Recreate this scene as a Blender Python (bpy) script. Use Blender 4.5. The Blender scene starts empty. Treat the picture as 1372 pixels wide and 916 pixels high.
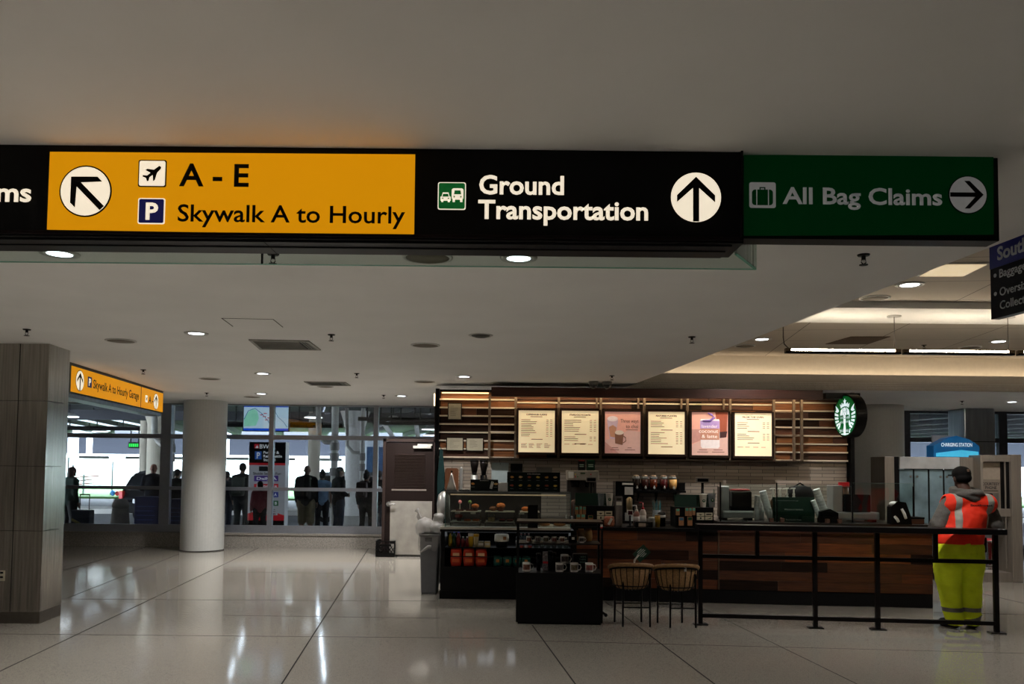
import bpy, bmesh, math, random
from mathutils import Vector, Matrix, Euler
random.seed(7)
C = bpy.context.scene.collection
SC = bpy.context.scene
PI = math.pi
# ------------------------------------------------------------------ camera
FPX, HCAM, PITCH, ROLL, PPY = 1100.0, 1.65, math.radians(2.8), 0.010, 573.0
cp, sp, cr, sr = math.cos(PITCH), math.sin(PITCH), math.cos(ROLL), math.sin(ROLL)
_R, _U, _F = Vector((1, 0, 0)), Vector((0, -sp, cp)), Vector((0, cp, sp))
CAMR, CAMU = _R * cr + _U * sr, _U * cr - _R * sr
cam_data = bpy.data.cameras.new('camera')
cam = bpy.data.objects.new('camera', cam_data); C.objects.link(cam)
cam_data.sensor_fit = 'HORIZONTAL'; cam_data.sensor_width = 36
cam_data.lens = FPX / 1372 * 36
cam_data.shift_y = (PPY - 458) / 1372
cam_data.clip_end = 400; cam_data.clip_start = 0.05
_m = Matrix((CAMR, CAMU, -_F)).transposed().to_4x4(); _m.translation = (0, 0, HCAM)
cam.matrix_world = _m
SC.camera = cam
# ------------------------------------------------------------------ view, world, sun
SC.view_settings.view_transform = 'Standard'
SC.view_settings.look = 'None'
SC.view_settings.gamma = 1
SC.view_settings.use_curve_mapping = False
SC.view_settings.exposure = -0.1
world = bpy.data.worlds.new('overcast_sky'); SC.world = world
world.use_nodes = True
_bg = world.node_tree.nodes['Background']
_bg.inputs[0].default_value = (0.86, 0.93, 1.0, 1); _bg.inputs[1].default_value = 22.0
SUN = bpy.data.lights.new('sun', 'SUN'); SUN.energy = 2.0; SUN.angle = 0.3
_s = bpy.data.objects.new('sun', SUN); C.objects.link(_s)
_s.rotation_euler = (math.radians(48), 0, math.radians(-25))

# ------------------------------------------------------------------ measuring: pixel of the 1372x916 photograph -> a point in the room
def ray(u, v):
    xc, yc = (u - 686) / FPX, -(v - PPY) / FPX
    return CAMR * xc + CAMU * yc + _F
def at(u, v, Y):
    d = ray(u, v); return Vector((0, 0, HCAM)) + d * (Y / d.y)
def onz(u, v, z):
    d = ray(u, v); return Vector((0, 0, HCAM)) + d * ((z - HCAM) / d.z)
def X(u, Y, v=640): return at(u, v, Y).x
def Z(v, Y, u=686): return at(u, v, Y).z

# ------------------------------------------------------------------ materials
def lin(c):
    out = []
    for v in c[:3]:
        v /= 255.0
        out.append(v / 12.92 if v <= 0.04045 else ((v + 0.055) / 1.055) ** 2.4)
    return (*out, 1)
_mats = {}
def M(name, col=(128, 128, 128), rough=.5, metal=0., emit=None, es=0., var=.08, scale=20., bump=0., coords='Object', stretch=None, spec=None, alpha=1.):
    """procedural principled material: base colour varied by noise, optional bump and emission"""
    if name in _mats: return _mats[name]
    m = bpy.data.materials.new(name); m.use_nodes = True; _mats[name] = m
    nt = m.node_tree; b = nt.nodes['Principled BSDF']
    b.inputs['Roughness'].default_value = rough; b.inputs['Metallic'].default_value = metal
    b.inputs['Specular IOR Level'].default_value = spec if spec is not None else (.14 if max(col) < 45 else .4)
    base = lin(col)
    tc = nt.nodes.new('ShaderNodeTexCoord'); src = tc.outputs[coords]
    if stretch:
        mp = nt.nodes.new('ShaderNodeMapping'); mp.inputs['Scale'].default_value = stretch
        nt.links.new(src, mp.inputs[0]); src = mp.outputs[0]
    nz = nt.nodes.new('ShaderNodeTexNoise'); nz.inputs['Scale'].default_value = scale; nz.inputs['Detail'].default_value = 4
    nt.links.new(src, nz.inputs[0])
    rp = nt.nodes.new('ShaderNodeValToRGB')
    rp.color_ramp.elements[0].position = .3; rp.color_ramp.elements[1].position = .7
    rp.color_ramp.elements[0].color = tuple(max(0, x * (1 - var)) for x in base[:3]) + (1,)
    rp.color_ramp.elements[1].color = tuple(min(1, x * (1 + var)) for x in base[:3]) + (1,)
    nt.links.new(nz.outputs[0], rp.inputs[0]); nt.links.new(rp.outputs[0], b.inputs['Base Color'])
    if bump:
        bp = nt.nodes.new('ShaderNodeBump'); bp.inputs['Strength'].default_value = bump; bp.inputs['Distance'].default_value = .01
        nt.links.new(nz.outputs[0], bp.inputs['Height']); nt.links.new(bp.outputs[0], b.inputs['Normal'])
    if emit is not None:
        b.inputs['Emission Color'].default_value = lin(emit); b.inputs['Emission Strength'].default_value = es
    if alpha < 1: b.inputs['Alpha'].default_value = alpha
    return m
def GLASS(name, tint=(235, 245, 242), gloss=.08, rough=.02, haze=0.):
    """thin pane: mostly see-through with a mirror coat"""
    if name in _mats: return _mats[name]
    m = bpy.data.materials.new(name); m.use_nodes = True; _mats[name] = m
    nt = m.node_tree; nt.nodes.remove(nt.nodes['Principled BSDF'])
    out = nt.nodes['Material Output']
    t = nt.nodes.new('ShaderNodeBsdfTransparent'); t.inputs[0].default_value = lin(tint)
    g = nt.nodes.new('ShaderNodeBsdfGlossy'); g.inputs['Roughness'].default_value = rough
    fr = nt.nodes.new('ShaderNodeFresnel'); fr.inputs[0].default_value = 1.45
    ad = nt.nodes.new('ShaderNodeMath'); ad.operation = 'MULTIPLY_ADD'; ad.inputs[1].default_value = .8; ad.inputs[2].default_value = gloss * .3
    nt.links.new(fr.outputs[0], ad.inputs[0])
    mx = nt.nodes.new('ShaderNodeMixShader'); nt.links.new(ad.outputs[0], mx.inputs[0])
    nt.links.new(t.outputs[0], mx.inputs[1]); nt.links.new(g.outputs[0], mx.inputs[2])
    last = mx.outputs[0]
    if haze:
        d = nt.nodes.new('ShaderNodeBsdfTranslucent'); d.inputs[0].default_value = (.9, .9, .92, 1)
        m2 = nt.nodes.new('ShaderNodeMixShader'); m2.inputs[0].default_value = haze
        nt.links.new(last, m2.inputs[1]); nt.links.new(d.outputs[0], m2.inputs[2]); last = m2.outputs[0]
    nt.links.new(last, out.inputs[0])
    return m

# ------------------------------------------------------------------ mesh builder
class MB:
    def __init__(s): s.b = bmesh.new(); s.m = 0
    def _mark(s, faces, m):
        for f in faces: f.material_index = m
    def box(s, c, d, rot=None, m=0, bevel=0, taper=1.):
        r = bmesh.ops.create_cube(s.b, size=1); vs = r['verts']
        for v in vs:
            k = taper if v.co.z < 0 else 1
            v.co = Vector((v.co.x * d[0] * k, v.co.y * d[1] * k, v.co.z * d[2]))
        fs = list({f for v in vs for f in v.link_faces})
        if bevel:
            es = list({e for v in vs for e in v.link_edges})
            g = bmesh.ops.bevel(s.b, geom=es, offset=bevel, segments=2, affect='EDGES', profile=.6)
            vs = list({v for f in g['faces'] for v in f.verts} | {v for v in vs if v.is_valid})
            fs = list({f for v in vs for f in v.link_faces})
        if rot is not None:
            R = Matrix.Rotation(rot, 3, 'Z') if isinstance(rot, (int, float)) else rot
            for v in vs: v.co = R @ v.co
        for v in vs: v.co += Vector(c)
        s._mark(fs, m); return s
    def bb(s, a, b, m=0, bevel=0):
        a, b = Vector(a), Vector(b)
        return s.box((a + b) / 2, [max(abs(x), 1e-4) for x in (b - a)], m=m, bevel=bevel)
    def cyl(s, p0, p1, r, r2=None, seg=16, m=0, caps=True):
        p0, p1 = Vector(p0), Vector(p1); d = p1 - p0
        if d.length < 1e-6: return s
        q = Vector((0, 0, 1)).rotation_difference(d).to_matrix().to_4x4()
        g = bmesh.ops.create_cone(s.b, cap_ends=caps, segments=seg, radius1=r, radius2=r if r2 is None else r2, depth=d.length,
                                  matrix=Matrix.Translation((p0 + p1) / 2) @ q)
        s._mark({f for v in g['verts'] for f in v.link_faces}, m); return s
    def tube(s, pts, r, seg=8, m=0):
        pts = [Vector(p) for p in pts]; rings = []
        n = len(pts); up = Vector((0, 0, 1))
        for i, p in enumerate(pts):
            t = (pts[min(i + 1, n - 1)] - pts[max(i - 1, 0)]).normalized()
            a = t.cross(up)
            if a.length < 1e-3: a = t.cross(Vector((0, 1, 0)))
            a.normalize(); b = a.cross(t)
            rr = r[i] if isinstance(r, (list, tuple)) else r
            rings.append([s.b.verts.new(p + (a * math.cos(2 * PI * k / seg) + b * math.sin(2 * PI * k / seg)) * rr) for k in range(seg)])
        for i in range(n - 1):
            for k in range(seg):
                f = s.b.faces.new((rings[i][k], rings[i][(k + 1) % seg], rings[i + 1][(k + 1) % seg], rings[i + 1][k])); f.material_index = m; f.smooth = True
        for rg in (rings[0], rings[-1]):
            f = s.b.faces.new(rg); f.material_index = m
        return s
    def lathe(s, prof, c=(0, 0, 0), seg=20, m=0, mat=None, sq=(1, 1)):
        rings = []; c = Vector(c)
        def put(v): return (mat @ v if mat is not None else v) + c
        for r, z in prof:
            if r < 1e-6: rings.append([s.b.verts.new(put(Vector((0, 0, z))))])
            else: rings.append([s.b.verts.new(put(Vector((r * sq[0] * math.cos(2 * PI * k / seg), r * sq[1] * math.sin(2 * PI * k / seg), z)))) for k in range(seg)])
        for a, b in zip(rings, rings[1:]):
            for k in range(seg):
                k2 = (k + 1) % seg
                vs = [a[0]] if len(a) == 1 else [a[k], a[k2]]
                vs += [b[0]] if len(b) == 1 else [b[k2], b[k]]
                if len(vs) >= 3:
                    f = s.b.faces.new(vs); f.material_index = m; f.smooth = True
        for rg in (rings[0], rings[-1]):
            if len(rg) > 2:
                f = s.b.faces.new(rg); f.material_index = m
        return s
    def prism(s, poly, h, mat=None, m=0):
        mat = mat or Matrix.Identity(4)
        a = [s.b.verts.new(mat @ Vector((x, y, 0))) for x, y in poly]
        b = [s.b.verts.new(mat @ Vector((x, y, h))) for x, y in poly]
        fs = [s.b.faces.new(a[::-1]), s.b.faces.new(b)]
        n = len(poly)
        for i in range(n): fs.append(s.b.faces.new((a[i], a[(i + 1) % n], b[(i + 1) % n], b[i])))
        s._mark(fs, m); return s
    def sphere(s, c, r, seg=14, rings=10, m=0, rot=None):
        r = r if isinstance(r, (tuple, list)) else (r, r, r)
        g = bmesh.ops.create_uvsphere(s.b, u_segments=seg, v_segments=rings, radius=1)
        for v in g['verts']:
            p = Vector((v.co.x * r[0], v.co.y * r[1], v.co.z * r[2]))
            v.co = (rot @ p if rot is not None else p) + Vector(c)
        for f in {f for v in g['verts'] for f in v.link_faces}: f.material_index = m; f.smooth = True
        return s
    def build(s, name, mats, parent=None, loc=(0, 0, 0), rz=0, smooth=False, rot=None):
        bmesh.ops.recalc_face_normals(s.b, faces=s.b.faces)
        me = bpy.data.meshes.new(name); s.b.to_mesh(me); s.b.free()
        if smooth:
            for p in me.polygons: p.use_smooth = True
        for mm in (mats if isinstance(mats, (list, tuple)) else [mats]): me.materials.append(mm)
        o = bpy.data.objects.new(name, me); C.objects.link(o)
        o.location = loc; o.rotation_euler = rot if rot is not None else (0, 0, rz)
        if parent is not None: o.parent = parent
        return o
UP = Matrix(((1, 0, 0, 0), (0, 0, -1, 0), (0, 1, 0, 0), (0, 0, 0, 1)))      # drawing plane XY -> wall plane XZ facing -Y
def wallmat(x, y, z): return Matrix.Translation((x, y, z)) @ UP
def empty(name, loc=(0, 0, 0), rz=0):
    o = bpy.data.objects.new(name, None); C.objects.link(o); o.empty_display_size = .1
    o.location = loc; o.rotation_euler = (0, 0, rz); return o
def tag(o, label, cat, group=None):
    o['label'] = label; o['category'] = cat
    if group: o['group'] = group
    return o
def struct(o): o['kind'] = 'structure'; return o
def thing(name, label, cat, loc=(0, 0, 0), rz=0, group=None): return tag(empty(name, loc, rz), label, cat, group)
def copy_tree(o, parent=None):
    c = o.copy(); C.objects.link(c)
    if parent is not None: c.parent = parent
    for ch in list(o.children): copy_tree(ch, c)
    return c
def again(o, loc, label, rz=None, group=None):
    c = copy_tree(o); c.location = loc; c['label'] = label
    if rz is not None: c.rotation_euler.z = rz
    if group: c['group'] = group
    return c
def lettering(s, mat, parent, x, y, z, h=None, w=None, name='lettering', align='LEFT', bold=0., ex=.001, rz=0, rot=None, spacing=1.):
    """words as raised letters on a face turned to -Y; (x, z) is the lower left (or lower centre) of the words, h the height of a capital"""
    cu = bpy.data.curves.new(name, 'FONT'); cu.body = s; cu.align_x = 'LEFT'; cu.size = 1; cu.extrude = 0; cu.offset = bold; cu.space_character = spacing
    cu.resolution_u = 3
    t = bpy.data.objects.new(name, cu); me = bpy.data.meshes.new_from_object(t)
    bpy.data.objects.remove(t)
    xs = [v.co.x for v in me.vertices]
    if not xs: return None
    x0, x1 = min(xs), max(xs)
    sy = h / .69 if h else w / (x1 - x0)
    sx = w / (x1 - x0) if w else sy
    off = (x0 + x1) / 2 if align == 'CENTER' else x0
    bm = bmesh.new(); bm.from_mesh(me)
    for v in bm.verts: v.co = Vector(((v.co.x - off) * sx, 0, v.co.y * sy))
    g = bmesh.ops.extrude_face_region(bm, geom=bm.faces[:])
    for v in g['geom']:
        if isinstance(v, bmesh.types.BMVert): v.co.y -= ex
    bmesh.ops.recalc_face_normals(bm, faces=bm.faces)
    bm.to_mesh(me); bm.free(); me.name = name
    me.materials.clear(); me.materials.append(mat)
    o = bpy.data.objects.new(name, me); C.objects.link(o)
    o.location = (x, y, z); o.rotation_euler = rot if rot is not None else (0, 0, rz)
    if parent is not None: o.parent = parent
    return o
def circle(r, n=32, cx=0, cy=0, sy=1): return [(cx + r * math.cos(2 * PI * k / n), cy + r * sy * math.sin(2 * PI * k / n)) for k in range(n)]
def rrect(x0, y0, x1, y1, r, n=4):
    out = []
    for cx, cy, a0 in ((x1 - r, y1 - r, 0), (x0 + r, y1 - r, PI / 2), (x0 + r, y0 + r, PI), (x1 - r, y0 + r, 3 * PI / 2)):
        for k in range(n + 1):
            a = a0 + PI / 2 * k / n; out.append((cx + r * math.cos(a), cy + r * math.sin(a)))
    return out
# ================================================================== THE SETTING
CEIL = 2.90
WY = 16.8          # window wall
m_plaster = M('ceiling_plaster', (238, 237, 234), .9, var=.03, scale=1.5, bump=.02)
m_wall = M('grey_paint', (176, 172, 166), .8, var=.04, scale=3)
m_dark = M('dark_backing', (14, 13, 13), .8)
m_alu = M('window_aluminium', (150, 153, 162), .38, .75, var=.05)
m_glass = GLASS('window_glass', (226, 232, 236), .1)
m_steel = M('brushed_steel', (172, 166, 158), .25, .95, var=.25, scale=3, stretch=(14, 14, .5))
m_black = M('black_metal', (13, 12, 12), .42, .2, var=.1)
m_white = M('white_paint', (215, 213, 208), .6, var=.03)

def terrazzo():
    m = bpy.data.materials.new('polished_terrazzo'); m.use_nodes = True; nt = m.node_tree; b = nt.nodes['Principled BSDF']
    tc = nt.nodes.new('ShaderNodeTexCoord')
    vo = nt.nodes.new('ShaderNodeTexVoronoi'); vo.inputs['Scale'].default_value = 240
    nz = nt.nodes.new('ShaderNodeTexNoise'); nz.inputs['Scale'].default_value = .7; nz.inputs['Detail'].default_value = 3
    for n in (vo, nz): nt.links.new(tc.outputs['Object'], n.inputs['Vector'])
    r1 = nt.nodes.new('ShaderNodeValToRGB'); e = r1.color_ramp.elements
    e[0].position = 0; e[0].color = lin((104, 99, 91)); e[1].position = 1; e[1].color = lin((156, 150, 140))
    e2 = r1.color_ramp.elements.new(.35); e2.color = lin((138, 132, 123))
    nt.links.new(vo.outputs['Color'], r1.inputs[0])
    mx = nt.nodes.new('ShaderNodeMix'); mx.data_type = 'RGBA'; mx.blend_type = 'MULTIPLY'; mx.inputs[0].default_value = .35
    r2 = nt.nodes.new('ShaderNodeValToRGB'); r2.color_ramp.elements[0].color = (.72, .70, .68, 1); r2.color_ramp.elements[1].color = (1, 1, 1, 1)
    nt.links.new(nz.outputs[0], r2.inputs[0])
    nt.links.new(r1.outputs[0], mx.inputs[6]); nt.links.new(r2.outputs[0], mx.inputs[7]); nt.links.new(mx.outputs[2], b.inputs['Base Color'])
    b.inputs['Roughness'].default_value = .085; b.inputs['Specular IOR Level'].default_value = .8
    n3 = nt.nodes.new('ShaderNodeTexNoise'); n3.inputs['Scale'].default_value = 5; nt.links.new(tc.outputs['Object'], n3.inputs['Vector'])
    bp = nt.nodes.new('ShaderNodeBump'); bp.inputs['Strength'].default_value = .02; bp.inputs['Distance'].default_value = .02
    nt.links.new(n3.outputs[0], bp.inputs['Height']); nt.links.new(bp.outputs[0], b.inputs['Normal'])
    return m
XL, XR, YB = -13.0, 14.0, -7.0
o = MB().bb((XL, YB, -.12), (XR, WY + .3, 0)).build('floor', terrazzo()); struct(o); floor = o
# zinc divider strips let into the terrazzo
m_strip = M('zinc_strip', (38, 36, 34), .8, spec=.05)
st = MB()
def strip(u0, v0, u1, v1, w=.012, ext0=0, ext1=0):
    a, b = onz(u0, v0, 0), onz(u1, v1, 0); d = (b - a).normalized(); a = a - d * ext0; b = b + d * ext1
    L = (b - a).length
    st.box(((a + b) / 2) + Vector((0, 0, .0005)), (L, w, .002), rot=math.atan2(d.y, d.x))
for l in ((0, 899, 352, 731, .012, 4, 0), (380, 912, 494, 734, .012, 5, 0), (956, 915, 811, 806, .012, 5, 0), (1146, 915, 964, 826, .008, 5, 1.5),
          (770, 915, 713, 837, .012, 5, 0), (78, 766, 205, 730), (90, 801, 240, 742, .008)):
    strip(*l)
for l in ((0, 849, 690, 855), (62, 802, 590, 805), (300, 824, 590, 828), (670, 857, 1372, 875), (300, 766, 480, 768), (1250, 820, 1372, 823), (1316, 795, 1372, 808)):
    strip(*l, w=.008)
o = st.build('divider_strips', m_strip, floor)

# main flat soffit with a raking edge to the right; the higher coffer beyond it
e0, e1 = onz(840, 518, CEIL), onz(1330, 330, CEIL)
FY = 12.62
def edge_x(y): return e0.x + (e1.x - e0.x) * (y - e0.y) / (e1.y - e0.y)
T = .55
o = MB().prism([(XL, YB), (edge_x(YB), YB), (edge_x(FY), FY), (XL, FY)], T, Matrix.Translation((0, 0, CEIL))).build('ceiling', m_plaster); struct(o)
o = MB().bb((XL, FY, CEIL), (XR, WY + .3, CEIL + .12)).build('ceiling_window_side', m_plaster); struct(o)
o = MB().prism([(0, 0)] + [(0, 0)][:0] + [(edge_x(FY) - 0, FY), (XR, FY), (XR, FY + .02), (edge_x(FY), FY + .02)][1:] if False else
               [(edge_x(FY), FY), (XR, FY), (XR, FY + .03), (edge_x(FY), FY + .03)], .24, Matrix.Translation((0, 0, CEIL))).build('trim_1', M('fascia_paint', (188, 180, 170), .8, var=.03)); struct(o)
def coffer_tiles():
    m = bpy.data.materials.new('ceiling_tile'); m.use_nodes = True; nt = m.node_tree; b = nt.nodes['Principled BSDF']
    tc = nt.nodes.new('ShaderNodeTexCoord'); br = nt.nodes.new('ShaderNodeTexBrick')
    mp = nt.nodes.new('ShaderNodeMapping'); mp.inputs['Rotation'].default_value = (0, 0, .12); nt.links.new(tc.outputs['Object'], mp.inputs[0])
    br.offset = 0; br.inputs['Scale'].default_value = 1; br.inputs['Brick Width'].default_value = 1.2; br.inputs['Row Height'].default_value = .9
    br.inputs['Mortar Size'].default_value = .006; br.inputs['Color1'].default_value = lin((196, 186, 172)); br.inputs['Color2'].default_value = lin((190, 180, 166)); br.inputs['Mortar'].default_value = lin((105, 98, 90))
    nt.links.new(mp.outputs[0], br.inputs['Vector']); nt.links.new(br.outputs[0], b.inputs['Base Color']); b.inputs['Roughness'].default_value = .9
    return m
m_tile_c = coffer_tiles()
HZ = 3.45
y1 = onz(1200, 404, HZ).y; y2 = onz(1200, 433, HZ - .07).y
x_in = 1.2
o = MB().bb((x_in, YB, HZ), (XR, y1, HZ + .1)).build('ceiling_coffer_near', m_tile_c); struct(o)
o = MB().bb((x_in, y1, HZ - .07), (XR, y2, HZ + .1)).build('ceiling_coffer_band', m_plaster); struct(o)
o = MB().bb((x_in, y2, HZ), (XR, FY + .25, HZ + .1)).build('ceiling_coffer_far', m_tile_c); struct(o)
o = MB().bb((x_in, FY + .2, CEIL + .1), (XR, FY + .25, HZ)).build('trim_2', M('cove_cream', (228, 216, 196), .8, var=.03)); struct(o)
co = struct(MB().bb((x_in + 1.2, FY + .06, CEIL + .2), (XR, FY + .12, CEIL + .225)).build('trim_3', M('cove_tube', (255, 240, 215), .4, emit=(255, 228, 190), es=2)))
Lc = bpy.data.lights.new('cove_lamp', 'AREA'); Lc.shape = 'RECTANGLE'; Lc.size = XR - x_in - 1.2; Lc.size_y = .05; Lc.energy = 4.5; Lc.color = (1, .92, .8)
l = bpy.data.objects.new('cove_lamp', Lc); C.objects.link(l); l.location = ((XR + x_in + 1.2) / 2, FY + .09, CEIL + .235); l.rotation_euler = (PI - .5, 0, 0)
# enclosing walls (left, right, behind)
o = MB().bb((XL - .2, YB, -.1), (XL, WY + .3, 3.6)).build('wall_left', m_wall); struct(o)
o = MB().bb((XR, YB, -.1), (XR + .2, WY + .3, 3.6)).build('wall_right', m_wall); struct(o)
o = MB().bb((XL - .2, YB - .2, -.1), (XR + .2, YB, 3.6)).build('wall_behind', m_wall); struct(o)

# granite sill wall under the windows
m_granite = M('speckled_granite', (140, 134, 127), .5, var=.55, scale=70)
xa, xb = XL, X(600, WY)
o = MB().bb((xa, WY - .14, 0), (xb, WY + .16, .25)).bb((xa, WY - .17, .25), (xb, WY + .16, .285)).build('wall_sill', m_granite); struct(o)
zs = .285; zt1, zt0 = Z(583, WY, 400), Z(589, WY, 400); zm1, zm0 = Z(653, WY, 400), Z(657.5, WY, 400)
bounds = [XL, -9.3] + [X(u, WY) for u in (222, 363, 503)] + [xb]
mw = [.09, .09, .20, .095, .095, .09]
for i in range(5):
    a, b = bounds[i], bounds[i + 1]
    w = MB()
    w.bb((a, WY - .05, zs), (b, WY + .05, zs + .15)).bb((a, WY - .05, zt0), (b, WY + .05, zt1)).bb((a, WY - .05, zm0), (b, WY + .05, zm1))
    w.bb((a, WY - .05, CEIL - .03), (b, WY + .05, CEIL))
    w.bb((a, WY - .06, zs), (a + mw[i] / 2, WY + .06, CEIL)).bb((b - mw[i + 1] / 2, WY - .06, zs), (b, WY + .06, CEIL))
    o = w.build('window_%d' % (i + 1), m_alu); struct(o)
    for za, zb in ((zs + .15, zm0), (zm1, zt0), (zt1, CEIL - .03)):
        MB().bb((a + mw[i] / 2, WY - .004, za), (b - mw[i + 1] / 2, WY + .004, zb)).build('pane', m_glass, o)
# wall behind the coffee bar, and the glazed wall to its right
xc = X(1142, WY)
o = MB().bb((xb, WY - .1, 0), (xc, WY + .2, CEIL)).build('wall_back', m_wall); struct(o)
rb = [xc] + [X(u, WY) for u in (1213, 1284)] + [X(1343, WY), XR]
for i in range(4):
    a, b = rb[i], rb[i + 1]
    w = MB(); hw = .085
    w.bb((a, WY - .05, 0), (b, WY + .05, .12)).bb((a, WY - .05, Z(592, WY, 1230)), (b, WY + .05, Z(586, WY, 1230))).bb((a, WY - .05, CEIL - .05), (b, WY + .05, CEIL))
    w.bb((a, WY - .06, 0), (a + hw, WY + .06, CEIL)).bb((b - hw, WY - .06, 0), (b, WY + .06, CEIL))
    o = w.build('window_%d' % (i + 6), M('dark_window_frame', (70, 72, 80), .4, .6)); struct(o)
    MB().bb((a + hw, WY - .004, .12), (b - hw, WY + .004, Z(592, WY, 1230))).build('pane', m_glass, o)
    MB().bb((a + hw, WY - .004, Z(586, WY, 1230)), (b - hw, WY + .004, CEIL - .05)).build('pane', m_glass, o)

o = struct(MB().bb((-44, WY + .2, CEIL + .13), (34, WY + .5, 6.5)).build('wall_facade_sky_block', m_wall))  # unseen upper wall, added to stop sky light leaking onto the kerb
# round columns and the steel-clad pier
def col_round(name, u0, u1, Y, label):
    a, b = X(u0, Y), X(u1, Y); r = (b - a) / 2
    t = thing(name, label, 'column', ((a + b) / 2, Y, 0))
    MB().cyl((0, 0, .0), (0, 0, CEIL), r, seg=48).build('shaft', M('column_paint', (188, 188, 184), .45, var=.03), t, smooth=False)
    MB().cyl((0, 0, 0), (0, 0, .02), r * 1.012, seg=48).build('base_joint', M('dark_sealant', (60, 57, 54), .7), t)
    for p in t.children[0].data.polygons: p.use_smooth = len(p.vertices) == 4
    return t
col_round('round_column', 245.5, 301, 16.05, 'round white column in front of the windows, left of the coffee bar')
col_round('round_column', 1141, 1209, 15.6, 'round white column at the right end of the coffee bar, behind the round sign')
# clad pier at left: front face to px 59, far corner of its side at px 88
Yp = 8.55
p0, p1 = X(-60, Yp), X(60, Yp)
t = thing('steel_clad_pier', 'wide pier clad in brushed steel sheets at the left edge', 'column', ((p0 + p1) / 2, Yp, 0))
ox = (p0 + p1) / 2
poly = [(p0 - .4, Yp), (p1, Yp), (p1 - .028, Yp + .26), (p1 - .055, Yp + .5), (p0 - .4, Yp + .5)]
MB().prism([(x - ox, y - Yp) for x, y in poly], CEIL - .12, Matrix.Translation((0, 0, .12))).build('cladding', m_steel, t)
MB().prism([((x - ox) * 1.003, (y - Yp) * 1.0 - .004) for x, y in poly], .12).build('skirting', M('steel_skirting', (112, 106, 98), .35, .9), t)
sm = MB()
for zz in (.95, 1.62, 2.3): sm.bb((p0 - .4 - ox, -.002, zz - .002), (p1 - ox + .001, .3, zz + .002))
sm.bb((X(20, Yp) - ox, -.003, .12), (X(20, Yp) - ox + .006, .003, CEIL))
sm.build('panel_seams', M('seam_dark', (38, 36, 34), .6), t)  # dark joints between the steel sheets
pl = MB().bb((X(4, Yp) - ox, -.008, Z(778, Yp, 6)), (X(12, Yp) - ox, 0, Z(764, Yp, 6)), bevel=.003).build('power_outlet', M('outlet_beige', (170, 160, 140), .5), t)
for dz in (.03, .075): MB().bb((X(6, Yp) - ox, -.010, Z(778, Yp, 6) + dz), (X(10, Yp) - ox, -.007, Z(778, Yp, 6) + dz + .02)).build('socket', m_dark, pl)
# steel clad pier far right behind charging station
ya = 15.9
a, b = X(1293, ya), X(1335, ya)
t = thing('steel_clad_column', 'square steel clad column behind the charging station', 'column', ((a + b) / 2, ya + .3, 0))
MB().box((0, 0, CEIL / 2), (b - a, .6, CEIL), bevel=.03).build('cladding', M('pale_steel', (150, 156, 165), .28, .9, var=.15, scale=2, stretch=(8, 8, .8)), t)
MB().box((0, 0, 2.25), (b - a + .004, .604, .012)).build('seam', m_dark, t)

# door standing at the end of the window wall
DY = 15.2
dx0, dx1 = X(516, DY, 700), X(580, DY, 700); dzt = Z(592, DY, 548)
m_brown = M('door_brown', (26, 18, 16), .45, var=.1)
o = struct(MB().bb((dx0, DY, .03), (dx1, DY + .06, dzt)).build('door_1', m_brown))
MB().bb((dx0 + .09, DY - .006, .04), (dx1 - .02, DY, Z(671, DY, 548))).build('kick_plate', M('kick_plate_steel', (165, 160, 152), .42, .55, var=.12, scale=6), o)
lv = MB()
for k in range(22):
    z = Z(655, DY, 548) + .05 + k * .028
    lv.box(((dx0 + dx1) / 2, DY - .006, z), (.56, .022, .006), rot=Matrix.Rotation(.6, 3, 'X'))
lv.bb((dx0 + .13, DY - .012, Z(655, DY, 548)), (dx1 - .16, DY, Z(655, DY, 548) + .03)).build('louvre', M('louvre_brown', (38, 28, 25), .4, .2), o)
MB().bb((dx0 + .11, DY - .008, Z(657, DY, 548)), (dx1 - .13, DY + .001, Z(655, DY, 548))).build('vent_edge', M('scuffed_metal', (150, 140, 132), .5, .4), o)
MB().bb((dx0 + .5, DY - .05, Z(600.5, DY, 560)), (dx1 - .05, DY - .005, Z(597, DY, 560)), bevel=.004).bb((dx1 - .3, DY - .025, Z(597, DY, 560)), (dx1 - .03, DY - .012, Z(594.5, DY, 560))).build('door_closer', M('closer_silver', (190, 185, 178), .4, .6), o)
kn = MB().cyl((dx0 + .06, DY - .012, Z(675, DY, 520)), (dx0 + .06, DY, Z(675, DY, 520)), .045, seg=20).cyl((dx0 + .06, DY - .05, Z(675, DY, 520)), (dx0 + .06, DY - .01, Z(675, DY, 520)), .015)
kn.tube([(dx0 + .06, DY - .05, Z(675, DY, 520)), (dx0 + .17, DY - .052, Z(675, DY, 520)), (dx0 + .185, DY - .045, Z(675, DY, 520) - .005)], .012)
kn.build('door_handle', M('handle_chrome', (205, 203, 200), .2, .9), o)
o = struct(MB().bb((dx0 - .06, DY - .02, 0), (dx0 - .004, DY + .1, dzt + .06)).bb((dx0 - .06, DY - .02, dzt + .004), (dx1 + .05, DY + .1, dzt + .06)).bb((dx1 + .002, DY - .02, 0), (dx1 + .05, DY + .1, CEIL)).build('trim_4', M('frame_brown', (44, 34, 31), .5)))
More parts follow.
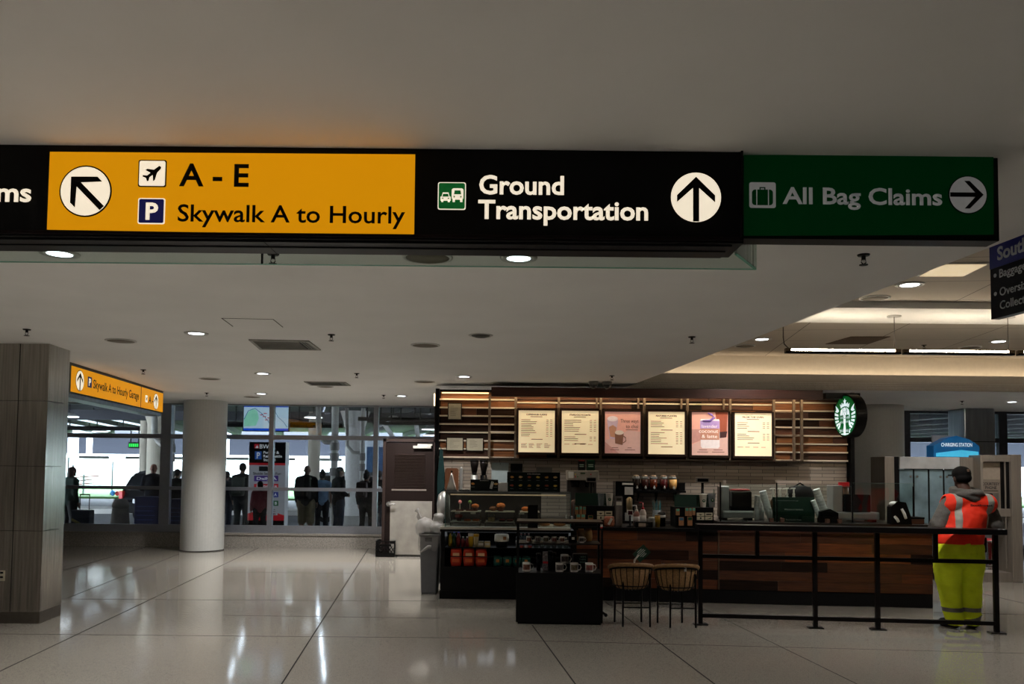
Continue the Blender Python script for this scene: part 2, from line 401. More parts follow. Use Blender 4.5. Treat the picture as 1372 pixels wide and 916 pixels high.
# ================================================================== CEILING FITTINGS
m_lens = M('lamp_lens', (250, 250, 250), .4, emit=(240, 246, 255), es=9)
m_rim = M('fitting_rim', (196, 194, 190), .4, .2)
m_spk = M('speaker_grille', (112, 103, 90), .7, var=.2, scale=150)
def downlight(x, y, z, label, r=.085, power=36, group='recessed round downlights', col=(1, .98, .95)):
    t = thing('downlight', label, 'ceiling light', (x, y, z), 0, group)
    MB().lathe([(r * .82, -.002), (r * .86, -.008), (r * 1.28, -.009), (r * 1.32, 0)], seg=28).build('trim_ring', m_rim, t)
    MB().cyl((0, 0, -.006), (0, 0, -.001), r * .83, seg=28).build('lens', m_lens, t)
    L = bpy.data.lights.new('downlight_lamp', 'AREA'); L.shape = 'DISK'; L.size = r * 1.6; L.energy = power; L.color = col; L.spread = math.radians(125)
    l = bpy.data.objects.new('downlight_lamp', L); C.objects.link(l); l.location = (0, 0, -.02); l.parent = t
    return t
DL = [(80, 339, 'bright round downlight just under the left end of the black sign'),
      (695, 345, 'bright round downlight just under the middle of the black sign'),
      (263, 446, 'round downlight left of the square ceiling access panel'),
      (352, 500, 'round downlight between the slot vent and the garage sign'),
      (622, 504, 'round downlight right above the left end of the coffee menu wall'),
      (350, 527, 'small far downlight above the television at the windows'),
      (538, 530, 'small far downlight above the brown door')]
for u, v, lb in DL:
    p = onz(u, v, CEIL); downlight(p.x, p.y, CEIL, lb, power=85 if p.y > 12 else 24 if u > 600 else 44)
for u, v, lb in ((1219, 381, 'bright round downlight in the tiled ceiling beside the square troffer'),
                 (1021, 454, 'small round downlight in the tiled ceiling at the left end of the hanging tube'),
                 (1338, 457, 'small round downlight in the tiled ceiling near the right end of the hanging tube')):
    p = onz(u, v, HZ); downlight(p.x, p.y, HZ, lb, r=.1, power=38)
p = onz(1356, 538, CEIL); downlight(p.x, p.y, CEIL, 'small downlight in the low ceiling over the courtesy phone')
for i, (x, y) in enumerate(((-6.5, 1.5), (-2.2, 1.3), (-6.5, -1.8), (-2.2, -1.8), (-4.4, -4.5), (-9.5, 4.5), (-9.5, 0))):
    downlight(x, y, CEIL, 'recessed round downlight in the white ceiling outside the view', group='downlights over the hall outside the view', power=40)
def speaker(u, v, z, label, r=.13, name='ceiling_speaker'):
    p = onz(u, v, z); t = thing(name, label, 'ceiling speaker', (p.x, p.y, z), 0, 'round flush ceiling speakers')
    MB().lathe([(0, -.006), (r, -.007), (r * 1.0, 0)], seg=28).build('grille', m_spk, t)
    MB().lathe([(r, -.004), (r * 1.01, -.010), (r * 1.14, -.008), (r * 1.16, 0)], seg=28).build('rim', m_rim, t)
for u, v, lb in ((573, 344, 'large brown speaker disc just under the black sign'), (162, 456, 'brown speaker disc over the near end of the garage sign'),
                 (570, 462, 'brown speaker disc beside the dark smoke detector'), (281, 507, 'brown speaker disc between round column and downlight'),
                 (338, 531.5, 'small far brown speaker disc above the television'), (569, 511, 'far brown speaker disc left of the coffee menu wall')):
    speaker(u, v, CEIL, lb)
for u, v, lb in ((1172, 399, 'brown speaker disc in the tiled ceiling beside the raking edge'), (998, 463, 'brown speaker disc in the tiled ceiling at the far corner of the raking edge'),
                 (1300, 465, 'brown speaker disc in the tiled ceiling behind the hanging tube')):
    speaker(u, v, HZ, lb)
m_spr = M('sprinkler_metal', (40, 37, 34), .4, .5)
def sprinkler(u, v, z, label):
    p = onz(u, v, z); t = thing('fire_sprinkler', label, 'sprinkler', (p.x, p.y, z), 0, 'small pendant fire sprinklers')
    MB().lathe([(0, -.008), (.032, -.008), (.036, 0)], seg=18).build('escutcheon', m_spr, t)
    MB().cyl((0, 0, -.03), (0, 0, -.006), .012).tube([(.011, 0, -.03), (.014, 0, -.045), (0, 0, -.058)], .003, 6).tube([(-.011, 0, -.03), (-.014, 0, -.045), (0, 0, -.058)], .003, 6).build('head', m_spr, t)
    MB().cyl((0, 0, -.062), (0, 0, -.058), .024, seg=16).build('deflector', m_spr, t)
for u, v, lb in ((366, 340, 'sprinkler just under the black sign, below the yellow panel'), (36, 441, 'sprinkler above the steel clad pier'), (444, 448, 'sprinkler at the right of the square ceiling vent'),
                 (192, 495, 'sprinkler above the yellow garage sign'), (478, 500, 'sprinkler over the far slot vent'), (277, 526, 'far sprinkler in front of the round column'),
                 (927, 451, 'sprinkler near the raking ceiling edge, over the menu boards'), (1157, 341, 'sprinkler under the green bag claim sign'),
                 (820, 503, 'sprinkler in front of the camera domes over the coffee bar'), (514, 529, 'far sprinkler over the brown door')):
    sprinkler(u, v, CEIL, lb)
sprinkler(1238, 462, HZ, 'sprinkler in the tiled ceiling behind the hanging tube')
p = onz(1100, 537, CEIL)
p = onz(1289, 537, CEIL); sprinkler(1289, 537, CEIL, 'far sprinkler in the low ceiling over the charging station')
p = onz(644, 449, CEIL)
t = thing('smoke_detector', 'dark round smoke detector in the white ceiling', 'smoke detector', (p.x, p.y, CEIL))
MB().lathe([(0, -.02), (.05, -.02), (.085, -.008), (.09, 0)], seg=24).build('body', M('detector_grey', (70, 68, 62), .6, var=.3, scale=90), t)
MB().lathe([(.088, 0), (.09, -.004), (.115, -.004), (.118, 0)], seg=24).build('rim', m_rim, t)
# rectangular diffusers
def vent(poly, label, n, z=CEIL):
    ps = [onz(u, v, z) for u, v in poly]; c = sum(ps, Vector()) / 4
    t = thing('ceiling_vent', label, 'air vent', (c.x, c.y, z), 0)
    q = [p - c for p in ps]
    def lerp(a, b): return (q[0] * (1 - a) + q[1] * a) * (1 - b) + (q[3] * (1 - a) + q[2] * a) * b
    fr = MB()
    for a0, a1, b0, b1 in ((0, 1, 0, .08), (0, 1, .92, 1), (0, .05, 0, 1), (.95, 1, 0, 1)):
        P = [lerp(a0, b0), lerp(a1, b0), lerp(a1, b1), lerp(a0, b1)]
        fr.prism([(p.x, p.y) for p in P], .012, Matrix.Translation((0, 0, -.012)))
    fr.build('frame', M('vent_frame', (150, 146, 138), .5, .3), t)
    MB().prism([(lerp(a, b).x, lerp(a, b).y) for a, b in ((.03, .03), (.97, .03), (.97, .97), (.03, .97))], .003, Matrix.Translation((0, 0, -.003))).build('plenum', m_dark, t)
    for k in range(n):
        b = .12 + .78 * k / (n - 1); P = [lerp(.05, b), lerp(.8, b), lerp(.8, b + .035), lerp(.05, b + .035)]
        MB().prism([(p.x, p.y) for p in P], .008, Matrix.Translation((0, 0, -.011))).build('slat', M('vent_slat', (120, 116, 108), .5, .3), t)
    for k in range(3):
        a = .83 + k * .045; P = [lerp(a, .1), lerp(a + .02, .1), lerp(a + .02, .9), lerp(a, .9)]
        MB().prism([(p.x, p.y) for p in P], .008, Matrix.Translation((0, 0, -.011))).build('slat', M('vent_slat'), t)
vent([(333, 454), (414, 456), (430, 468), (348, 467)], 'square slatted air vent in the white ceiling behind the access panel', 9)
vent([(407, 510.5), (463, 511.5), (470, 516), (416, 515.5)], 'far slatted air vent over the windows', 6)
p = onz(432, 518, CEIL)
speaker(436, 517.6, CEIL, 'brown disc right behind the far slot vent', r=.11)
# access panel outline
ps = [onz(u, v, CEIL) for u, v in ((297, 426), (366, 427.5), (379, 438), (312, 437))]
ap = MB()
for a, b in ((ps[0], ps[1]), (ps[1], ps[2]), (ps[0], ps[3])):
    d = b - a; ap.box((a + b) / 2 + Vector((0, 0, -.001)), (d.length, .007, .003), rot=math.atan2(d.y, d.x))
o = ap.build('access_panel_joint', M('joint_grey', (88, 85, 80), .9)); tag(o, 'thin outline of a square access panel in the white ceiling', 'access panel')  # grey joint lines of the panel
# troffers, grille and hanging tube in the coffer
def troffer(poly, label, es):
    ps = [onz(u, v, HZ) for u, v in poly]; c = sum(ps, Vector()) / 4
    t = thing('ceiling_troffer', label, 'ceiling light', (c.x, c.y, HZ))
    q = [(p - c) for p in ps]
    MB().prism([(p.x * 1.12, p.y * 1.06) for p in q], .012, Matrix.Translation((0, 0, -.012))).build('frame', m_rim, t)
    MB().prism([(p.x, p.y) for p in q], .004, Matrix.Translation((0, 0, -.016))).build('diffuser', M('troffer_diffuser_%d' % int(es * 10), (225, 215, 190), .5, emit=(255, 228, 178), es=es), t)
troffer([(1262, 352), (1322, 352), (1290, 368), (1232, 368)], 'square light troffer in the tiled ceiling beside the blue airline sign', .55)
troffer([(1225, 479), (1335, 480), (1330, 482.5), (1220, 481.5)], 'far flat troffer in the tiled ceiling over the fascia', .3)
ps = [onz(u, v, HZ) for u, v in ((1140, 450.5), (1193, 450.5), (1163, 460.5), (1106, 460.5))]; c = sum(ps, Vector()) / 4
t = thing('return_air_grille', 'brown square return grille in the tiled ceiling above the hanging tube', 'air vent', (c.x, c.y, HZ))
MB().prism([(p.x - c.x, p.y - c.y) for p in ps], .006, Matrix.Translation((0, 0, -.006))).build('grille', M('brown_grille', (78, 60, 42), .7, var=.3, scale=60), t)
tb = onz(1198, 423, HZ - .07); tY = tb.y
tz = Z(470.5, tY, 1200)
m_tube = M('fluorescent_tube', (255, 255, 250), .4, emit=(255, 238, 210), es=60)
t = thing('hanging_tube_light', 'long fluorescent tube light hung on thin wires below the tiled ceiling', 'ceiling light', (X(1198, tY, 470), tY, tz))
ox = t.location.x
for k, (a, b) in enumerate(((1052, 1206), (1210, 1358), (1363, 1510), (1515, 1662), (1667, 1814))):  # the two rightmost tubes are out of view, added for more light
    xa_, xb_ = X(a, tY, 470) - ox, X(b, tY, 470) - ox
    MB().bb((xa_, -.03, -.035), (xb_, .03, -.012), bevel=.004).build('housing', m_black, t)
    MB().cyl((xa_ + .06, 0, .008), (xb_ - .06, 0, .008), .010, seg=12).build('tube', m_tube, t)
    e = MB()
    for xx in (xa_ + .03, xb_ - .03): e.bb((xx - .03, -.025, -.02), (xx + .03, .025, .022))
    e.build('end_holders', M('holder_bronze', (92, 74, 54), .5, .4), t)
for u in (1198, 1350):
    x_ = X(u, tY, 423) - ox
    MB().cyl((x_, 0, HZ - .07 - tz - .012), (x_, 0, HZ - .07 - tz), .075, seg=24).build('canopy', m_rim, t)
    MB().cyl((x_, 0, 0), (x_, 0, HZ - .07 - tz), .0035, seg=6).build('wire', M('thin_wire', (90, 84, 76), .4, .6), t)
x_ = X(1052, tY, 470) - ox
MB().tube([(x_ - .02, 0, HZ - .07 - tz), (x_ - .02, 0, .14), (x_ - .01, 0, .07), (x_ + .06, 0, -.0)], .007).build('power_cord', M('brown_cord', (58, 46, 36), .6), t)
# ================================================================== HANGING SIGNS
SY = 3.17
m_sblack = M('sign_black', (9, 8, 10), .35, var=.1)
m_face = M('sign_face_black', (4, 4, 5), .45, var=.1)
m_yel = M('sign_yellow', (190, 122, 8), .5, spec=.1, emit=(228, 152, 6), es=.72, var=.03, scale=3)
m_lit = M('sign_white_lit', (230, 224, 208), .5, emit=(255, 240, 214), es=.85, var=.02)
m_ink = M('sign_ink_black', (8, 7, 8), .6)
m_navy = M('sign_navy', (18, 20, 74), .5, emit=(18, 22, 92), es=.35)
m_sgreen = M('sign_green_lit', (10, 92, 40), .5, emit=(8, 104, 42), es=.45)
ARROW = [(0, .83), (.76, .08), (.76, -.2), (.12, .38), (.12, -.98), (-.12, -.98), (-.12, .38), (-.76, -.2), (-.76, .08)]
def rot2(poly, a): return [(x * math.cos(a) - y * math.sin(a), x * math.sin(a) + y * math.cos(a)) for x, y in poly]
def sc2(poly, k, dx=0, dy=0): return [(x * k + dx, y * k + dy) for x, y in poly]
PLANE = [(.82, .62), (.66, .70), (.18, .34), (-.42, .42), (-.58, .30), (-.12, .06), (-.42, -.20), (-.76, -.16), (-.86, -.28), (-.52, -.42),
         (-.42, -.72), (-.28, -.66), (-.22, -.36), (.08, -.12), (.14, -.70), (.28, -.60), (.46, .06), (.80, .44)]
class Face:
    """draws flat sheet-metal and vinyl shapes on a sign face; px -> metres on the plane y = Yf"""
    def __init__(s, root, Yf): s.root, s.Y = root, Yf; s.L = root.location
    def p(s, u, v): q = at(u, v, s.Y); return q.x - s.L.x, q.z - s.L.z
    def y(s, lift): return s.Y - s.L.y - lift
    def poly(s, name, pts, mat, lift, h=.002, at_px=None):
        return MB().prism(pts, h, wallmat(0, s.y(lift - h), 0)).build(name, mat, s.root)
    def rect(s, name, u0, v0, u1, v1, mat, lift, r=0):
        x0, z1 = s.p(u0, v0); x1, z0 = s.p(u1, v1)
        pts = rrect(x0, z0, x1, z1, r) if r else [(x0, z0), (x1, z0), (x1, z1), (x0, z1)]
        return s.poly(name, pts, mat, lift)
    def text(s, body, u0, v_base, u1, cap_px, mat, lift, name='lettering', bold=.012):
        x0, z0 = s.p(u0, v_base); x1, _ = s.p(u1, v_base); h = cap_px * s.Y / FPX
        return lettering(body, mat, s.root, x0, s.y(lift), z0, h=h, w=x1 - x0, name=name, bold=bold, ex=.001)
    def arrow(s, u, v, rpx, ang, lift, ring=None):
        x, z = s.p(u, v); r = rpx * s.Y / FPX
        if ring: s.poly('disc_outline', circle(r * 1.06, 40, x, z), ring, lift)
        s.poly('arrow_disc', circle(r, 40, x, z), m_lit if s.lit else m_dim, lift + .0015)
        s.poly('arrow', sc2(rot2(ARROW, ang), r, x, z), m_ink, lift + .003)
    lit = True
m_dim = M('sign_white_faint_glow', (196, 196, 194), .5, emit=(200, 200, 200), es=.12)  # this sign is not lit: faint glow put into its white and green
m_dgreen = M('sign_green_faint_glow', (0, 58, 24), .5, emit=(0, 66, 24), es=.10, spec=.1, var=.04)
# --- the long black overhead sign
xl, xr = X(-240, SY, 200), X(996, SY, 200)
zb = Z(321, SY, 500); zt = CEIL
t = thing('overhead_sign', 'long black lit overhead sign with yellow panel, reading Ground Transportation', 'sign', ((xl + xr) / 2, SY, zb)); S = t
F = Face(t, SY); L = t.location
MB().bb((xl - L.x, 0, 0), (xr - L.x, .22, zt - zb), bevel=.004).build('cabinet', m_sblack, t)
MB().bb((xl - L.x, .02, -.008), (xr - L.x - .04, .20, 0), bevel=.002).build('bottom_rail', M('sign_rail_grey', (22, 21, 26), .4, .3), t)
MB().bb((xl - L.x, .085, -.012), (xr - L.x - .05, .095, -.008)).build('rail_groove', m_ink, t)
F.rect('face_panel', -235, 203, 990, 318, m_face, .003)
fr = MB()
x1_, z1_ = F.p(-240, 199); x2_, z2_ = F.p(995, 322)
fr.bb((x1_, F.y(.012), z2_ - .004), (x2_, F.y(0), z2_ + .008)).bb((x2_ - .008, F.y(.012), z2_), (x2_, F.y(0), zt - zb))
fr.build('face_frame', M('frame_dark_red_black', (24, 14, 16), .4, .2), t)
for k in (352,):
    x_, z_ = F.p(k, 330); MB().bb((x_ - .001, .015, -.010), (x_ + .001, .205, .001)).build('rail_joint', m_ink, t)
q = [F.p(u, v) for u, v in ((68, 204), (556.5, 207.5), (555, 316), (64, 308))]
F.poly('yellow_panel', q, m_yel, .006)
F.arrow(116, 257, 33.5, PI / 4, .0085, m_ink)
F.rect('icon_border', 187, 215, 223.5, 251.5, m_ink, .008, .008); F.rect('plane_icon', 188.5, 216.5, 222, 250, m_lit, .0095, .007)
x, z = F.p(205, 233.5); F.poly('plane_symbol', sc2(PLANE, 15 * SY / FPX, x, z), m_ink, .011)
F.rect('icon_border', 186.5, 266, 221.5, 301, m_lit, .008, .008); F.rect('parking_icon', 188, 267.5, 220, 299.5, m_navy, .0095, .006)
F.text('P', 196.5, 294.5, 213, 22, m_lit, .0105, bold=.03)
F.text('A - E', 241, 249.5, 334, 30, m_ink, .008, bold=.02)
F.text('Skywalk A to Hourly', 239, 297, 543, 23, m_ink, .008, bold=.012)
F.text('Ground', 642, 260, 755.5, 25, m_lit, .006, bold=.024)
F.text('Transportation', 640.5, 293, 868, 25, m_lit, .006, bold=.024)
F.text('All Bag Claims', -204, 268, 43, 25, m_lit, .006, bold=.024)
F.rect('icon_border', 587, 244.5, 624, 281.5, m_lit, .005, .008); F.rect('ground_transport_icon', 588.2, 245.7, 622.8, 280.3, m_sgreen, .0065, .007)
def vehicle(u0, v0, u1, v1, bus):
    x0, z1 = F.p(u0, v0); x1, z0 = F.p(u1, v1); w, h = x1 - x0, z1 - z0
    body = rrect(x0, z0 + h * .18, x1, z1, w * .18, 3) if bus else [(x0, z0 + h * .15), (x1, z0 + h * .15), (x1, z0 + h * .55), (x1 - w * .12, z0 + h * .6), (x1 - w * .22, z1), (x0 + w * .22, z1), (x0 + w * .12, z0 + h * .6), (x0, z0 + h * .55)]
    F.poly('bus_symbol' if bus else 'car_symbol', body, m_lit, .008)
    a = F.poly
    for s_ in (.08, .72): a('wheel_symbol', [(x0 + w * s_, z0), (x0 + w * (s_ + .2), z0), (x0 + w * (s_ + .2), z0 + h * .2), (x0 + w * s_, z0 + h * .2)], m_lit, .008)
    a('windscreen_symbol', [(x0 + w * .2, z0 + h * .56), (x1 - w * .2, z0 + h * .56), (x1 - w * .25, z0 + h * .84), (x0 + w * .25, z0 + h * .84)], m_sgreen, .0095)
    for s_ in (.14, .70): a('headlamp_symbol', circle(w * .07, 10, x0 + w * (s_ + .08), z0 + h * .38), m_sgreen, .0095)
vehicle(590.5, 258.5, 604, 271.5, False); vehicle(605.5, 253, 621, 271.5, True)
F.arrow(932, 265, 34, 0, .006)
# --- green bag claim sign
GY = 3.2
xl, xr = X(994, GY, 205), X(1337, GY, 205); zb = Z(321, GY, 1170)
t = thing('bag_claim_sign', 'green sign with black frame reading All Bag Claims', 'sign', ((xl + xr) / 2, GY, zb)); L = t.location
F = Face(t, GY); F.lit = False
MB().bb((xl - L.x, .0, 0), (xr - L.x, .09, CEIL - zb - .002), bevel=.003).build('cabinet', m_sblack, t)
q = [F.p(u, v) for u, v in ((996.5, 208), (1330.5, 206.5), (1331, 314.5), (996.5, 316))]
F.poly('green_face', q, m_dgreen, .003)
F.rect('bag_icon', 1003.5, 244.5, 1039, 279, m_dim, .005, .008)
x0, z1 = F.p(1007, 254.5); x1, z0 = F.p(1035, 275.5)
F.poly('suitcase_symbol', rrect(x0, z0, x1, z1, .012), m_dgreen, .007)
w = x1 - x0
for k in (.20, .76): F.poly('suitcase_strap', [(x0 + w * k, z0), (x0 + w * k + w * .04, z0), (x0 + w * k + w * .04, z1), (x0 + w * k, z1)], m_dim, .0085)
hb = MB().bb((x0 + w * .36, F.y(.007), z1), (x0 + w * .41, F.y(.004), z1 + .009)).bb((x0 + w * .59, F.y(.007), z1), (x0 + w * .64, F.y(.004), z1 + .009)).bb((x0 + w * .36, F.y(.007), z1 + .006), (x0 + w * .64, F.y(.004), z1 + .01))
hb.build('suitcase_handle', m_dgreen, t)
F.text('All Bag Claims', 1048, 273, 1261.5, 22, m_dim, .005, bold=.022)
F.arrow(1296, 261.5, 25, -PI / 2, .005, m_ink)
# --- glass baffle behind the signs
m_pane = GLASS('baffle_glass', (238, 245, 242), .1)
m_edge = M('green_glass_edge', (120, 170, 150), .15, emit=(120, 190, 160), es=.05)
BY = 3.52
xg0, xg1, xg2 = X(-240, BY, 358), X(351, BY, 358), X(1013, BY, 358); zg = Z(357, BY, 686)
t = thing('glass_baffle', 'clear glass baffle hanging from the ceiling behind the black sign', 'glass panel', (0, BY, zg))
MB().bb((xg0, -.006, 0), (xg1 - .003, .006, CEIL - zg - .003)).build('pane', m_pane, t)
MB().bb((xg1 + .003, -.006, 0), (xg2, .006, CEIL - zg - .003)).build('pane', m_pane, t)
MB().bb((xg0, -.005, -.003), (xg2, .005, 0)).build('bottom_edge', m_edge, t)
MB().bb((xg1 - .003, -.007, 0), (xg1 + .003, .007, CEIL - zg - .003)).build('joint', m_ink, t)
pa, pb = onz(985, 339, zg), Vector((xg2, BY, zg)); d = pb - pa
mid = (pa + pb) / 2
t = thing('glass_baffle', 'short mitred glass return pane at the right end of the black sign', 'glass panel', (mid.x, mid.y, zg))
MB().box((0, 0, (CEIL - zg) / 2), (d.length - .02, .012, CEIL - zg - .006), rot=math.atan2(d.y, d.x)).build('pane', m_pane, t)
MB().box((0, 0, -.002), (d.length - .02, .010, .004), rot=math.atan2(d.y, d.x)).build('bottom_edge', m_edge, t)
# --- garage sign at left, running away from the camera
a, b = onz(92, 484, CEIL), onz(219, 524, CEIL)
LG = (b - a).xy.length; ang = math.atan2(b.y - a.y, b.x - a.x)
hz = .345
t = thing('garage_sign', 'yellow lit sign reading Skywalk A to Hourly Garage beside the steel pier', 'sign', (a.x, a.y, CEIL - hz - .03), ang)
MB().bb((0, 0, 0), (LG, .28, hz + .03), bevel=.004).build('cabinet', m_sblack, t)
MB().bb((.03, .02, -.06), (LG - .05, .26, 0), bevel=.01).build('light_trough', M('trough_metal', (120, 126, 132), .3, .8, var=.2, scale=8), t)
dv = .70 * LG
yp = MB().prism([(.09, .015), (dv - .012, .015), (dv - .012, hz - .01), (.09, hz - .01)], .003, wallmat(0, 0, .0)).build('yellow_panel', m_yel, t)
MB().prism([(dv + .012, .015), (LG - .02, .015), (LG - .02, hz - .01), (dv + .012, hz - .01)], .003, wallmat(0, 0, .0)).build('yellow_panel', m_yel, t)
MB().bb((dv - .012, -.005, .01), (dv + .012, 0, hz)).build('divider', M('divider_red_brown', (92, 40, 12), .5), t)
def disc(x, z, r):
    MB().prism(circle(r * 1.07, 32, x, z), .002, wallmat(0, -.003, 0)).build('disc_outline', m_ink, t)
    MB().prism(circle(r, 32, x, z), .002, wallmat(0, -.0045, 0)).build('arrow_disc', m_lit, t)
    MB().prism(sc2(ARROW, r, x, z), .002, wallmat(0, -.006, 0)).build('arrow', m_ink, t)
disc(.36, .175, .125); disc(LG - .42, .165, .125)
MB().prism(rrect(.62, .12, .76, .26, .01), .002, wallmat(0, -.003, 0)).build('parking_icon', m_navy, t)
lettering('P', m_lit, t, .66, -.005, .145, h=.09, bold=.03)
lettering('Skywalk A to Hourly Garage', m_ink, t, .82, -.003, .125, h=.115, w=dv - .10 - .82, bold=.012)
MB().prism(rrect(dv + .22, .115, dv + .33, .225, .01), .002, wallmat(0, -.003, 0)).build('plane_icon', m_lit, t)
MB().prism(sc2(PLANE, .046, dv + .275, .17), .002, wallmat(0, -.0045, 0)).build('plane_symbol', m_ink, t)
lettering('A - E', m_ink, t, dv + .39, -.003, .115, h=.11, w=.40, bold=.02)
# --- blue and black airline bag sign at right, seen edge on
AY = 4.6
p0 = at(1326, 327, AY); zb = at(1327, 428, AY).z
ang = math.atan2(-1, .11); LW = 2.2; H = p0.z - zb
t = thing('airline_bag_sign', 'dark hanging sign with blue top band at the right edge of the view', 'sign', (p0.x, p0.y, zb), ang)
MB().bb((0, 0, 0), (LW, .05, H), bevel=.002).build('panel', M('sign_near_black', (14, 15, 24), .4), t)
MB().bb((0, -.003, H * .66), (LW, 0, H)).build('blue_band', M('sign_band_blue', (22, 28, 110), .4, var=.03), t)
m_grey_text = M('sign_text_grey', (176, 178, 184), .5)
lettering('South', m_grey_text, t, .065, -.004, H * .745, h=H * .165, bold=.03)
lettering('Baggage', m_grey_text, t, .075, -.001, H * .515, h=H * .105, bold=.012)
lettering('Oversized', m_grey_text, t, .075, -.001, H * .275, h=H * .105, bold=.012)
lettering('Collection', m_grey_text, t, .075, -.001, H * .10, h=H * .105, bold=.012)
for z in (.56, .32): MB().prism(circle(.011, 14, .04, H * z), .002, wallmat(0, 0, 0)).build('bullet', m_grey_text, t)
for x_ in (.35, 1.8): MB().cyl((x_, .025, H), (x_, .025, HZ - zb), .006, seg=8).build('hanging_rod', m_black, t)
# ================================================================== THE KERBSIDE OUTSIDE
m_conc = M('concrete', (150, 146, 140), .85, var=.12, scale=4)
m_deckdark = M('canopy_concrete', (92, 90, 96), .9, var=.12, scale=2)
m_asph = M('asphalt', (120, 120, 122), .85, var=.15, scale=12)
o = MB().bb((-40, WY + .3, -.15), (30, 21.5, 0)).build('pavement', m_conc); struct(o)
o = MB().bb((-70, 21.5, -.3), (60, 43, -.16)).build('road', m_asph); struct(o)
o = MB().bb((-70, 30, -.16), (40, 31.6, .02)).build('traffic_island', M('pale_kerb', (190, 186, 180), .8)); struct(o)
o = MB().bb((-90, 43, -.3), (60, 59.4, -.06)).build('lawn', M('grass_green', (72, 112, 54), .9, var=.3, scale=30)); o['kind'] = 'stuff'; tag(o, 'strip of green grass beyond the road outside', 'grass')
# canopy: concrete decks with narrow open slots between them, running away from the building
CZ = 3.55
cdir = -.25
k = 0
x = -44.0
while x < 34:
    w_ = 2.3
    P = [(x, 17.31), (x + w_, 17.31), (x + w_ + cdir * 29, 46), (x + cdir * 29, 46)]
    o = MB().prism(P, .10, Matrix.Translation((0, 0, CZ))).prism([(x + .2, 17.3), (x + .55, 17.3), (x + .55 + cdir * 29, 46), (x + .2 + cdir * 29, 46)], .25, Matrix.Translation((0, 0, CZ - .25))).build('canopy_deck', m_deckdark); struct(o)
    x += w_ + (.07 if x < -4 else .01); k += 1
o = MB().bb((-44, 24.9, 3.0), (8, 25.3, CZ - .26)).build('canopy_beam', M('dark_beam', (52, 52, 58), .8)); struct(o)
o = MB().bb((-9, 18.0, 3.0), (1.0, 18.3, 3.5)).build('canopy_edge_beam', M('dark_beam')); struct(o)
# far white wall with slots, dark deck behind it with pale pillars
FYW = 60
t = thing('retaining_wall', 'long bright white wall with slots across the road', 'wall', (-20, FYW, 0))
zt = Z(608, FYW, 150)
MB().bb((-60, 0, -.2), (50, .4, zt)).build('wall_face', M('white_wall', (240, 240, 242), .8, var=.03), t)
for i in range(18):
    xx = -32 + i * 3.4; MB().bb((xx, -.02, zt - .34), (xx + 2.2, .01, zt - .16)).build('slot', m_dark, t)
MB().bb((-60, -.5, -.1), (50, -.44, .95)).build('fence_screen', M('pale_green_screen', (196, 212, 206), .7, alpha=.75), t)
o = MB().bb((-90, 74, 2.2), (60, 75, 9)).bb((-90, 64, 4.3), (60, 75, 5)).build('far_deck', M('far_dark_deck', (40, 42, 50), .9)); struct(o)
for i, (u0, u1) in enumerate(((90, 103), (114.5, 122), (300, 306), (478, 486))):
    a, b = X(u0, 66), X(u1, 66)
    t = thing('pillar', ['broad bright pillar above the far white wall at the left', 'slim bright pillar above the far white wall', 'pale pillar above the far wall, left of the totem', 'pale pillar above the far wall behind the long haired woman'][i], 'pillar', ((a + b) / 2, 66, 0))
    MB().cyl((0, 0, 0), (0, 0, 4.3), (b - a) / 2, seg=20).build('shaft', M('white_wall'), t)
    MB().bb((-(b - a) * .7, -(b - a) * .7, 3.9), ((b - a) * .7, (b - a) * .7, 4.3)).build('capital', M('white_wall'), t)
for (u0, v0, u1, v1, lb) in ((173, 594, 186, 599, 'small green light board above the dark car'), (223.5, 600, 233, 605, 'small green light board left of the round column')):
    Y_ = 40; a, b = at(u0, v0, Y_), at(u1, v1, Y_)
    t = thing('message_board', lb, 'sign', ((a.x + b.x) / 2, Y_, a.z + .25))
    w_ = (b.x - a.x) / 2; h_ = a.z - b.z
    MB().bb((-w_ * 1.15, 0, -.3 - h_), (w_ * 1.15, .15, -.18)).build('case', m_black, t)
    for q_ in range(5): MB().bb((-w_ + q_ * w_ * .4, -.01, -.25 - h_ * .9), (-w_ + q_ * w_ * .4 + w_ * .27, 0, -.25)).build('lit_segment', M('green_light', (20, 200, 60), .5, emit=(20, 255, 80), es=1.2), t)
    for s_ in (-1, 1): MB().cyl((s_ * w_ * .8, .07, -.2), (s_ * w_ * .8, .07, CZ - t.location.z), .03, seg=8).build('hanger', m_black, t)
# canopy columns and drain pipes
m_colb = M('beige_column', (178, 168, 152), .7, var=.06, scale=3)
def ocol(u0, u1, Y, label, mat=m_colb, cap=True):
    a, b = X(u0, Y), X(u1, Y); r = (b - a) / 2
    t = thing('canopy_column', label, 'column', ((a + b) / 2, Y, 0 if Y < 21.5 else -.16))
    zt_ = CZ - .25 - t.location.z
    MB().cyl((0, 0, 0), (0, 0, zt_), r, seg=28).build('shaft', mat, t)
    if cap: MB().cyl((0, 0, zt_ - .5), (0, 0, zt_), r * 1.02, r * 1.6, seg=28).build('capital', mat, t)
    MB().cyl((0, 0, 0), (0, 0, .35), r * 1.08, seg=28).build('plinth', m_conc, t)
ocol(196.5, 223, 23, 'thick beige canopy column behind the bald man in the dark jacket')
ocol(186, 196.5, 29, 'slim beige canopy column left of the thick beige one', cap=False)
ocol(412, 428, 25, 'beige canopy column behind the bun haired woman in blue', cap=False)
ocol(462, 487, 24.6, 'thick white canopy column right of the drain pipe', M('white_column', (206, 202, 198), .6))
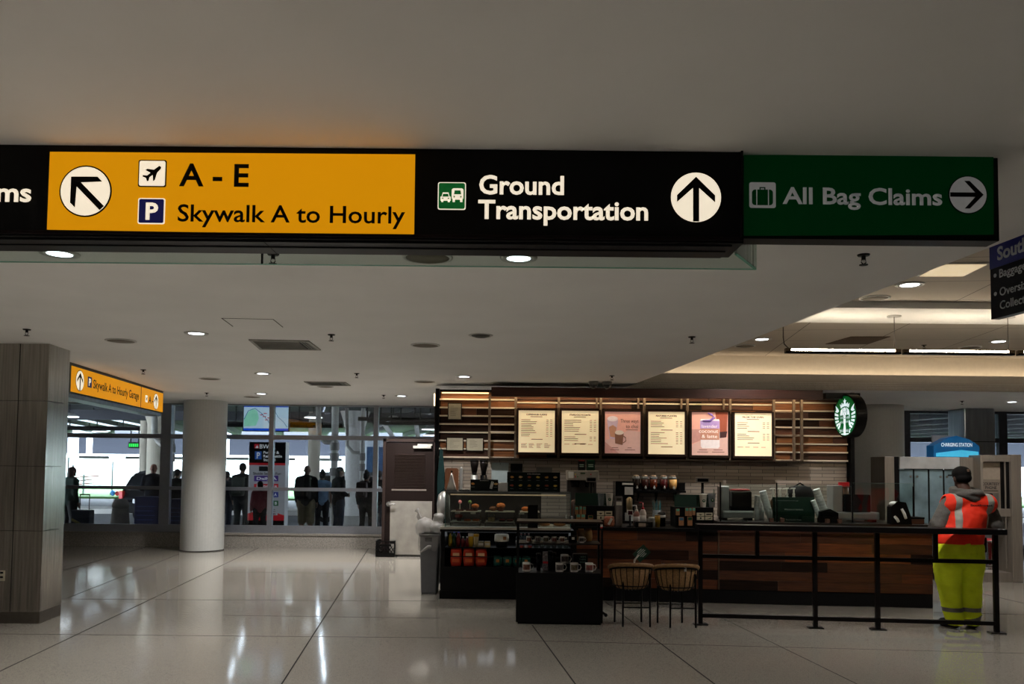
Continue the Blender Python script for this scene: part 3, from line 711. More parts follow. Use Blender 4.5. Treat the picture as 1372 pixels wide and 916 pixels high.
def pipe(u, Y, r, label, joints):
    x_ = X(u, Y); t = thing('drain_pipe', label, 'pipe', (x_, Y, 0 if Y < 21.5 else -.16))
    MB().cyl((0, 0, 0), (0, 0, CZ - .3 - t.location.z), r, seg=14).build('pipe', M('pipe_grey', (168, 164, 158), .5), t)
    for v in joints: MB().cyl((0, 0, Z(v, Y, u) - .1), (0, 0, Z(v, Y, u) + .1), r * 1.35, seg=14).build('coupling', M('pipe_coupling', (110, 104, 100), .5), t)
    z_ = Z(joints[0], Y, u); MB().tube([(0, 0, z_ + .1), (-.25, 0, z_ + .12), (-.42, 0, z_ + .3), (-.45, 0, CZ - .3 - t.location.z)], r * .8, 10).build('branch', M('pipe_grey'), t)
pipe(447.5, 21.3, .09, 'tall drain pipe beside the long haired woman', (598, 612, 632))
pipe(485, 22.5, .06, 'thin drain pipe at the right of the white canopy column', (604, 618))
pipe(226.5, 21.8, .1, 'drain pipe between the bald man and the round column', (592, 605))
# overhead conduits
for i, (v, Y_, u0, u1, lb) in enumerate(((566, 20, 500, 600, 'dark conduit rack over the brown door'), (561, 20.4, 480, 600, 'upper dark conduit over the brown door'), (568, 22, 300, 460, 'dark pipe run under the canopy behind the television'), (573, 30, 80, 215, 'dark sprinkler main under the canopy behind the garage sign'))):
    a, b = at(u0, v, Y_), at(u1, v + (u1 - u0) * .01, Y_)
    t = thing('conduit', lb, 'pipe', a)
    MB().cyl((0, 0, 0), b - a, .05 + .03 * (i > 1), seg=10).build('pipe', m_black, t)
    for s_ in (.1, .37, .63, .9): q_ = (b - a) * s_; MB().cyl(q_, (q_.x, 0, CZ - a.z), .02, seg=6).build('hanger', m_black, t)
# white braces of the road deck beyond the door
for i, (p_, q_, lb) in enumerate((((511, 562), (527, 586), 'long white diagonal brace above the brown door'), ((557, 563), (560, 586), 'upright white brace above the brown door'), ((458, 566), (490, 586), 'white diagonal brace over the white canopy column'))):
    a, b = at(*p_, 33 + i * .6), at(*q_, 33 + i * .6); t = tag(MB().box(((b - a) / 2), ((b - a).length, .3, .16), rot=Vector((1, 0, 0)).rotation_difference(b - a).to_matrix()).build('brace', M('white_column')), lb, 'beam'); t.location = a
for i, (q_, r_) in enumerate((((124, 556), (143, 560)), ((147.5, 561), (197, 571)), ((99, 560), (197, 580)), ((88, 567), (146, 577)), ((88, 573), (126, 581)), ((174, 556.5), (197, 561.5)))):
    a, b = onz(*q_, 3.27), onz(*r_, 3.27); d = b - a; t = thing('canopy_tube_lamp', 'bright line lamp outside seen below the garage sign, %s' % ('short one at the top left', 'second from the top', 'longest', 'fourth from the top', 'lowest', 'short one at the top right')[i], 'lamp', a, math.atan2(d.y, d.x))
    MB().bb((0, -.06, -.03), (d.length, .06, .02)).build('lens', M('line_lamp_lens', (255, 255, 255), .4, emit=(240, 246, 255), es=2.5), t); MB().bb((-.05, -.08, .02), (d.length + .05, .08, .05)).build('housing', m_black, t)
    for s_ in (.05, .5, .95): MB().cyl((d.length * s_, 0, .05), (d.length * s_, 0, CZ - 3.27), .02, seg=6).build('hanger', m_black, t)
def bay_lamp(u, v, Y, label, r=.28):
    p = at(u, v, Y); t = thing('bay_lamp', label, 'lamp', p, 0, 'lamps under the kerbside canopy')
    MB().lathe([(0, .12), (.08, .12), (r * .6, .06), (r, 0), (r * .94, 0), (0, .04)], seg=20).build('shade', m_rim, t)
    MB().cyl((0, 0, -.012), (0, 0, .0), r * .9, seg=20).build('lens', M('bay_lamp_lens', (255, 255, 255), .4, emit=(255, 255, 255), es=8), t)
    MB().cyl((0, 0, .1), (0, 0, CZ + .05 - p.z), .015, seg=6).build('rod', m_black, t)
for u, v, Y, lb in ((527, 563, 21, 'bright bay lamp outside above the brown door'), (93, 558, 24, 'bay lamp under the canopy beside the steel pier'), (134, 578, 34, 'far bay lamp under the canopy behind the garage sign'),
                    (576, 575, 26, 'upper bay lamp at the edge of the coffee wall'), (577, 583, 29, 'lower bay lamp at the edge of the coffee wall'), (396, 563, 30, 'bay lamp under the canopy right of the television'), (420, 559, 24, 'small bay lamp above the canopy column')):
    bay_lamp(u, v, Y, lb, .28 if Y < 30 else .34)
# parking totem
TY = 18.7
a, b = X(333, TY, 640), X(382, TY, 640); zt = Z(592, TY, 350); zz = lambda v: Z(v, TY, 357) 
t = thing('shuttle_totem', 'tall black and grey sign pillar for parking shuttles outside', 'sign', ((a + b) / 2, TY, 0)); w = (b - a) / 2
m_tot = M('totem_grey', (178, 178, 180), .5, emit=(178, 178, 182), es=.3, var=.02); m_totb = M('totem_black', (18, 18, 20), .5); m_tred = M('totem_red', (190, 30, 42), .5, emit=(190, 30, 42), es=.35); m_wtxt = M('totem_white', (232, 232, 232), .5, emit=(225, 225, 225), es=.4)  # faint glow added to the totem's colours to brighten its face
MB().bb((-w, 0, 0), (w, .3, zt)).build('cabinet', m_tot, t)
MB().bb((-w, -.004, zz(620)), (w, 0, zt)).build('black_header', m_totb, t)
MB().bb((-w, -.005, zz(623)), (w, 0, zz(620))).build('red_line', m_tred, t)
MB().bb((-w, -.004, 0), (w, 0, zz(697))).build('black_foot', m_totb, t)
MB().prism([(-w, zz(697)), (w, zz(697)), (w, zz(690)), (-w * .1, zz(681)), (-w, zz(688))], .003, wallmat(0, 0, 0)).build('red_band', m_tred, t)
F = Face(t, TY)
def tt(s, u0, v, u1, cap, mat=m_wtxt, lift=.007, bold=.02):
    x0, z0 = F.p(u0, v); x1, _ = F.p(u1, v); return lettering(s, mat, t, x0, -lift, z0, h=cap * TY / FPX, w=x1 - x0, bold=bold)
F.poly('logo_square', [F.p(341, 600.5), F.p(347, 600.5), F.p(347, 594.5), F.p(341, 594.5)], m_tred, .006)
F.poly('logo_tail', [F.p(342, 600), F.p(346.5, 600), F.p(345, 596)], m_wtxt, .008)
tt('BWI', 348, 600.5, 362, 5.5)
F.poly('parking_icon', [F.p(341.5, 615), F.p(350.5, 615), F.p(350.5, 604.5), F.p(341.5, 604.5)], M('parking_blue', (40, 90, 170), .5, emit=(40, 90, 170), es=.4), .006)
tt('P', 344, 613.5, 348.5, 7.5)
for s_, v, u1 in (('Parking &', 607.5, 374), ('Rail Shuttle', 612.5, 378), ('Stop #1', 617.5, 369)): tt(s_, 353, v, u1, 3.4)
F.poly('bus_picture', [F.p(347, 631), F.p(359, 631), F.p(360, 628), F.p(358, 624.5), F.p(347, 624.5)], M('bus_picture_dark', (70, 74, 80), .5), .006)
F.poly('shuttle_mark', [F.p(363, 630.5), F.p(368, 630.5), F.p(368, 625), F.p(363, 625)], m_tred, .006)
tt('Shuttle Service For:', 339, 635.5, 377, 3.2, M('totem_ink', (40, 40, 44), .5))
for (v0, v1, col, s_) in ((637, 644.5, (74, 44, 130), 'Daily A'), (648, 654.5, (196, 32, 44), 'Express'), (659, 666, (36, 50, 140), 'Long Term A'), (670.5, 677.5, (20, 92, 52), 'Long Term B')):
    F.poly('destination_box', [F.p(340.5, v1), F.p(373, v1), F.p(373, v0), F.p(340.5, v0)], M('box_%d' % v0, col, .5, emit=col, es=.4), .006)
    tt(s_, 344, v1 - 2, 371, 3.6, lift=.008)
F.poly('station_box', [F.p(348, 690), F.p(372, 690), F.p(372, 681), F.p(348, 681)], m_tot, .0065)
tt('MARC', 352, 685, 369, 3, M('totem_ink'), .009); tt('Station', 352, 689.3, 369, 3, M('totem_ink'), .009)
# television with a map, hung outside from the canopy
VY = 18.1
a = at(327, 543.5, VY); b = at(386, 577, VY)
t = thing('television', 'lit television showing a pale map, hung outside the windows', 'screen', ((a.x + b.x) / 2, VY, b.z)); w, h = (b.x - a.x) / 2, a.z - b.z
MB().bb((-w - .02, 0, -.02), (w + .02, .07, h + .02), bevel=.006).build('case', m_black, t)
MB().bb((-w, -.003, 0), (w, 0, h)).build('screen', M('map_pale', (205, 225, 235), .3, emit=(196, 222, 236), es=.75, var=.02), t)
sc_ = t.children[-1] if t.children[-1].name.startswith('screen') else t.children[0]
mg = M('map_green', (150, 220, 190), .4, emit=(150, 222, 190), es=.75); mb_ = M('map_blue', (20, 70, 190), .4, emit=(24, 84, 210), es=.8); ml = M('map_line', (60, 120, 160), .4, emit=(70, 130, 170), es=.5); mr_ = M('map_red', (200, 60, 80), .4, emit=(205, 60, 90), es=.6)
for z0, z1 in ((0, h * .09), (h * .955, h)): MB().bb((-w, -.005, z0), (w, -.002, z1)).build('blue_bar', mb_, sc_)
MB().prism([(-w * .98, h * .16), (-w * .45, h * .2), (-w * .32, h * .5), (-w * .4, h * .8), (-w * .62, h * .9), (-w * .85, h * .7), (-w * .98, h * .5)], .002, wallmat(0, -.003, 0)).build('green_area', mg, sc_)
MB().tube([(-w * .98, -.006, h * .45), (-w * .8, -.006, h * .8), (-w * .5, -.006, h * .9), (-w * .2, -.006, h * .7), (w * .1, -.006, h * .4), (w * .2, -.006, h * .2)], .008, 6).build('route_line', ml, sc_)
MB().tube([(w * .35, -.006, h * .85), (w * .55, -.006, h * .55), (w * .8, -.006, h * .35), (w * .95, -.006, h * .15)], .006, 6).build('route_line', ml, sc_)
for x_, z_ in ((-.2, .62), (-.08, .55), (.02, .42), (.12, .5), (-.05, .68)): MB().bb((x_ * w - .03, -.006, z_ * h), (x_ * w + .04, -.003, z_ * h + .02)).build('map_mark', mr_, sc_)
MB().cyl((0, .05, h), (0, .05, CZ - b.z + .1 if False else 3.0 - b.z), .03, seg=10).build('bracket', m_black, t)
# litter bin, blue boxes
p = at(161.5, 680, 18.6)
t = thing('litter_bin', 'tapered concrete litter bin with round lid outside the left window', 'bin', (p.x, 18.6, 0))
MB().lathe([(.22, 0), (.225, .02), (.175, .62), (.165, .68)], seg=24).build('body', M('pebble_concrete', (140, 132, 122), .85, var=.35, scale=70), t)
MB().lathe([(.18, .68), (.175, .76), (.13, .86), (.1, .87), (0, .87)], seg=24).build('lid', M('lid_stone', (150, 142, 132), .8), t)
def bluebox(u0, u1, Y, v, label):
    a, b = X(u0, Y), X(u1, Y); t = thing('blue_box', label, 'box', ((a + b) / 2, Y, 0)); w = (b - a) / 2; h = Z(v, Y, u0)
    MB().bb((-w, 0, .08), (w, .4, h), bevel=.02).build('body', M('deep_blue_plastic', (16, 26, 84), .5), t)
    for i in range(5): MB().bb((-w * .75, -.006, h * (.35 + .11 * i)), (w * (.75 - .13 * (i % 2)), 0, h * (.35 + .11 * i) + .012)).build('print_line', M('blue_print', (70, 90, 160), .5), t)
    MB().bb((-w * 1.02, -.01, h), (w * 1.02, .41, h + .03), bevel=.008).build('lid', M('deep_blue_plastic'), t)
    for s_ in (-1, 1): MB().bb((s_ * w * .8 - .03, .05, 0), (s_ * w * .8 + .03, .35, .08)).build('foot', m_black, t)
bluebox(181, 213, 18.35, 667, 'dark blue street box in front of the bald man in the dark jacket')
bluebox(226, 247, 18.5, 670, 'dark blue street box left of the round column')
# cars and bus
def car(name, label, cat, loc, rz, paint):
    t = thing(name, label, cat, loc, rz)          # nose to +X, width along Y
    prof = [(-2.25, .35), (-2.28, .75), (-2.15, 1.0), (-1.85, 1.5), (-1.5, 1.62), (.2, 1.62), (.95, 1.1), (2.0, .98), (2.25, .75), (2.25, .35)]
    R = Matrix(((1, 0, 0, 0), (0, 0, -1, .9), (0, 1, 0, 0), (0, 0, 0, 1)))
    b_ = MB().prism(prof, 1.8, R); bmesh.ops.bevel(b_.b, geom=b_.b.edges[:], offset=.07, segments=2, affect='EDGES'); b_.build('body', paint, t)
    g = M('car_glass', (16, 18, 22), .08, spec=.8)
    for y_ in (-.905, .895): MB().prism([(-1.75, 1.08), (-1.5, 1.5), (.15, 1.5), (.75, 1.1)], .012, Matrix(((1, 0, 0, 0), (0, 0, -1, y_ + .01), (0, 1, 0, 0), (0, 0, 0, 1)))).build('side_window', g, t)
    MB().prism([(-.72, 0), (.72, 0), (.62, .5), (-.62, .5)], .012, Matrix.Translation((-2.13, 0, 1.04)) @ Matrix.Rotation(-PI / 2, 4, 'Z') @ Matrix.Rotation(PI / 2 - .5, 4, 'X')).build('rear_window', g, t)
    for s_ in (-1, 1): MB().box((-2.24, s_ * .78, .88), (.1, .16, .26), bevel=.02).build('tail_lamp', M('tail_lamp_red', (190, 24, 28), .3, emit=(255, 30, 30), es=.1), t)
    MB().box((-2.285, 0, .72), (.02, .42, .12)).build('number_plate', M('plate_white', (200, 200, 200), .5), t)
    for x_ in (-1.4, 1.4):
        for s_ in (-1, 1):
            wh = MB().cyl((x_, s_ * .78, .34), (x_, s_ * .93, .34), .34, seg=24).build('wheel', M('tyre', (18, 18, 18), .8), t)
            MB().cyl((x_, s_ * .92, .34), (x_, s_ * .94, .34), .2, seg=16).build('hubcap', M('hub_silver', (150, 150, 152), .3, .8), wh)
    return t
car('parked_car', 'dark car with red tail lamp behind the bald man at the left windows', 'car', (X(262, 26), 26.4, -.16), math.radians(62), M('car_black', (14, 14, 17), .2, var=.02))
car('parked_car', 'silver car behind the long haired woman, seen past her back', 'car', (X(500, 27.5), 27.5, -.16), 0.05, M('car_silver', (150, 152, 158), .25, .5, var=.02))
Y_ = 37; a = X(487, Y_); t = thing('shuttle_bus', 'blue glazed bus with red stripe outside beside the brown door', 'bus', (a, Y_, -.16))
MB().bb((0, 0, .35), (9, 2.5, 3.1), bevel=.12).build('body', M('bus_pale', (196, 204, 214), .35), t)
MB().bb((-.02, -.02, .9), (9.02, 2.52, 1.35)).build('red_stripe', M('bus_red', (200, 36, 60), .4), t)
for i in range(6): MB().bb((.12 + i * 1.48, -.03, 1.42), (1.5 + i * 1.48, 0, 2.7), bevel=.01).build('window', M('bus_glass', (70, 96, 130), .1, var=.3, scale=3), t)
for x_ in (1.6, 7.2): MB().cyl((x_, -.02, .42), (x_, .3, .42), .42, seg=22).build('wheel', M('tyre'), t)
# thin poles and a post by the lawn
for i, (u, v0, Y_, lb) in enumerate(((97.5, 622, 44, 'thin pole on the lawn beside the steel pier'), (150.5, 618, 46, 'thin pole on the lawn left of the dark car'), (91, 612, 45, 'short sign pole at the left end of the lawn'))):
    t = thing('pole', lb, 'pole', (X(u, Y_), Y_, -.06)); MB().cyl((0, 0, 0), (0, 0, Z(v0, Y_, u) + .06), .045, seg=8).build('shaft', M('pole_grey', (130, 134, 136), .5), t)
    MB().cyl((0, 0, 0), (0, 0, .08), .12, seg=10).build('foot', m_conc, t)
p = at(112, 650, 47); t = thing('signal_stand', 'stand with crossed arms on the lawn beyond the suitcase', 'stand', (p.x, 47, -.06))
MB().cyl((0, 0, 0), (0, 0, 1.1), .06, seg=8).build('post', M('pole_grey'), t)
for z_, w_ in ((.75, .5), (.95, .85), (.55, .6)): MB().cyl((-w_, 0, z_ - .05), (w_, 0, z_ + .08), .035, seg=8).build('arm', M('arm_rust', (130, 70, 66), .6), t)
p = at(154, 660, 44.5); t = thing('garden_ornament', 'small blue and red ornament on the grass outside', 'ornament', (p.x, 44.5, -.06))
MB().sphere((-.12, 0, .15), (.14, .1, .15)).build('blue_half', M('ornament_blue', (70, 140, 220), .5), t); MB().sphere((.13, 0, .13), (.12, .1, .13)).build('red_half', M('ornament_red', (200, 50, 60), .5), t)
# ================================================================== COFFEE BAR
BW = 12.4
m_woods = [M('plank_%s' % n, c, .55, var=.35, scale=3, stretch=(1.2, 6, 14), bump=.15) for n, c in
           (('chestnut', (96, 53, 26)), ('walnut', (64, 35, 19)), ('umber', (44, 25, 15)), ('amber', (120, 72, 34)), ('ebony', (30, 19, 13)), ('russet', (78, 41, 20)))]
m_railm = M('pale_rail', (224, 210, 186), .45, .05, var=.04)
m_postm = M('post_metal', (120, 104, 88), .4, .6, var=.1)
m_bk = M('bar_black', (10, 9, 9), .4, var=.1)
m_bk2 = M('bar_black_matt', (16, 15, 15), .75, var=.1)
wx0, wx1 = X(584, BW), X(1141, BW)
zc = lambda v, Y=BW, u=860: Z(v, Y, u)
o = struct(MB().bb((wx0, BW, 0), (wx1, BW + .14, 2.83)).build('wall_coffee_bar', m_bk2))
def tilemat():
    m = bpy.data.materials.new('stacked_tile'); m.use_nodes = True; nt = m.node_tree; b = nt.nodes['Principled BSDF']
    tc = nt.nodes.new('ShaderNodeTexCoord'); mp = nt.nodes.new('ShaderNodeMapping'); mp.inputs['Rotation'].default_value = (PI / 2, 0, 0)
    br = nt.nodes.new('ShaderNodeTexBrick'); br.inputs['Scale'].default_value = 1; br.inputs['Brick Width'].default_value = .36; br.inputs['Row Height'].default_value = .052
    br.inputs['Mortar Size'].default_value = .003; br.inputs['Color1'].default_value = lin((172, 158, 144)); br.inputs['Color2'].default_value = lin((140, 128, 116)); br.inputs['Mortar'].default_value = lin((58, 52, 48))
    nt.links.new(tc.outputs['Object'], mp.inputs[0]); nt.links.new(mp.outputs[0], br.inputs['Vector']); nt.links.new(br.outputs[0], b.inputs['Base Color']); b.inputs['Roughness'].default_value = .3
    return m
zsh = zc(612, BW, 590)
MB().bb((wx0 + .05, BW - .012, .92), (wx1 - .08, BW, zsh)).build('tile_field', tilemat(), o)
# plank cladding with horizontal metal rails
zt = 2.80
rng = random.Random(3)
pk = MB(); rows = 8
z0, pitch = zsh, (zt - zsh) / 8.0
for r in range(8):
    x = wx0 + .06
    while x < wx1 - .08:
        L = min(rng.uniform(.5, 1.5), wx1 - .08 - x); y = rng.choice((-.02, -.032, -.026))
        pk.bb((x, BW + y - .02, z0 + r * pitch + .006), (x + L - .003, BW, z0 + (r + 1) * pitch - .006), m=rng.randrange(6)); x += L
t = thing('plank_cladding', 'dark reclaimed wood planks with pale metal rails on the coffee bar wall', 'wall panel', (0, BW, zsh))
pk.build('planks', m_woods, t, loc=(0, -BW, -zsh))
for (a, b) in ((588, 655), (655, 692), (1037, 1075), (1075, 1140)):
    xa_, xb_ = X(a, BW), X(b, BW) - .003
    if b > 1100: xb_ = wx1 - .08
    for r in range(8):
        z = z0 + r * pitch - zsh
        MB().bb((xa_, -.075, z - .011), (xb_, -.03, z + .011)).build('rail', m_railm, t)
for v in (540.5,):
    z = zc(v, BW, 800) - zsh
    MB().bb((X(692, BW), -.07, z - .01), (X(1037, BW), -.035, z + .01)).build('rail', m_railm, t)
for u in (585.5, 1138.5): MB().bb((X(u - 2.5, BW), -.12, -zsh), (X(u + 2.5, BW), .0, 2.83 - zsh)).build('end_post', m_bk, t)
# steel frame that carries the menu boards
t = thing('display_rack', 'dark metal post rack carrying the six menu boards', 'rack', (0, BW - .16, zsh))
for u in (655, 690, 748, 804.5, 863, 921, 978.5, 1037, 1064, 1074.5):
    MB().bb((X(u - 1.6, BW - .16), -.02, 0), (X(u + 1.6, BW - .16), .02, zc(533) - zsh)).build('post', m_postm, t)
for u in (799, 855, 913, 970): MB().bb((X(u - 1.2, BW - .1), .05, zc(548) - zsh), (X(u + 1.2, BW - .1), .08, zc(533) - zsh)).build('stay', m_postm, t)
MB().bb((X(655, BW - .16), -.025, -.02), (X(1076, BW - .16), .13, .0)).build('bottom_bar', M('bar_edge_metal', (84, 72, 62), .4, .6), t)
for v in (551, 582): MB().bb((X(1037, BW - .16), -.02, zc(v) - zsh - .008), (X(1076, BW - .16), .02, zc(v) - zsh + .008)).build('cross_bar', m_postm, t)
for v in (547, 579): MB().bb((X(655, BW - .16), -.02, zc(v, BW, 670) - zsh - .008), (X(690, BW - .16), .02, zc(v, BW, 670) - zsh + .008)).build('cross_bar', m_railm, t)
# brown beam over the menus, and the lamps hidden behind it
BY_ = 11.95
xa_, xb_ = X(657, BY_), X(1103, BY_)
t = thing('wooden_beam', 'dark red brown beam over the menu boards', 'beam', ((xa_ + xb_) / 2, BY_, zc(533, BY_, 880)))
L = (xb_ - xa_) / 2; hb = zc(520.5, BY_, 880) - zc(533, BY_, 880)
MB().bb((-L, -.02, 0), (L, .06, hb), bevel=.004).build('board', M('beam_mahogany', (58, 26, 16), .45, var=.3, scale=3, stretch=(1, 8, 12)), t)
MB().bb((-L, .06, hb - .02), (L, BW - BY_ - .05, hb)).build('top_board', m_bk2, t)
for s in (-1, -.35, .35, 1): MB().bb((s * (L - .03) - .02, .06, hb - .06), (s * (L - .03) + .02, BW - BY_ - .05, hb - .02)).build('bracket', m_bk, t)
MB().bb((-L + .05, .08, hb - .05), (L - .05, .13, hb - .022)).build('lamp_strip', M('warm_strip', (255, 220, 170), .4, emit=(255, 205, 140), es=3), t)
La = bpy.data.lights.new('strip_lamp', 'AREA'); La.shape = 'RECTANGLE'; La.size = 2 * L - .1; La.size_y = .05; La.energy = 17; La.color = (1, .78, .5)
l = bpy.data.objects.new('strip_lamp', La); C.objects.link(l); l.location = (0, .105, hb - .06); l.rotation_euler = (math.radians(18), 0, 0); l.parent = t
xa_, xb_ = X(1103, BY_ + .1), X(1150, BY_ + .1)
o = MB().bb((xa_ + .01, BY_ + .0, zc(534, BY_, 1120)), (xb_, BY_ + .3, zc(526, BY_, 1120)), bevel=.004).build('sign_arm', m_bk); tag(o, 'black arm beyond the beam end holding the round sign', 'bracket')
# warm strip lamp over the left bay
xa_, xb_ = X(588, BW - .2), X(655, BW - .2)
t = thing('strip_light', 'warm strip light along the top of the left plank bay', 'lamp', ((xa_ + xb_) / 2, BW - .15, 2.78))
L = (xb_ - xa_) / 2
MB().bb((-L, -.06, -.005), (L, .15, .03)).build('cap_board', m_bk, t)
MB().bb((-L + .02, .02, -.02), (L - .02, .05, -.005)).build('lamp_strip', M('warm_strip'), t)
La = bpy.data.lights.new('strip_lamp', 'AREA'); La.shape = 'RECTANGLE'; La.size = 2 * L; La.size_y = .03; La.energy = 1.6; La.color = (1, .78, .5)
l = bpy.data.objects.new('strip_lamp', La); C.objects.link(l); l.location = (0, .03, -.03); l.parent = t
# little wall lamp at the corner
p = at(581, 535, BW - .1); t = thing('wall_lamp', 'small bright lamp on the left corner post of the coffee wall', 'lamp', (wx0 - .02, BW - .06, p.z))
MB().bb((-.02, -.03, -.09), (.0, .03, .09), bevel=.004).build('lens', M('wall_lamp_lens', (255, 225, 180), .4, emit=(255, 220, 165), es=4), t); MB().bb((0, -.035, -.1), (.02, .035, .1)).build('back_plate', m_bk, t)
# ---- menu boards
m_cream = M('menu_cream', (226, 212, 180), .5, emit=(246, 218, 170), es=.55, var=.02)
m_bink = M('menu_ink', (70, 48, 34), .7)
m_pink = M('poster_pink', (216, 158, 136), .5, emit=(232, 168, 150), es=.36, var=.05)
m_pinkf = M('poster_floor', (205, 165, 150), .5, emit=(215, 168, 155), es=.36, var=.05)
def pm(n, c, es=.28): return M('poster_' + n, c, .5, emit=c, es=es)
def board(u0, u1, v0, v1, label):
    Y = BW - .24; a, b = at(u0, v0, Y), at(u1, v1, Y); w, h = (b.x - a.x) / 2, a.z - b.z
    t = thing('menu_board', label, 'menu board', ((a.x + b.x) / 2, Y, b.z), 0, 'menu boards over the coffee bar')
    fr = MB()
    e = .032
    fr.bb((-w - e, -.012, -e * 1.1), (-w, .05, h + e * .6)).bb((w, -.012, -e * 1.1), (w + e, .05, h + e * .6)).bb((-w, -.012, -e * 1.1), (w, .05, 0)).bb((-w, -.012, h), (w, .05, h + e * .6)).bb((-w, .02, 0), (w, .05, h))
    fr.build('board_frame', M('menu_frame_brown', (34, 22, 16), .45), t)
    return t, w, h
def menu(u0, u1, v0, v1, label, title, blocks, foot=0, seed=0):
    t, w, h = board(u0, u1, v0, v1, label)
    MB().bb((-w, 0, 0), (w, .02, h)).build('menu_panel', m_cream, t)
    lettering(title, m_bink, t, 0, -.001, h * .885, h=h * .038, w=w * 1.15, align='CENTER', bold=.03)
    r = random.Random(seed); ln = MB()
    z = h * .845; ln.bb((-w * .35, -.0015, z), (w * .32, 0, z + h * .014))
    z = h * .77
    for n in blocks:
        for k in range(n):
            ln.bb((-w * .86, -.0015, z), (-w * .86 + w * r.uniform(.45, .95), 0, z + h * .012))
            for x_ in (.52, .74): ln.bb((w * x_, -.0015, z), (w * (x_ + .13), 0, z + h * .011))
            z -= h * .043
        z -= h * .035; ln.bb((-w * .3, -.0015, z), (w * .34, 0, z + h * .015)); z -= h * .06
    for k in range(foot):
        for c_ in range(4): ln.bb((-w * .86 + c_ * w * .43, -.0015, h * .2 - k * h * .03), (-w * .86 + c_ * w * .43 + w * r.uniform(.2, .36), 0, h * .2 - k * h * .03 + h * .01))
    ln.build('menu_lines', m_bink, t)
menu(695, 743, 549.5, 606, 'cream menu board titled Coffeehouse Classics, leftmost of the six boards', 'COFFEEHOUSE CLASSICS', (10,), 4, 1)
menu(752.8, 801.7, 550, 606.8, 'cream menu board titled Starbucks Favorites, left of the chai poster', 'STARBUCKS FAVORITES', (7, 3), 1, 2)
t, w, h = board(810.5, 858, 551.2, 607.5, 'pink poster board with two chai drinks, left of Featured Flavors')
MB().bb((-w, 0, 0), (w, .02, h)).build('poster_panel', m_pink, t)
def shape(name, pts, mat, lift): return MB().prism([(x * w, y * h) for x, y in pts], .0008, wallmat(0, -lift, 0)).build(name, mat, t)
shape('tabletop_print', [(-1, 0), (1, 0), (1, .52), (.35, .56), (-1, .30)], m_pinkf, .001)
shape('left_print', [(-1, .0), (-.2, .0), (-1, .28)], pm('rose', (196, 140, 128)), .0015)
shape('glass_print', [(-.72, .36), (-.42, .34), (-.26, .78), (-.30, .86), (-.84, .86), (-.88, .78)], pm('chai_lilac', (206, 178, 190)), .002)
shape('chai_print', [(-.70, .40), (-.44, .38), (-.34, .62), (-.55, .68), (-.78, .63)], pm('chai_tan', (196, 140, 110)), .003)
shape('foam_print', [(x, y) for x, y in circle(.3, 18, -.57, .83, .22)], pm('foam', (236, 214, 214)), .004)
shape('mug_print', [(-.42, .24), (.0, .2), (.06, .5), (-.44, .5)], pm('mug_brown', (136, 92, 72)), .004)
shape('mug_foam_print', circle(.25, 18, -.19, .50, .22), pm('foam_cream', (226, 204, 186)), .005)
MB().tube([(w * .04, -.006, h * .42), (w * .16, -.006, h * .38), (w * .18, -.006, h * .30), (w * .02, -.006, h * .25)], .008, 6).build('handle_print', pm('mug_brown', (136, 92, 72)), t)
m_pt = pm('title_brown', (120, 64, 48), .12)
lettering('Three ways', m_pt, t, -w * .12, -.003, h * .74, h=h * .085, w=w * 1.0); lettering('to chai', m_pt, t, w * .18, -.003, h * .61, h=h * .085, w=w * .68)
ln = MB()
for a, b, z in ((.18, .85, .56), (-.6, -.25, .13), (-.7, -.2, .08), (.28, .5, .13), (.12, .7, .08)): ln.bb((a * w, -.003, z * h), (b * w, -.001, z * h + h * .012))
ln.build('small_print', m_pt, t)
menu(868.5, 917.3, 551.3, 608.6, 'cream menu board titled Featured Flavors, between the two pink posters', 'FEATURED FLAVORS', (4, 7), 0, 3)
t, w, h = board(926.7, 975.4, 551.8, 610, 'pink poster board with a lavender layered drink, right of Featured Flavors')
MB().bb((-w, 0, 0), (w, .02, h)).build('poster_panel', m_pink, t)
shape('tabletop_print', [(-1, 0), (1, 0), (1, .42), (-.4, .36), (-1, .24)], m_pinkf, .001)
shape('rose_print', [(-1, .26), (-.3, .38), (-.3, .6), (-1, .6)], pm('rose', (196, 140, 128)), .0015)
shape('iced_coffee_print', [(.5, .42), (.92, .44), (.98, 1.0), (.3, 1.0)], pm('iced_coffee', (150, 74, 50)), .002)
shape('iced_coffee_base_print', [(.52, .4), (.90, .42), (.96, .56), (.5, .54)], pm('dark_coffee', (66, 34, 34)), .003)
shape('glass_print', [(-.5, .2), (-.42, .16), (.46, .16), (.54, .2), (.54, .8), (.50, .84), (-.5, .84), (-.54, .8)], pm('milk', (226, 212, 208)), .004)
shape('coffee_print', [(-.52, .36), (.52, .36), (.53, .62), (-.53, .62)], pm('latte', (190, 132, 108)), .005)
shape('lavender_print', [(-.53, .62), (.53, .62), (.53, .8), (-.53, .8)], pm('lavender', (176, 142, 190)), .005)
MB().tube([(-w * .4, -.008, h * .80), (w * .0, -.008, h * .80), (w * .24, -.008, h * .88), (w * .1, -.008, h * .94), (-w * .1, -.008, h * .98)], [.012, .02, .022, .016, .01], 6).build('swirl_print', pm('violet', (120, 90, 160)), t)
m_pw = pm('title_white', (244, 232, 224), .35)
lettering('lavender', m_pw, t, -w * .45, -.008, h * .64, h=h * .07, w=w * .86); lettering('coconut', m_pw, t, -w * .6, -.008, h * .52, h=h * .085, w=w * 1.05); lettering('& latte', m_pw, t, -w * .45, -.008, h * .40, h=h * .08, w=w * .85)
ln = MB()
for a, b, z in ((-.6, -.15, .12), (-.7, -.1, .07), (.2, .7, .12), (.12, .8, .07)): ln.bb((a * w, -.003, z * h), (b * w, -.001, z * h + h * .012))
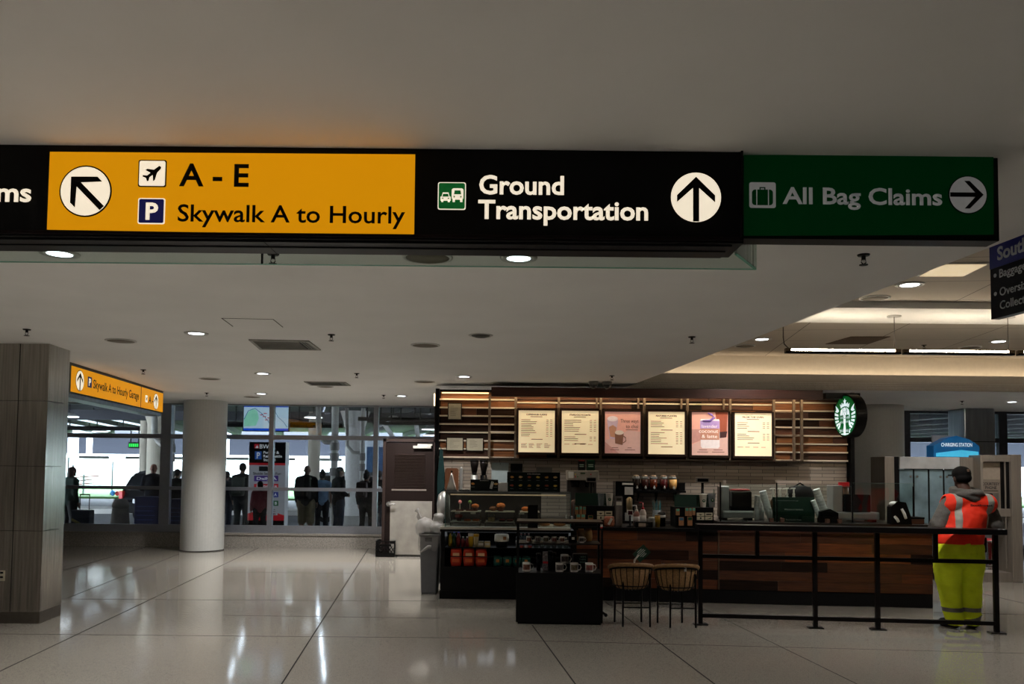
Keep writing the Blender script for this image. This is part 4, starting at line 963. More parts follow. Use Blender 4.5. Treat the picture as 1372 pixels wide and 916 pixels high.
ln.build('small_print', m_pt, t)
menu(984.3, 1034, 553, 611, 'cream menu board titled From the Oven, rightmost of the six boards', 'FROM THE OVEN', (4, 4), 1, 4)
# framed certificates on the left planks
def frame(u0, u1, v0, v1, label, n):
    Y = BW - .1; a, b = at(u0, v0, Y), at(u1, v1, Y); w, h = (b.x - a.x) / 2, a.z - b.z
    t = thing('framed_certificate', label, 'picture frame', ((a.x + b.x) / 2, Y, b.z))
    MB().bb((-w, 0, 0), (w, .02, h)).build('frame', m_bk, t)
    MB().bb((-w + .012, -.003, .012), (w - .012, .0, h - .012)).build('sheet', M('certificate_paper', (176, 168, 146), .6, var=.05), t)
    ln = MB(); r = random.Random(n)
    for k in range(6): ln.bb((-w * .6, -.004, h * (.8 - .11 * k)), (-w * .6 + w * r.uniform(.4, 1.2), -.002, h * (.8 - .11 * k) + .004))
    ln.build('print_lines', M('faint_ink', (110, 104, 92), .7), t)
frame(600, 618.5, 539.5, 562.5, 'small upright framed certificate at the top of the left plank bay', 1)
frame(598, 621, 585.5, 604, 'white framed notice at the bottom left of the plank bay', 2)
frame(624.5, 648, 586, 604.5, 'white framed notice beside the lower left one', 3)
# security domes
for u, lb in ((795, 'left of the two grey camera domes above the beam'), (813.5, 'right of the two grey camera domes above the beam')):
    p = at(u, 520, 11.7); t = thing('dome_camera', lb, 'camera', (p.x, 11.7, CEIL), 0, 'camera domes over the coffee bar')
    MB().lathe([(.07, 0), (.072, -.03), (.066, -.05)], seg=22).build('housing', M('dome_grey', (120, 116, 110), .5), t)
    MB().lathe([(.062, -.05), (.055, -.08), (.03, -.105), (0, -.112)], seg=22).build('dome', M('dome_dark', (52, 52, 52), .15), t)
# ---- the round sign
p = at(1131.5, 557, 11.9)
t = thing('round_logo_sign', 'round lit green and white coffee sign projecting at the right end of the bar', 'sign', p, math.radians(-82))
R = .288
MB().cyl((0, .01, 0), (0, .17, 0), R * 1.08, seg=56).build('drum', m_bk, t)
MB().bb((-.03, .05, R * 1.05), (.03, .12, R * 1.05 + .02)).build('mount', m_bk, t)
m_sg = M('logo_green', (6, 100, 52), .4, emit=(0, 96, 36), es=.5); m_sw = M('logo_white', (230, 238, 240), .4, emit=(222, 238, 246), es=.95)
MB().prism(circle(R, 64), .004, wallmat(0, .012, 0)).build('green_disc', m_sg, t)
def lg(name, pts, mat=m_sw, lift=.0): return MB().prism([(x * R, y * R) for x, y in pts], .002, wallmat(0, .006 - lift, 0)).build(name, mat, t)
star = []
for k in range(10): a = PI / 2 + k * PI / 5; rr = .16 if k % 2 == 0 else .065; star.append((rr * math.cos(a), .73 + rr * math.sin(a)))
lg('star', star)
lg('crown', [(-.36, .40), (-.44, .62), (-.30, .54), (-.27, .68), (-.14, .58), (0, .68), (.14, .58), (.27, .68), (.30, .54), (.44, .62), (.36, .40), (.2, .47), (0, .49), (-.2, .47)])
lg('hair', [(-.16, .42), (.16, .42), (.36, .30), (.44, .05), (.42, -.2), (.52, -.45), (.40, -.66), (.48, -.82), (.3, -.93), (0, -.97), (-.3, -.93), (-.48, -.82), (-.40, -.66), (-.52, -.45), (-.42, -.2), (-.44, .05), (-.36, .30)])
lg('face', circle(.185, 24, 0, .16, 1.45), m_sw, .003)
lg('face_line', [(x * 1.24, .16 + (y - .16) * 1.14) for x, y in circle(.185, 24, 0, .16, 1.45)], m_sg, .0015)
for s in (-1, 1):
    lg('eye', circle(.05, 10, s * .085, .2, .6), m_sg, .005); lg('eyebrow', [(s * .03, .27), (s * .15, .29), (s * .15, .265), (s * .03, .25)][::s], m_sg, .005)
    for k in range(4):
        x0 = s * (.14 + k * .085)
        MB().tube([(x0 * R * .9, .002, .04 * R), (x0 * 1.05 * R, .002, -.2 * R), (x0 * .85 * R, .002, -.42 * R), (x0 * 1.1 * R, .002, -.64 * R), (x0 * .9 * R, .002, -.88 * R)], .010, 6).build('hair_wave', m_sg, t)
    lg('tail_fin', [(s * .62, .38), (s * .86, .56), (s * .78, .34), (s * .9, .26), (s * .7, .2), (s * .56, .26)][::s])
    for k in range(6):
        a0 = math.radians(12 - k * 13); r0, r1 = .62 + .0 * k, .95 - .015 * k
        P = [(s * r0 * math.cos(a0), r0 * math.sin(a0) - .04), (s * r1 * math.cos(a0), r1 * math.sin(a0)), (s * r1 * math.cos(a0 - .13), r1 * math.sin(a0 - .13)), (s * r0 * math.cos(a0 - .13), r0 * math.sin(a0 - .13) - .04)]
        lg('tail_scale', P[::s])
lg('nose', [(-.02, .14), (.02, .14), (.03, .06), (-.03, .06)], m_sg, .005); lg('mouth', circle(.05, 12, 0, .0, .35), m_sg, .005)

# ================================================================== COUNTERS
A0, B = onz(690, 801.5, 0), onz(1250, 814.6, 0)
A = onz(772, 801.5 + 82 * 13.1 / 560, 0)
ang = math.atan2(B.y - A.y, B.x - A.x); CL = (B - A).xy.length
t = thing('coffee_counter', 'long coffee counter fronted with dark reclaimed wood planks', 'counter', A, ang)
rng = random.Random(11); pk = MB(); zz = .17; hh = .1183
sx = (onz(963, 808, 0) - A).length
for r in range(6):
    for a0, a1 in ((0, sx - .01), (sx + .01, CL)):
        x = a0
        while x < a1 - .01:
            L = min(rng.uniform(.55, 1.4), a1 - x)
            if a1 - x - L < .2: L = a1 - x
            pk.bb((x + .001, -.012 + rng.choice((0, .002, .004)), zz + r * hh + .0015), (x + L - .001, .03, zz + (r + 1) * hh - .0015), m=rng.choice((0, 1, 1, 5, 2, 5, 0, 4, 1))); x += L
pk.build('plank_front', [M('counter_%s' % n, c, .45, var=.4, scale=3, stretch=(1.2, 6, 14), bump=.15) for n, c in (('chestnut', (104, 54, 24)), ('walnut', (72, 38, 19)), ('umber', (44, 25, 15)), ('amber', (116, 64, 28)), ('ebony', (32, 20, 14)), ('russet', (86, 43, 20)))], t)
MB().bb((0, .0, 0), (CL, .7, .17)).build('kick_board', m_bk2, t)
MB().bb((0, .03, .17), (CL, .7, .88)).build('carcass', m_bk2, t)
MB().bb((sx - .008, -.018, .17), (sx + .008, .03, .88)).build('seam_strip', M('seam_metal', (96, 78, 62), .4, .5), t)
MB().bb((0, -.06, .88), (sx - .02, .72, .92), bevel=.004).build('worktop', m_bk, t)
MB().bb((sx - .02, -.05, .88), (CL + .02, .72, 1.0)).build('raised_worktop', M('bar_brown', (62, 30, 18), .4, var=.3, scale=3, stretch=(1, 8, 12)), t)
MB().bb((sx - .02, -.07, .985), (CL + .03, .73, 1.012), bevel=.003).build('steel_edge', M('edge_steel_dark', (66, 60, 56), .3, .8), t)
CTR = t
def cpt(u, dy, z):
    """point over the counter seen at pixel column u, dy behind its front"""
    base = onz(u, 801.5 + (u - 690) * 13.1 / 560, 0); s = (base.y + dy) / base.y
    return Vector((base.x * s, base.y + dy, z))
# back counter
t = thing('back_counter', 'low dark counter along the tiled back wall', 'counter', ((wx0 + wx1) / 2, 12.05, 0)); L = (wx1 - wx0) / 2 - .1
MB().bb((-L, -.28, .1), (L, .32, .88)).build('cabinet', m_bk2, t); MB().bb((-L, -.24, 0), (L, .32, .1)).build('plinth', m_bk, t); MB().bb((-L - .01, -.31, .88), (L + .01, .32, .92), bevel=.004).build('worktop', M('back_worktop', (38, 34, 32), .3), t)
for k in range(8):
    d = MB().bb((-L + k * L / 4 + .01, -.3, .14), (-L + (k + 1) * L / 4 - .01, -.28, .85)).build('door', m_bk, t)
    MB().bb((-L + k * L / 4 + .08, -.315, .78), (-L + k * L / 4 + .25, -.3, .795)).build('handle', m_steel, d)
# ---- pastry case with the open cooler below
PY = 10.42
px0, px1 = X(597, PY), X(765, PY)
m_case_glass = GLASS('case_glass', (243, 248, 246), .06)
t = thing('pastry_case', 'glass pastry display case at the left end of the coffee bar', 'display case', ((px0 + px1) / 2, PY, 0)); w = (px1 - px0) / 2; PC = t
zb_, zt_ = .90, 1.335
# cooler carcass
cw = X(769.5, PY) - t.location.x
MB().bb((-w - .06, .0, 0), (cw, .75, .10)).build('plinth', m_bk, t)
MB().bb((-w - .05, .02, .10), (cw, .72, .40)).build('lower_panel', m_bk, t)
MB().bb((-w - .05, .5, .40), (cw, .72, .84)).build('cooler_back', m_bk2, t)
MB().bb((-w - .05, .02, .40), (-w - .0, .5, .84)).build('cooler_side', m_bk, t); MB().bb((cw - .04, .02, .40), (cw, .5, .84)).build('cooler_side', m_bk, t)
MB().bb((-w, .06, .625), (cw - .04, .5, .64)).build('shelf', m_bk, t)
MB().tube([(-w, .03, .525), (cw - .04, .03, .525)], .006).build('guard_rail', m_bk, t)
MB().bb((-w, .03, .835), (cw - .04, .08, .845)).build('lamp_strip', M('cool_strip', (230, 236, 240), .4, emit=(225, 235, 245), es=.15), t)
La = bpy.data.lights.new('cooler_lamp', 'AREA'); La.shape = 'RECTANGLE'; La.size = cw + w; La.size_y = .38; La.energy = .9; La.color = (.9, .95, 1)
l = bpy.data.objects.new('cooler_lamp', La); C.objects.link(l); l.location = ((cw - w) / 2, .27, .828); l.rotation_euler = (math.radians(-25), 0, 0); l.parent = t
MB().bb((-w - .06, -.02, .84), (cw, .74, .872)).build('deck', m_bk, t)
MB().bb((-w - .06, -.03, .872), (w, .74, .90), bevel=.003).build('white_base', M('case_base_cream', (178, 172, 160), .4, var=.04), t)
# glass box
MB().bb((-w, 0, zb_), (w, .008, zt_)).build('front_pane', m_case_glass, t)
for x_ in (-w, w - .008): MB().bb((x_, .008, zb_), (x_ + .008, .68, zt_)).build('side_pane', m_case_glass, t)
MB().bb((-w, 0, zt_), (w, .69, zt_ + .014)).build('glass_top', M('glass_top_tint', (62, 68, 66), .15, .2), t)
ed = M('pane_edge_teal', (44, 92, 88), .2, emit=(40, 100, 90), es=.03)
for x_ in (-w - .002, w - .004): MB().bb((x_, -.004, zb_), (x_ + .006, .004, zt_)).build('pane_edge', ed, t)
MB().bb((-w, -.003, zt_ - .004), (w, .004, zt_ + .016)).build('top_edge', M('top_edge_steel', (120, 122, 120), .3, .8), t)
MB().bb((-w + .01, .66, zb_), (w - .35, .68, zt_)).build('back_panel', M('case_back_grey', (58, 54, 54), .5), t)
sh = [(-w + .06, -w + .44), (-w + .50, -w + .88), (-w + .95, -w + 1.2)]
m_shelf = M('case_shelf', (176, 172, 160), .3, .1)
zsA, zsB = 1.09, .96
for a, b in sh:
    for z in (zsA, zsB): MB().bb((a, .12, z - .008), (b, .5, z)).build('case_shelf', m_shelf, t)
    po = MB()
    for x_ in (a + .004, b - .004):
        MB().cyl((x_, .14, zb_), (x_, .14, zsA - .008), .006, seg=8).build('shelf_post', m_steel, t)
        MB().cyl((x_, .48, zb_), (x_, .48, zsA - .008), .006, seg=8).build('shelf_post', m_steel, t)
MB().bb((-w + .06, .05, zt_ - .035), (w - .06, .09, zt_ - .02)).build('case_lamp', M('case_strip', (255, 225, 190), .4, emit=(255, 214, 170), es=.2), t)
La = bpy.data.lights.new('case_lamp', 'AREA'); La.shape = 'RECTANGLE'; La.size = 2 * w - .1; La.size_y = .03; La.energy = 1.3; La.color = (1, .86, .68)
l = bpy.data.objects.new('case_lamp', La); C.objects.link(l); l.location = (0, .2, zt_ - .04); l.parent = t
CX = t.location.x
def case_item(x, z, dy=.26): return (CX + x, PY + dy, z)
m_bread = M('baked_brown', (166, 92, 36), .7, var=.25, scale=40, bump=.2); m_choc = M('chocolate', (70, 32, 22), .5, var=.2); m_redb = M('berry_red', (150, 30, 24), .5, var=.3)
def muffin(loc, label, mat=m_bread, s=1.):
    t = thing('muffin', label, 'pastry', loc, 0, 'pastries in the display case')
    MB().lathe([(.028 * s, 0), (.04 * s, .04 * s), (.042 * s, .045 * s)], seg=14).build('paper_cup', m_choc, t); MB().lathe([(.042 * s, .045 * s), (.052 * s, .06 * s), (.04 * s, .085 * s), (0, .095 * s)], seg=14).build('crumb_top', mat, t)
muffin(case_item(-w + .37, zsA), 'orange brown muffin on the upper shelf of the leftmost case section', s=1.0)
muffin(case_item(-w + .70, zsA), 'large golden muffin on the upper shelf of the middle case section', s=1.15)
muffin(case_item(-w + .16, zsB), 'red topped muffin on the lower left shelf of the case', m_redb)
for i, (x, lb) in enumerate(((-w + .60, 'dark glazed bun on the upper middle shelf of the case'), (-w + 1.02, 'brown loaf on the upper right shelf of the case'), (-w + 1.13, 'second brown loaf near the black case sign'))):
    t = thing('loaf', lb, 'pastry', case_item(x, zsA)); b_ = MB().sphere((0, 0, .032), (.055, .04, .032)); b_.build('crust', m_bread if i else M('glazed_brown', (96, 56, 26), .3, var=.3, scale=30), t)
    MB().bb((-.06, -.045, 0), (.06, .045, .004)).build('paper', M('bake_paper', (196, 186, 168), .7), t)
for i, (x, mat, lb) in enumerate(((-w + .09 + .08, M('pop_pink', (214, 128, 132), .4), 'pink cake pop in the leftmost case section'), (-w + .30, M('pop_green', (84, 110, 52), .4), 'green cake pop in the leftmost case section'))):
    t = thing('cake_pop', lb, 'cake pop', case_item(x, zsA)); MB().bb((-.05, -.03, 0), (.05, .03, .02)).build('stand', m_choc, t); MB().cyl((0, 0, .02), (0, 0, .1), .004, seg=8).build('stick', m_shelf, t); MB().sphere((0, 0, .115), .024).build('cake_ball', mat, t)
for i, (x, lb) in enumerate(((-w + .27, 'flat brown tart row on the lower left shelf of the case'), (-w + .38, 'second flat tart on the lower left shelf of the case'), (-w + .72, 'dark red slice on the lower middle shelf of the case'), (-w + .82, 'second dark slice on the lower middle shelf of the case'))):
    t = thing('tart', lb, 'pastry', case_item(x, zsB)); MB().lathe([(.04, 0), (.05, .018), (.046, .022), (0, .022)], seg=16).build('crust', m_bread if i < 2 else m_choc, t); MB().cyl((0, 0, .02), (0, 0, .026), .04, seg=16).build('filling', m_redb, t)
t = thing('glass_jar', 'clear jar of pale biscuits on the lower middle shelf of the case', 'jar', case_item(-w + .58, zsB)); MB().lathe([(.05, 0), (.052, .09), (.04, .1)], seg=16).build('jar_glass', m_case_glass, t); MB().cyl((0, 0, .003), (0, 0, .05), .045, seg=16).build('biscuits', M('biscuit', (206, 178, 130), .7, var=.3, scale=60), t)
for i, (x, z, lb) in enumerate(((-w + 1.46, zb_, 'brown paper wrapped sandwich at the right end of the case floor'), (-w + 1.26, zb_, 'pale croissant at the right end of the case floor'))):
    t = thing('croissant', lb, 'pastry', case_item(x, z, .2)); MB().tube([(-.07, .02, .03), (-.04, -.01, .04), (0, -.02, .045), (.04, -.01, .04), (.07, .02, .03)], [.012, .03, .038, .03, .012], 10).build('crust', M('croissant_tan', (186, 130, 84), .6, var=.2, scale=30), t); MB().bb((-.09, -.06, 0), (.09, .06, .005)).build('tray', m_shelf, t)
a, b = X(707.5, PY - .03), X(721, PY - .03)
o = MB().bb((a, PY - .05, .86 + .04), (b, PY - .035, zc(676, PY, 714)), bevel=.002).build('case_placard', m_bk); tag(o, 'tall black placard standing against the pastry case glass', 'sign')
for (u, v, lb) in ((613, 682, 'white price tag under the upper left case shelf'), (634, 683, 'white price tag right of the other under the upper left case shelf'), (699, 683, 'white price tag under the upper right case shelf')):
    p = at(u, v, PY + .11); o = MB().box((0, 0, 0), (.065, .004, .022)).build('price_tag', M('tag_white', (190, 186, 176), .6)); o.location = (p.x, PY + .115, zsA - .02); tag(o, lb, 'label', 'price tags on the case shelves')
# ---- things on top of the pastry case
TZ = zt_ + .0145
def pan_sign(u0, u1, v0, label, dy, rows, title=None, tw=.5):
    a, b = X(u0, PY + dy), X(u1, PY + dy); w = (b - a) / 2; h = Z(v0, PY + dy, u0) - TZ
    t = thing('pastry_sign', label, 'sign', ((a + b) / 2, PY + dy, TZ))
    MB().bb((-w, 0, 0), (w, .03, h), bevel=.002).build('panel', M('sign_forest_black', (10, 16, 13), .5), t)
    if len(rows) > 1: MB().bb((-w, -.02, 0), (w, 0, h * .52)).build('front_tier', M('sign_forest_green', (10, 24, 18), .5), t)
    if title: lettering(title, M('sign_chalk', (196, 190, 178), .6), t, 0, -.003, h * .88, h=h * .055, w=w * tw, align='CENTER', bold=.02)
    r = random.Random(int(u0)); fl = [M('food_gold', (196, 128, 52), .6, var=.3, scale=50), M('food_tan', (206, 164, 104), .6, var=.3, scale=50), M('food_red', (168, 66, 44), .6, var=.3, scale=50), M('food_egg', (216, 176, 74), .6, var=.2, scale=50)]
    for ri, (zf, n) in enumerate(rows):
        y_ = -.022 if (len(rows) > 1 and zf < .5) else -.002
        for k in range(n):
            x_ = -w * .82 + k * (1.64 * w / max(1, n - 1)) if n > 1 else 0
            pts = [(x_ + (.022 + .006 * r.random()) * math.cos(a_) * r.uniform(.8, 1.2), h * zf + .013 * math.sin(a_) * r.uniform(.8, 1.25)) for a_ in [2 * PI * q / 11 for q in range(11)]]
            MB().prism(pts, .001, wallmat(0, y_, 0)).build('food_picture', fl[(k + ri * 2) % 4], t)
            MB().bb((x_ - .022, y_ - .001, h * zf - .045), (x_ + .022, y_, h * zf - .038)).build('caption_line', M('caption_grey', (104, 108, 98), .6), t)
    return t, w, h
pan_sign(630.5, 667.5, 642, 'small black food sign with burgers on top of the pastry case', .3, [(.62, 2)], 'Breakfast', .62)
t = thing('paper_note', 'white slip taped on the small black food sign', 'paper', (X(659, PY + .3), PY + .29, TZ + .03)); MB().box((0, -.003, .045), (.035, .003, .095), rot=Matrix.Rotation(.25, 3, 'Y')).build('slip', M('paper_white', (205, 202, 196), .7), t); MB().box((.012, -.006, .08), (.02, .002, .012)).build('tape', m_shelf, t)
pan_sign(679.5, 750.5, 632, 'wide dark two tier sign with rows of pastry pictures on the case', .34, [(.74, 6), (.30, 6)], 'All Day Refreshments', .5)
def slab(name, u0, u1, v0, v1, Y, mat, label, cat, th=.012, tilt=0., part='sheet'):
    a, b = at(u0, v0, Y), at(u1, v1, Y); t = thing(name, label, cat, ((a.x + b.x) / 2, Y, b.z)); w, h = (b.x - a.x) / 2, a.z - b.z
    MB().box((0, 0, h / 2), (2 * w, th, h), rot=Matrix.Rotation(tilt, 3, 'X'), bevel=min(th, .004) * .4).build(part, mat, t); return t, w, h
t, w, h = slab('paper_pad', 668, 680, 647.5, 659.2, PY + .25, M('paper_white'), 'white paper pad between the two pastry signs', 'paper', .06); MB().bb((-w * .8, -.034, .004), (w * .8, -.0305, .012)).build('pad_edge', m_shelf, t); t.location.z = TZ
t = thing('white_napkin', 'white folded napkin standing in a peak on the left end of the case', 'napkin', (X(605, PY + .35), PY + .35, TZ))
n_ = MB(); n_.lathe([(.068, 0), (.055, .06), (.036, .12), (.018, .19), (0, .235)], seg=9, sq=(1, .7)); n_.build('cloth', M('napkin_white', (208, 202, 194), .8, var=.05, bump=.3), t)
MB().bb((-.075, -.05, 0), (.075, .05, .006)).build('tray', m_bk, t)
t = thing('black_tray', 'low black tray with papers on the left top of the pastry case', 'tray', (X(623, PY + .3), PY + .3, TZ)); MB().bb((-.07, -.09, 0), (.07, .09, .012), bevel=.003).build('tray', m_bk, t); MB().bb((-.05, -.07, .012), (.05, .05, .022)).build('papers', M('paper_grey', (150, 146, 138), .7), t)
# ---- grab and go goods in the cooler
CF = PY + .14
def bottle(u, z, Y, h, r, body, cap, name, label, cat='bottle', group=None, capm=None):
    t = thing(name, label, cat, (X(u, Y), Y, z), 0, group)
    MB().lathe([(r, 0), (r, h * .62), (r * .5, h * .82), (r * .42, h * .84), (r * .42, h * .88)], seg=14).build('body', body, t); MB().cyl((0, 0, h * .88), (0, 0, h), r * .5, seg=12).build('cap', cap, t); return t
m_bluecap = M('cap_blue', (30, 50, 190), .4, emit=(30, 50, 200), es=.15); m_redj = M('juice_red', (112, 22, 22), .3); m_greenj = M('juice_green', (32, 66, 38), .3); m_yel2 = M('label_yellow', (206, 160, 34), .5); m_cl = M('pet_clear', (120, 132, 138), .1, alpha=.6)
SH = .6405
bottle(604.5, SH, CF, .19, .028, M('juice_yellow', (168, 140, 30), .3), m_bk, 'juice_bottle', 'yellow juice bottle at the far left of the cooler shelf')
bottle(609.5, SH, CF, .205, .028, m_greenj, m_bluecap, 'juice_bottle', 'green juice bottle with blue cap in the cooler')
bottle(615.5, SH, CF, .205, .028, m_redj, m_bluecap, 'juice_bottle', 'red juice bottle with blue cap in the cooler')
for u, lb in ((621.5, 'small red juice bottle with white cap, left of its pair'), (627, 'small red juice bottle with white cap, right of its pair')): bottle(u, SH, CF, .13, .026, m_redj, m_shelf, 'juice_bottle', lb)
def tub(u, z, Y, r, h, m1, m2, label, name='yogurt_cup'):
    t = thing(name, label, 'food cup', (X(u, Y), Y, z)); MB().lathe([(r * .8, 0), (r, h * .8), (r * 1.02, h * .8)], seg=16).build('cup', m1, t); MB().cyl((0, 0, h * .8), (0, 0, h), r * 1.08, seg=16).build('lid', m2, t)
tub(632, SH + .0, CF - .02, .034, .17, m_yel2, M('lid_cream', (214, 206, 190), .5), 'yellow yogurt cup in the cooler, left of the cream one'); tub(639, SH, CF - .02, .034, .165, M('cup_cream', (206, 190, 150), .5), m_yel2, 'cream yogurt cup in the cooler, right of the yellow one')
def pack(u, z, Y, w, h, d, m1, m2, label, name='snack_box', cat='box'):
    t = thing(name, label, cat, (X(u, Y), Y, z)); MB().bb((-w / 2, -d / 2, 0), (w / 2, d / 2, h), bevel=min(w, h, d) * .12).build('box', m1, t); MB().bb((-w * .4, -d / 2 - .002, h * .35), (w * .4, -d / 2 + .001, h * .75)).build('label_patch', m2, t)
pack(645.5, SH, CF - .04, .075, .075, .07, M('snack_olive', (120, 112, 80), .5), m_shelf, 'clear snack box left of its pair on the cooler shelf'); pack(654, SH, CF - .04, .075, .075, .07, M('snack_tan', (170, 150, 96), .5), m_shelf, 'tan snack box right of its pair on the cooler shelf')
t = thing('salad_bowl', 'black salad bowl with bright white lid in the cooler', 'bowl', (X(673, CF), CF, SH)); MB().lathe([(.07, 0), (.085, .06), (.092, .075)], seg=20).build('bowl', m_bk, t); MB().lathe([(.092, .075), (.094, .1), (.09, .155), (.08, .165), (0, .165)], seg=20).build('lid', M('lid_white', (235, 230, 215), .4), t); MB().bb((.02, -.096, .1), (.06, -.088, .14)).build('label_patch', M('label_tan', (170, 120, 70), .5), t)
m_bag = M('snack_red', (176, 44, 18), .35, var=.15, scale=18, bump=.3)
for i, (u, lb) in enumerate(((612.5, 'red snack bag at the left of the three in the cooler'), (629.5, 'red snack bag in the middle of the three in the cooler'), (646, 'red snack bag at the right of the three in the cooler'))):
    t = thing('snack_bag', lb, 'snack bag', (X(u, CF - .03), CF - .03, .4005), 0)
    g = MB(); g.lathe([(.062, 0), (.07, .03), (.075, .11), (.07, .19), (.066, .225)], seg=16, sq=(1, .45)); g.build('bag', m_bag, t)
    MB().bb((-.066, -.006, .222), (.066, .006, .238)).build('crimp', M('crimp_silver', (176, 140, 120), .3, .5), t); MB().bb((-.04, -.038, .13), (.042, -.032, .165)).build('label_patch', M('snack_label', (216, 172, 128), .5), t); MB().bb((-.045, -.037, .05), (.045, -.032, .09)).build('label_patch', M('snack_label2', (206, 90, 40), .5), t)
for i, u in enumerate((668, 681, 694, 706)):
    t = thing('green_snack_pack', 'green patterned snack pack %s in the cooler' % ('beside the red bags', 'second from the red bags', 'third from the red bags', 'behind the merchandise stand post')[i], 'snack bag', (X(u, CF), CF, .4005)); MB().lathe([(.05, 0), (.058, .04), (.055, .11), (.045, .125)], seg=12, sq=(1, .5)).build('bag', M('pack_green', (22, 84, 72), .4, var=.5, scale=60), t); MB().bb((-.02, -.032, .05), (.02, -.027, .085)).build('label_patch', M('pack_gold', (180, 110, 40), .5), t)
for i, u in enumerate((694, 699, 704, 709)): bottle(u, SH + .0, CF - .02 + .1, .17, .02, m_cl, m_redj, 'small_bottle', 'small clear bottle with red cap, %s in the row at the stand post' % ('first', 'second', 'third', 'fourth')[i])
for i, u in enumerate((694.5, 700, 705.5, 711)):
    t = thing('drink_can', '%s can of the striped row behind the merchandise stand' % ('leftmost', 'second', 'third', 'rightmost')[i], 'can', (X(u, CF - .05), CF - .05, SH)); MB().lathe([(.02, 0), (.025, .006), (.025, .085), (.02, .092), (0, .092)], seg=14).build('can', M('can_%d' % (i % 2), ((176, 170, 166), (160, 66, 62))[i % 2], .3, .3), t); MB().cyl((0, 0, .03), (0, 0, .055), .0255, seg=14).build('band', M('can_band', (90, 110, 140), .4), t)
for i, u in enumerate((719, 727, 735, 743, 751, 759)): bottle(u, SH, CF - .04, .13, .028, M('water_clear', (86, 104, 104), .08, alpha=.7), m_shelf, 'water_bottle', 'clear water bottle in the cooler row behind the mugs, %s from the left' % ('first', 'second', 'third', 'fourth', 'fifth', 'sixth', 'seventh')[i])
# ================================================================== THINGS ON THE COFFEE COUNTERS
WT, RT, BT = .9205, 1.0125, .9205
m_cream2 = M('paper_cup_white', (212, 206, 194), .6, var=.03); m_clearc = M('clear_plastic', (150, 156, 158), .12, alpha=.55, var=.03); m_dgr = M('deep_green_card', (10, 50, 34), .45, var=.06)
m_chr = M('chrome', (196, 196, 194), .38, .75, var=.1, scale=6); m_blk3 = M('gloss_black', (10, 10, 11), .2)
def px(v, Y): return v / FPX * Y
def register(u0, u1, v0, label, dy=.10, zb=WT, gv=None):
    a, b = cpt(u0, dy, zb), cpt(u1, dy, zb); w = (b.x - a.x) / 2; Y = a.y; h = Z(v0, Y, u0) - zb
    t = thing('register_stand', label, 'register stand', ((a.x + b.x) / 2, Y, zb), 0)
    MB().bb((-w, 0, 0), (w, .34, h * .62), bevel=.004).build('body', m_bk, t)
    MB().box((0, .1, h * .81), (w * 1.96, .012, h * .38), rot=Matrix.Rotation(-.12, 3, 'X')).build('green_panel', m_dgr, t)
    MB().bb((w * .2, .085, h * .66), (w * .22, .09, h * .96)).build('panel_edge', m_bk, t)
    ln = MB()
    for k in range(5): ln.bb((w * .32, .07, h * (.93 - .05 * k)), (w * (.75 - .08 * (k % 3)), .092, h * (.935 - .05 * k)))
    ln.build('panel_print', M('panel_print', (120, 140, 120), .6), t)
    return t, w, h, Y
def pole_display(u0, u1, v0, v1, Y, zb, label):
    a, b = at(u0, v0, Y), at(u1, v1, Y); w = (b.x - a.x) / 2; h = a.z - b.z
    t = thing('customer_display', label, 'display', ((a.x + b.x) / 2, Y, zb))
    MB().lathe([(.06, 0), (.06, .01), (.02, .02), (.018, b.z - zb)], seg=14).build('pole', m_blk3, t)
    MB().bb((-w, -.02, b.z - zb), (w, .02, a.z - zb), bevel=.006).build('case', M('display_grey', (120, 114, 106), .5), t)
    MB().bb((-w * .78, -.023, b.z - zb + h * .2), (w * .78, -.019, b.z - zb + h * .8)).build('screen', m_blk3, t)
r1, w1, h1, Y1 = register(770, 823, 660.5, 'black register stand with green panel right beside the pastry case')
r2, w2, h2, Y2 = register(905, 957.5, 662.5, 'black register stand with green panel at the start of the raised counter')
pole_display(785, 799, 639, 645.5, Y1 + .28, WT + h1 * .62 + .0005, 'small customer display on a pole over the left register')
pole_display(932, 950.5, 639.5, 646.5, Y2 + .28, WT + h2 * .62 + .0005, 'small customer display on a pole over the right register')
def pack_front(u0, u1, v0, v1, Y, mats, label, name, cat, n_patch=1, tilt=0.):
    """a slim upright carton or pouch hung on the front of a stand"""
    a, b = at(u0, v0, Y), at(u1, v1, Y); w = (b.x - a.x) / 2; h = a.z - b.z
    t = thing(name, label, cat, ((a.x + b.x) / 2, Y, b.z)); Rm = Matrix.Rotation(tilt, 3, 'Y')
    MB().box((0, 0, h / 2), (2 * w, .018, h), rot=None, bevel=.003).build('packet', mats[0], t)
    MB().bb((-w * .8, -.012, h * .62), (w * .8, -.008, h * .95)).build('label_top', mats[1], t)
    if n_patch > 1: MB().bb((-w * .6, -.012, h * .1), (w * .6, -.008, h * .4)).build('label_low', mats[2], t)
    t.rotation_euler = (0, tilt, 0); return t
m_kraft = M('kraft_tan', (170, 118, 78), .7, var=.2); m_teal = M('label_teal', (96, 176, 150), .6, var=.1); m_gl = M('label_green', (18, 78, 44), .6); m_blu = M('label_blue', (62, 112, 140), .6)
YF1, YF2 = Y1 - .012, Y2 - .012
for i, (u0, u1, v0, v1, lb) in enumerate(((770.5, 775, 678.5, 689, 'upper left of five teal topped coffee packets on the left register'), (776, 780, 678, 688.5, 'upper middle of five teal topped coffee packets on the left register'), (781, 785, 678.5, 689, 'upper right of five teal topped coffee packets on the left register'),
                                          (772, 777.5, 688.5, 699, 'lower left of five teal topped coffee packets on the left register'), (778.5, 784, 688.5, 699, 'lower right of five teal topped coffee packets on the left register'))):
    pack_front(u0, u1, v0, v1, YF1, (m_kraft, m_teal, m_kraft), lb, 'coffee_packet', 'coffee packet')
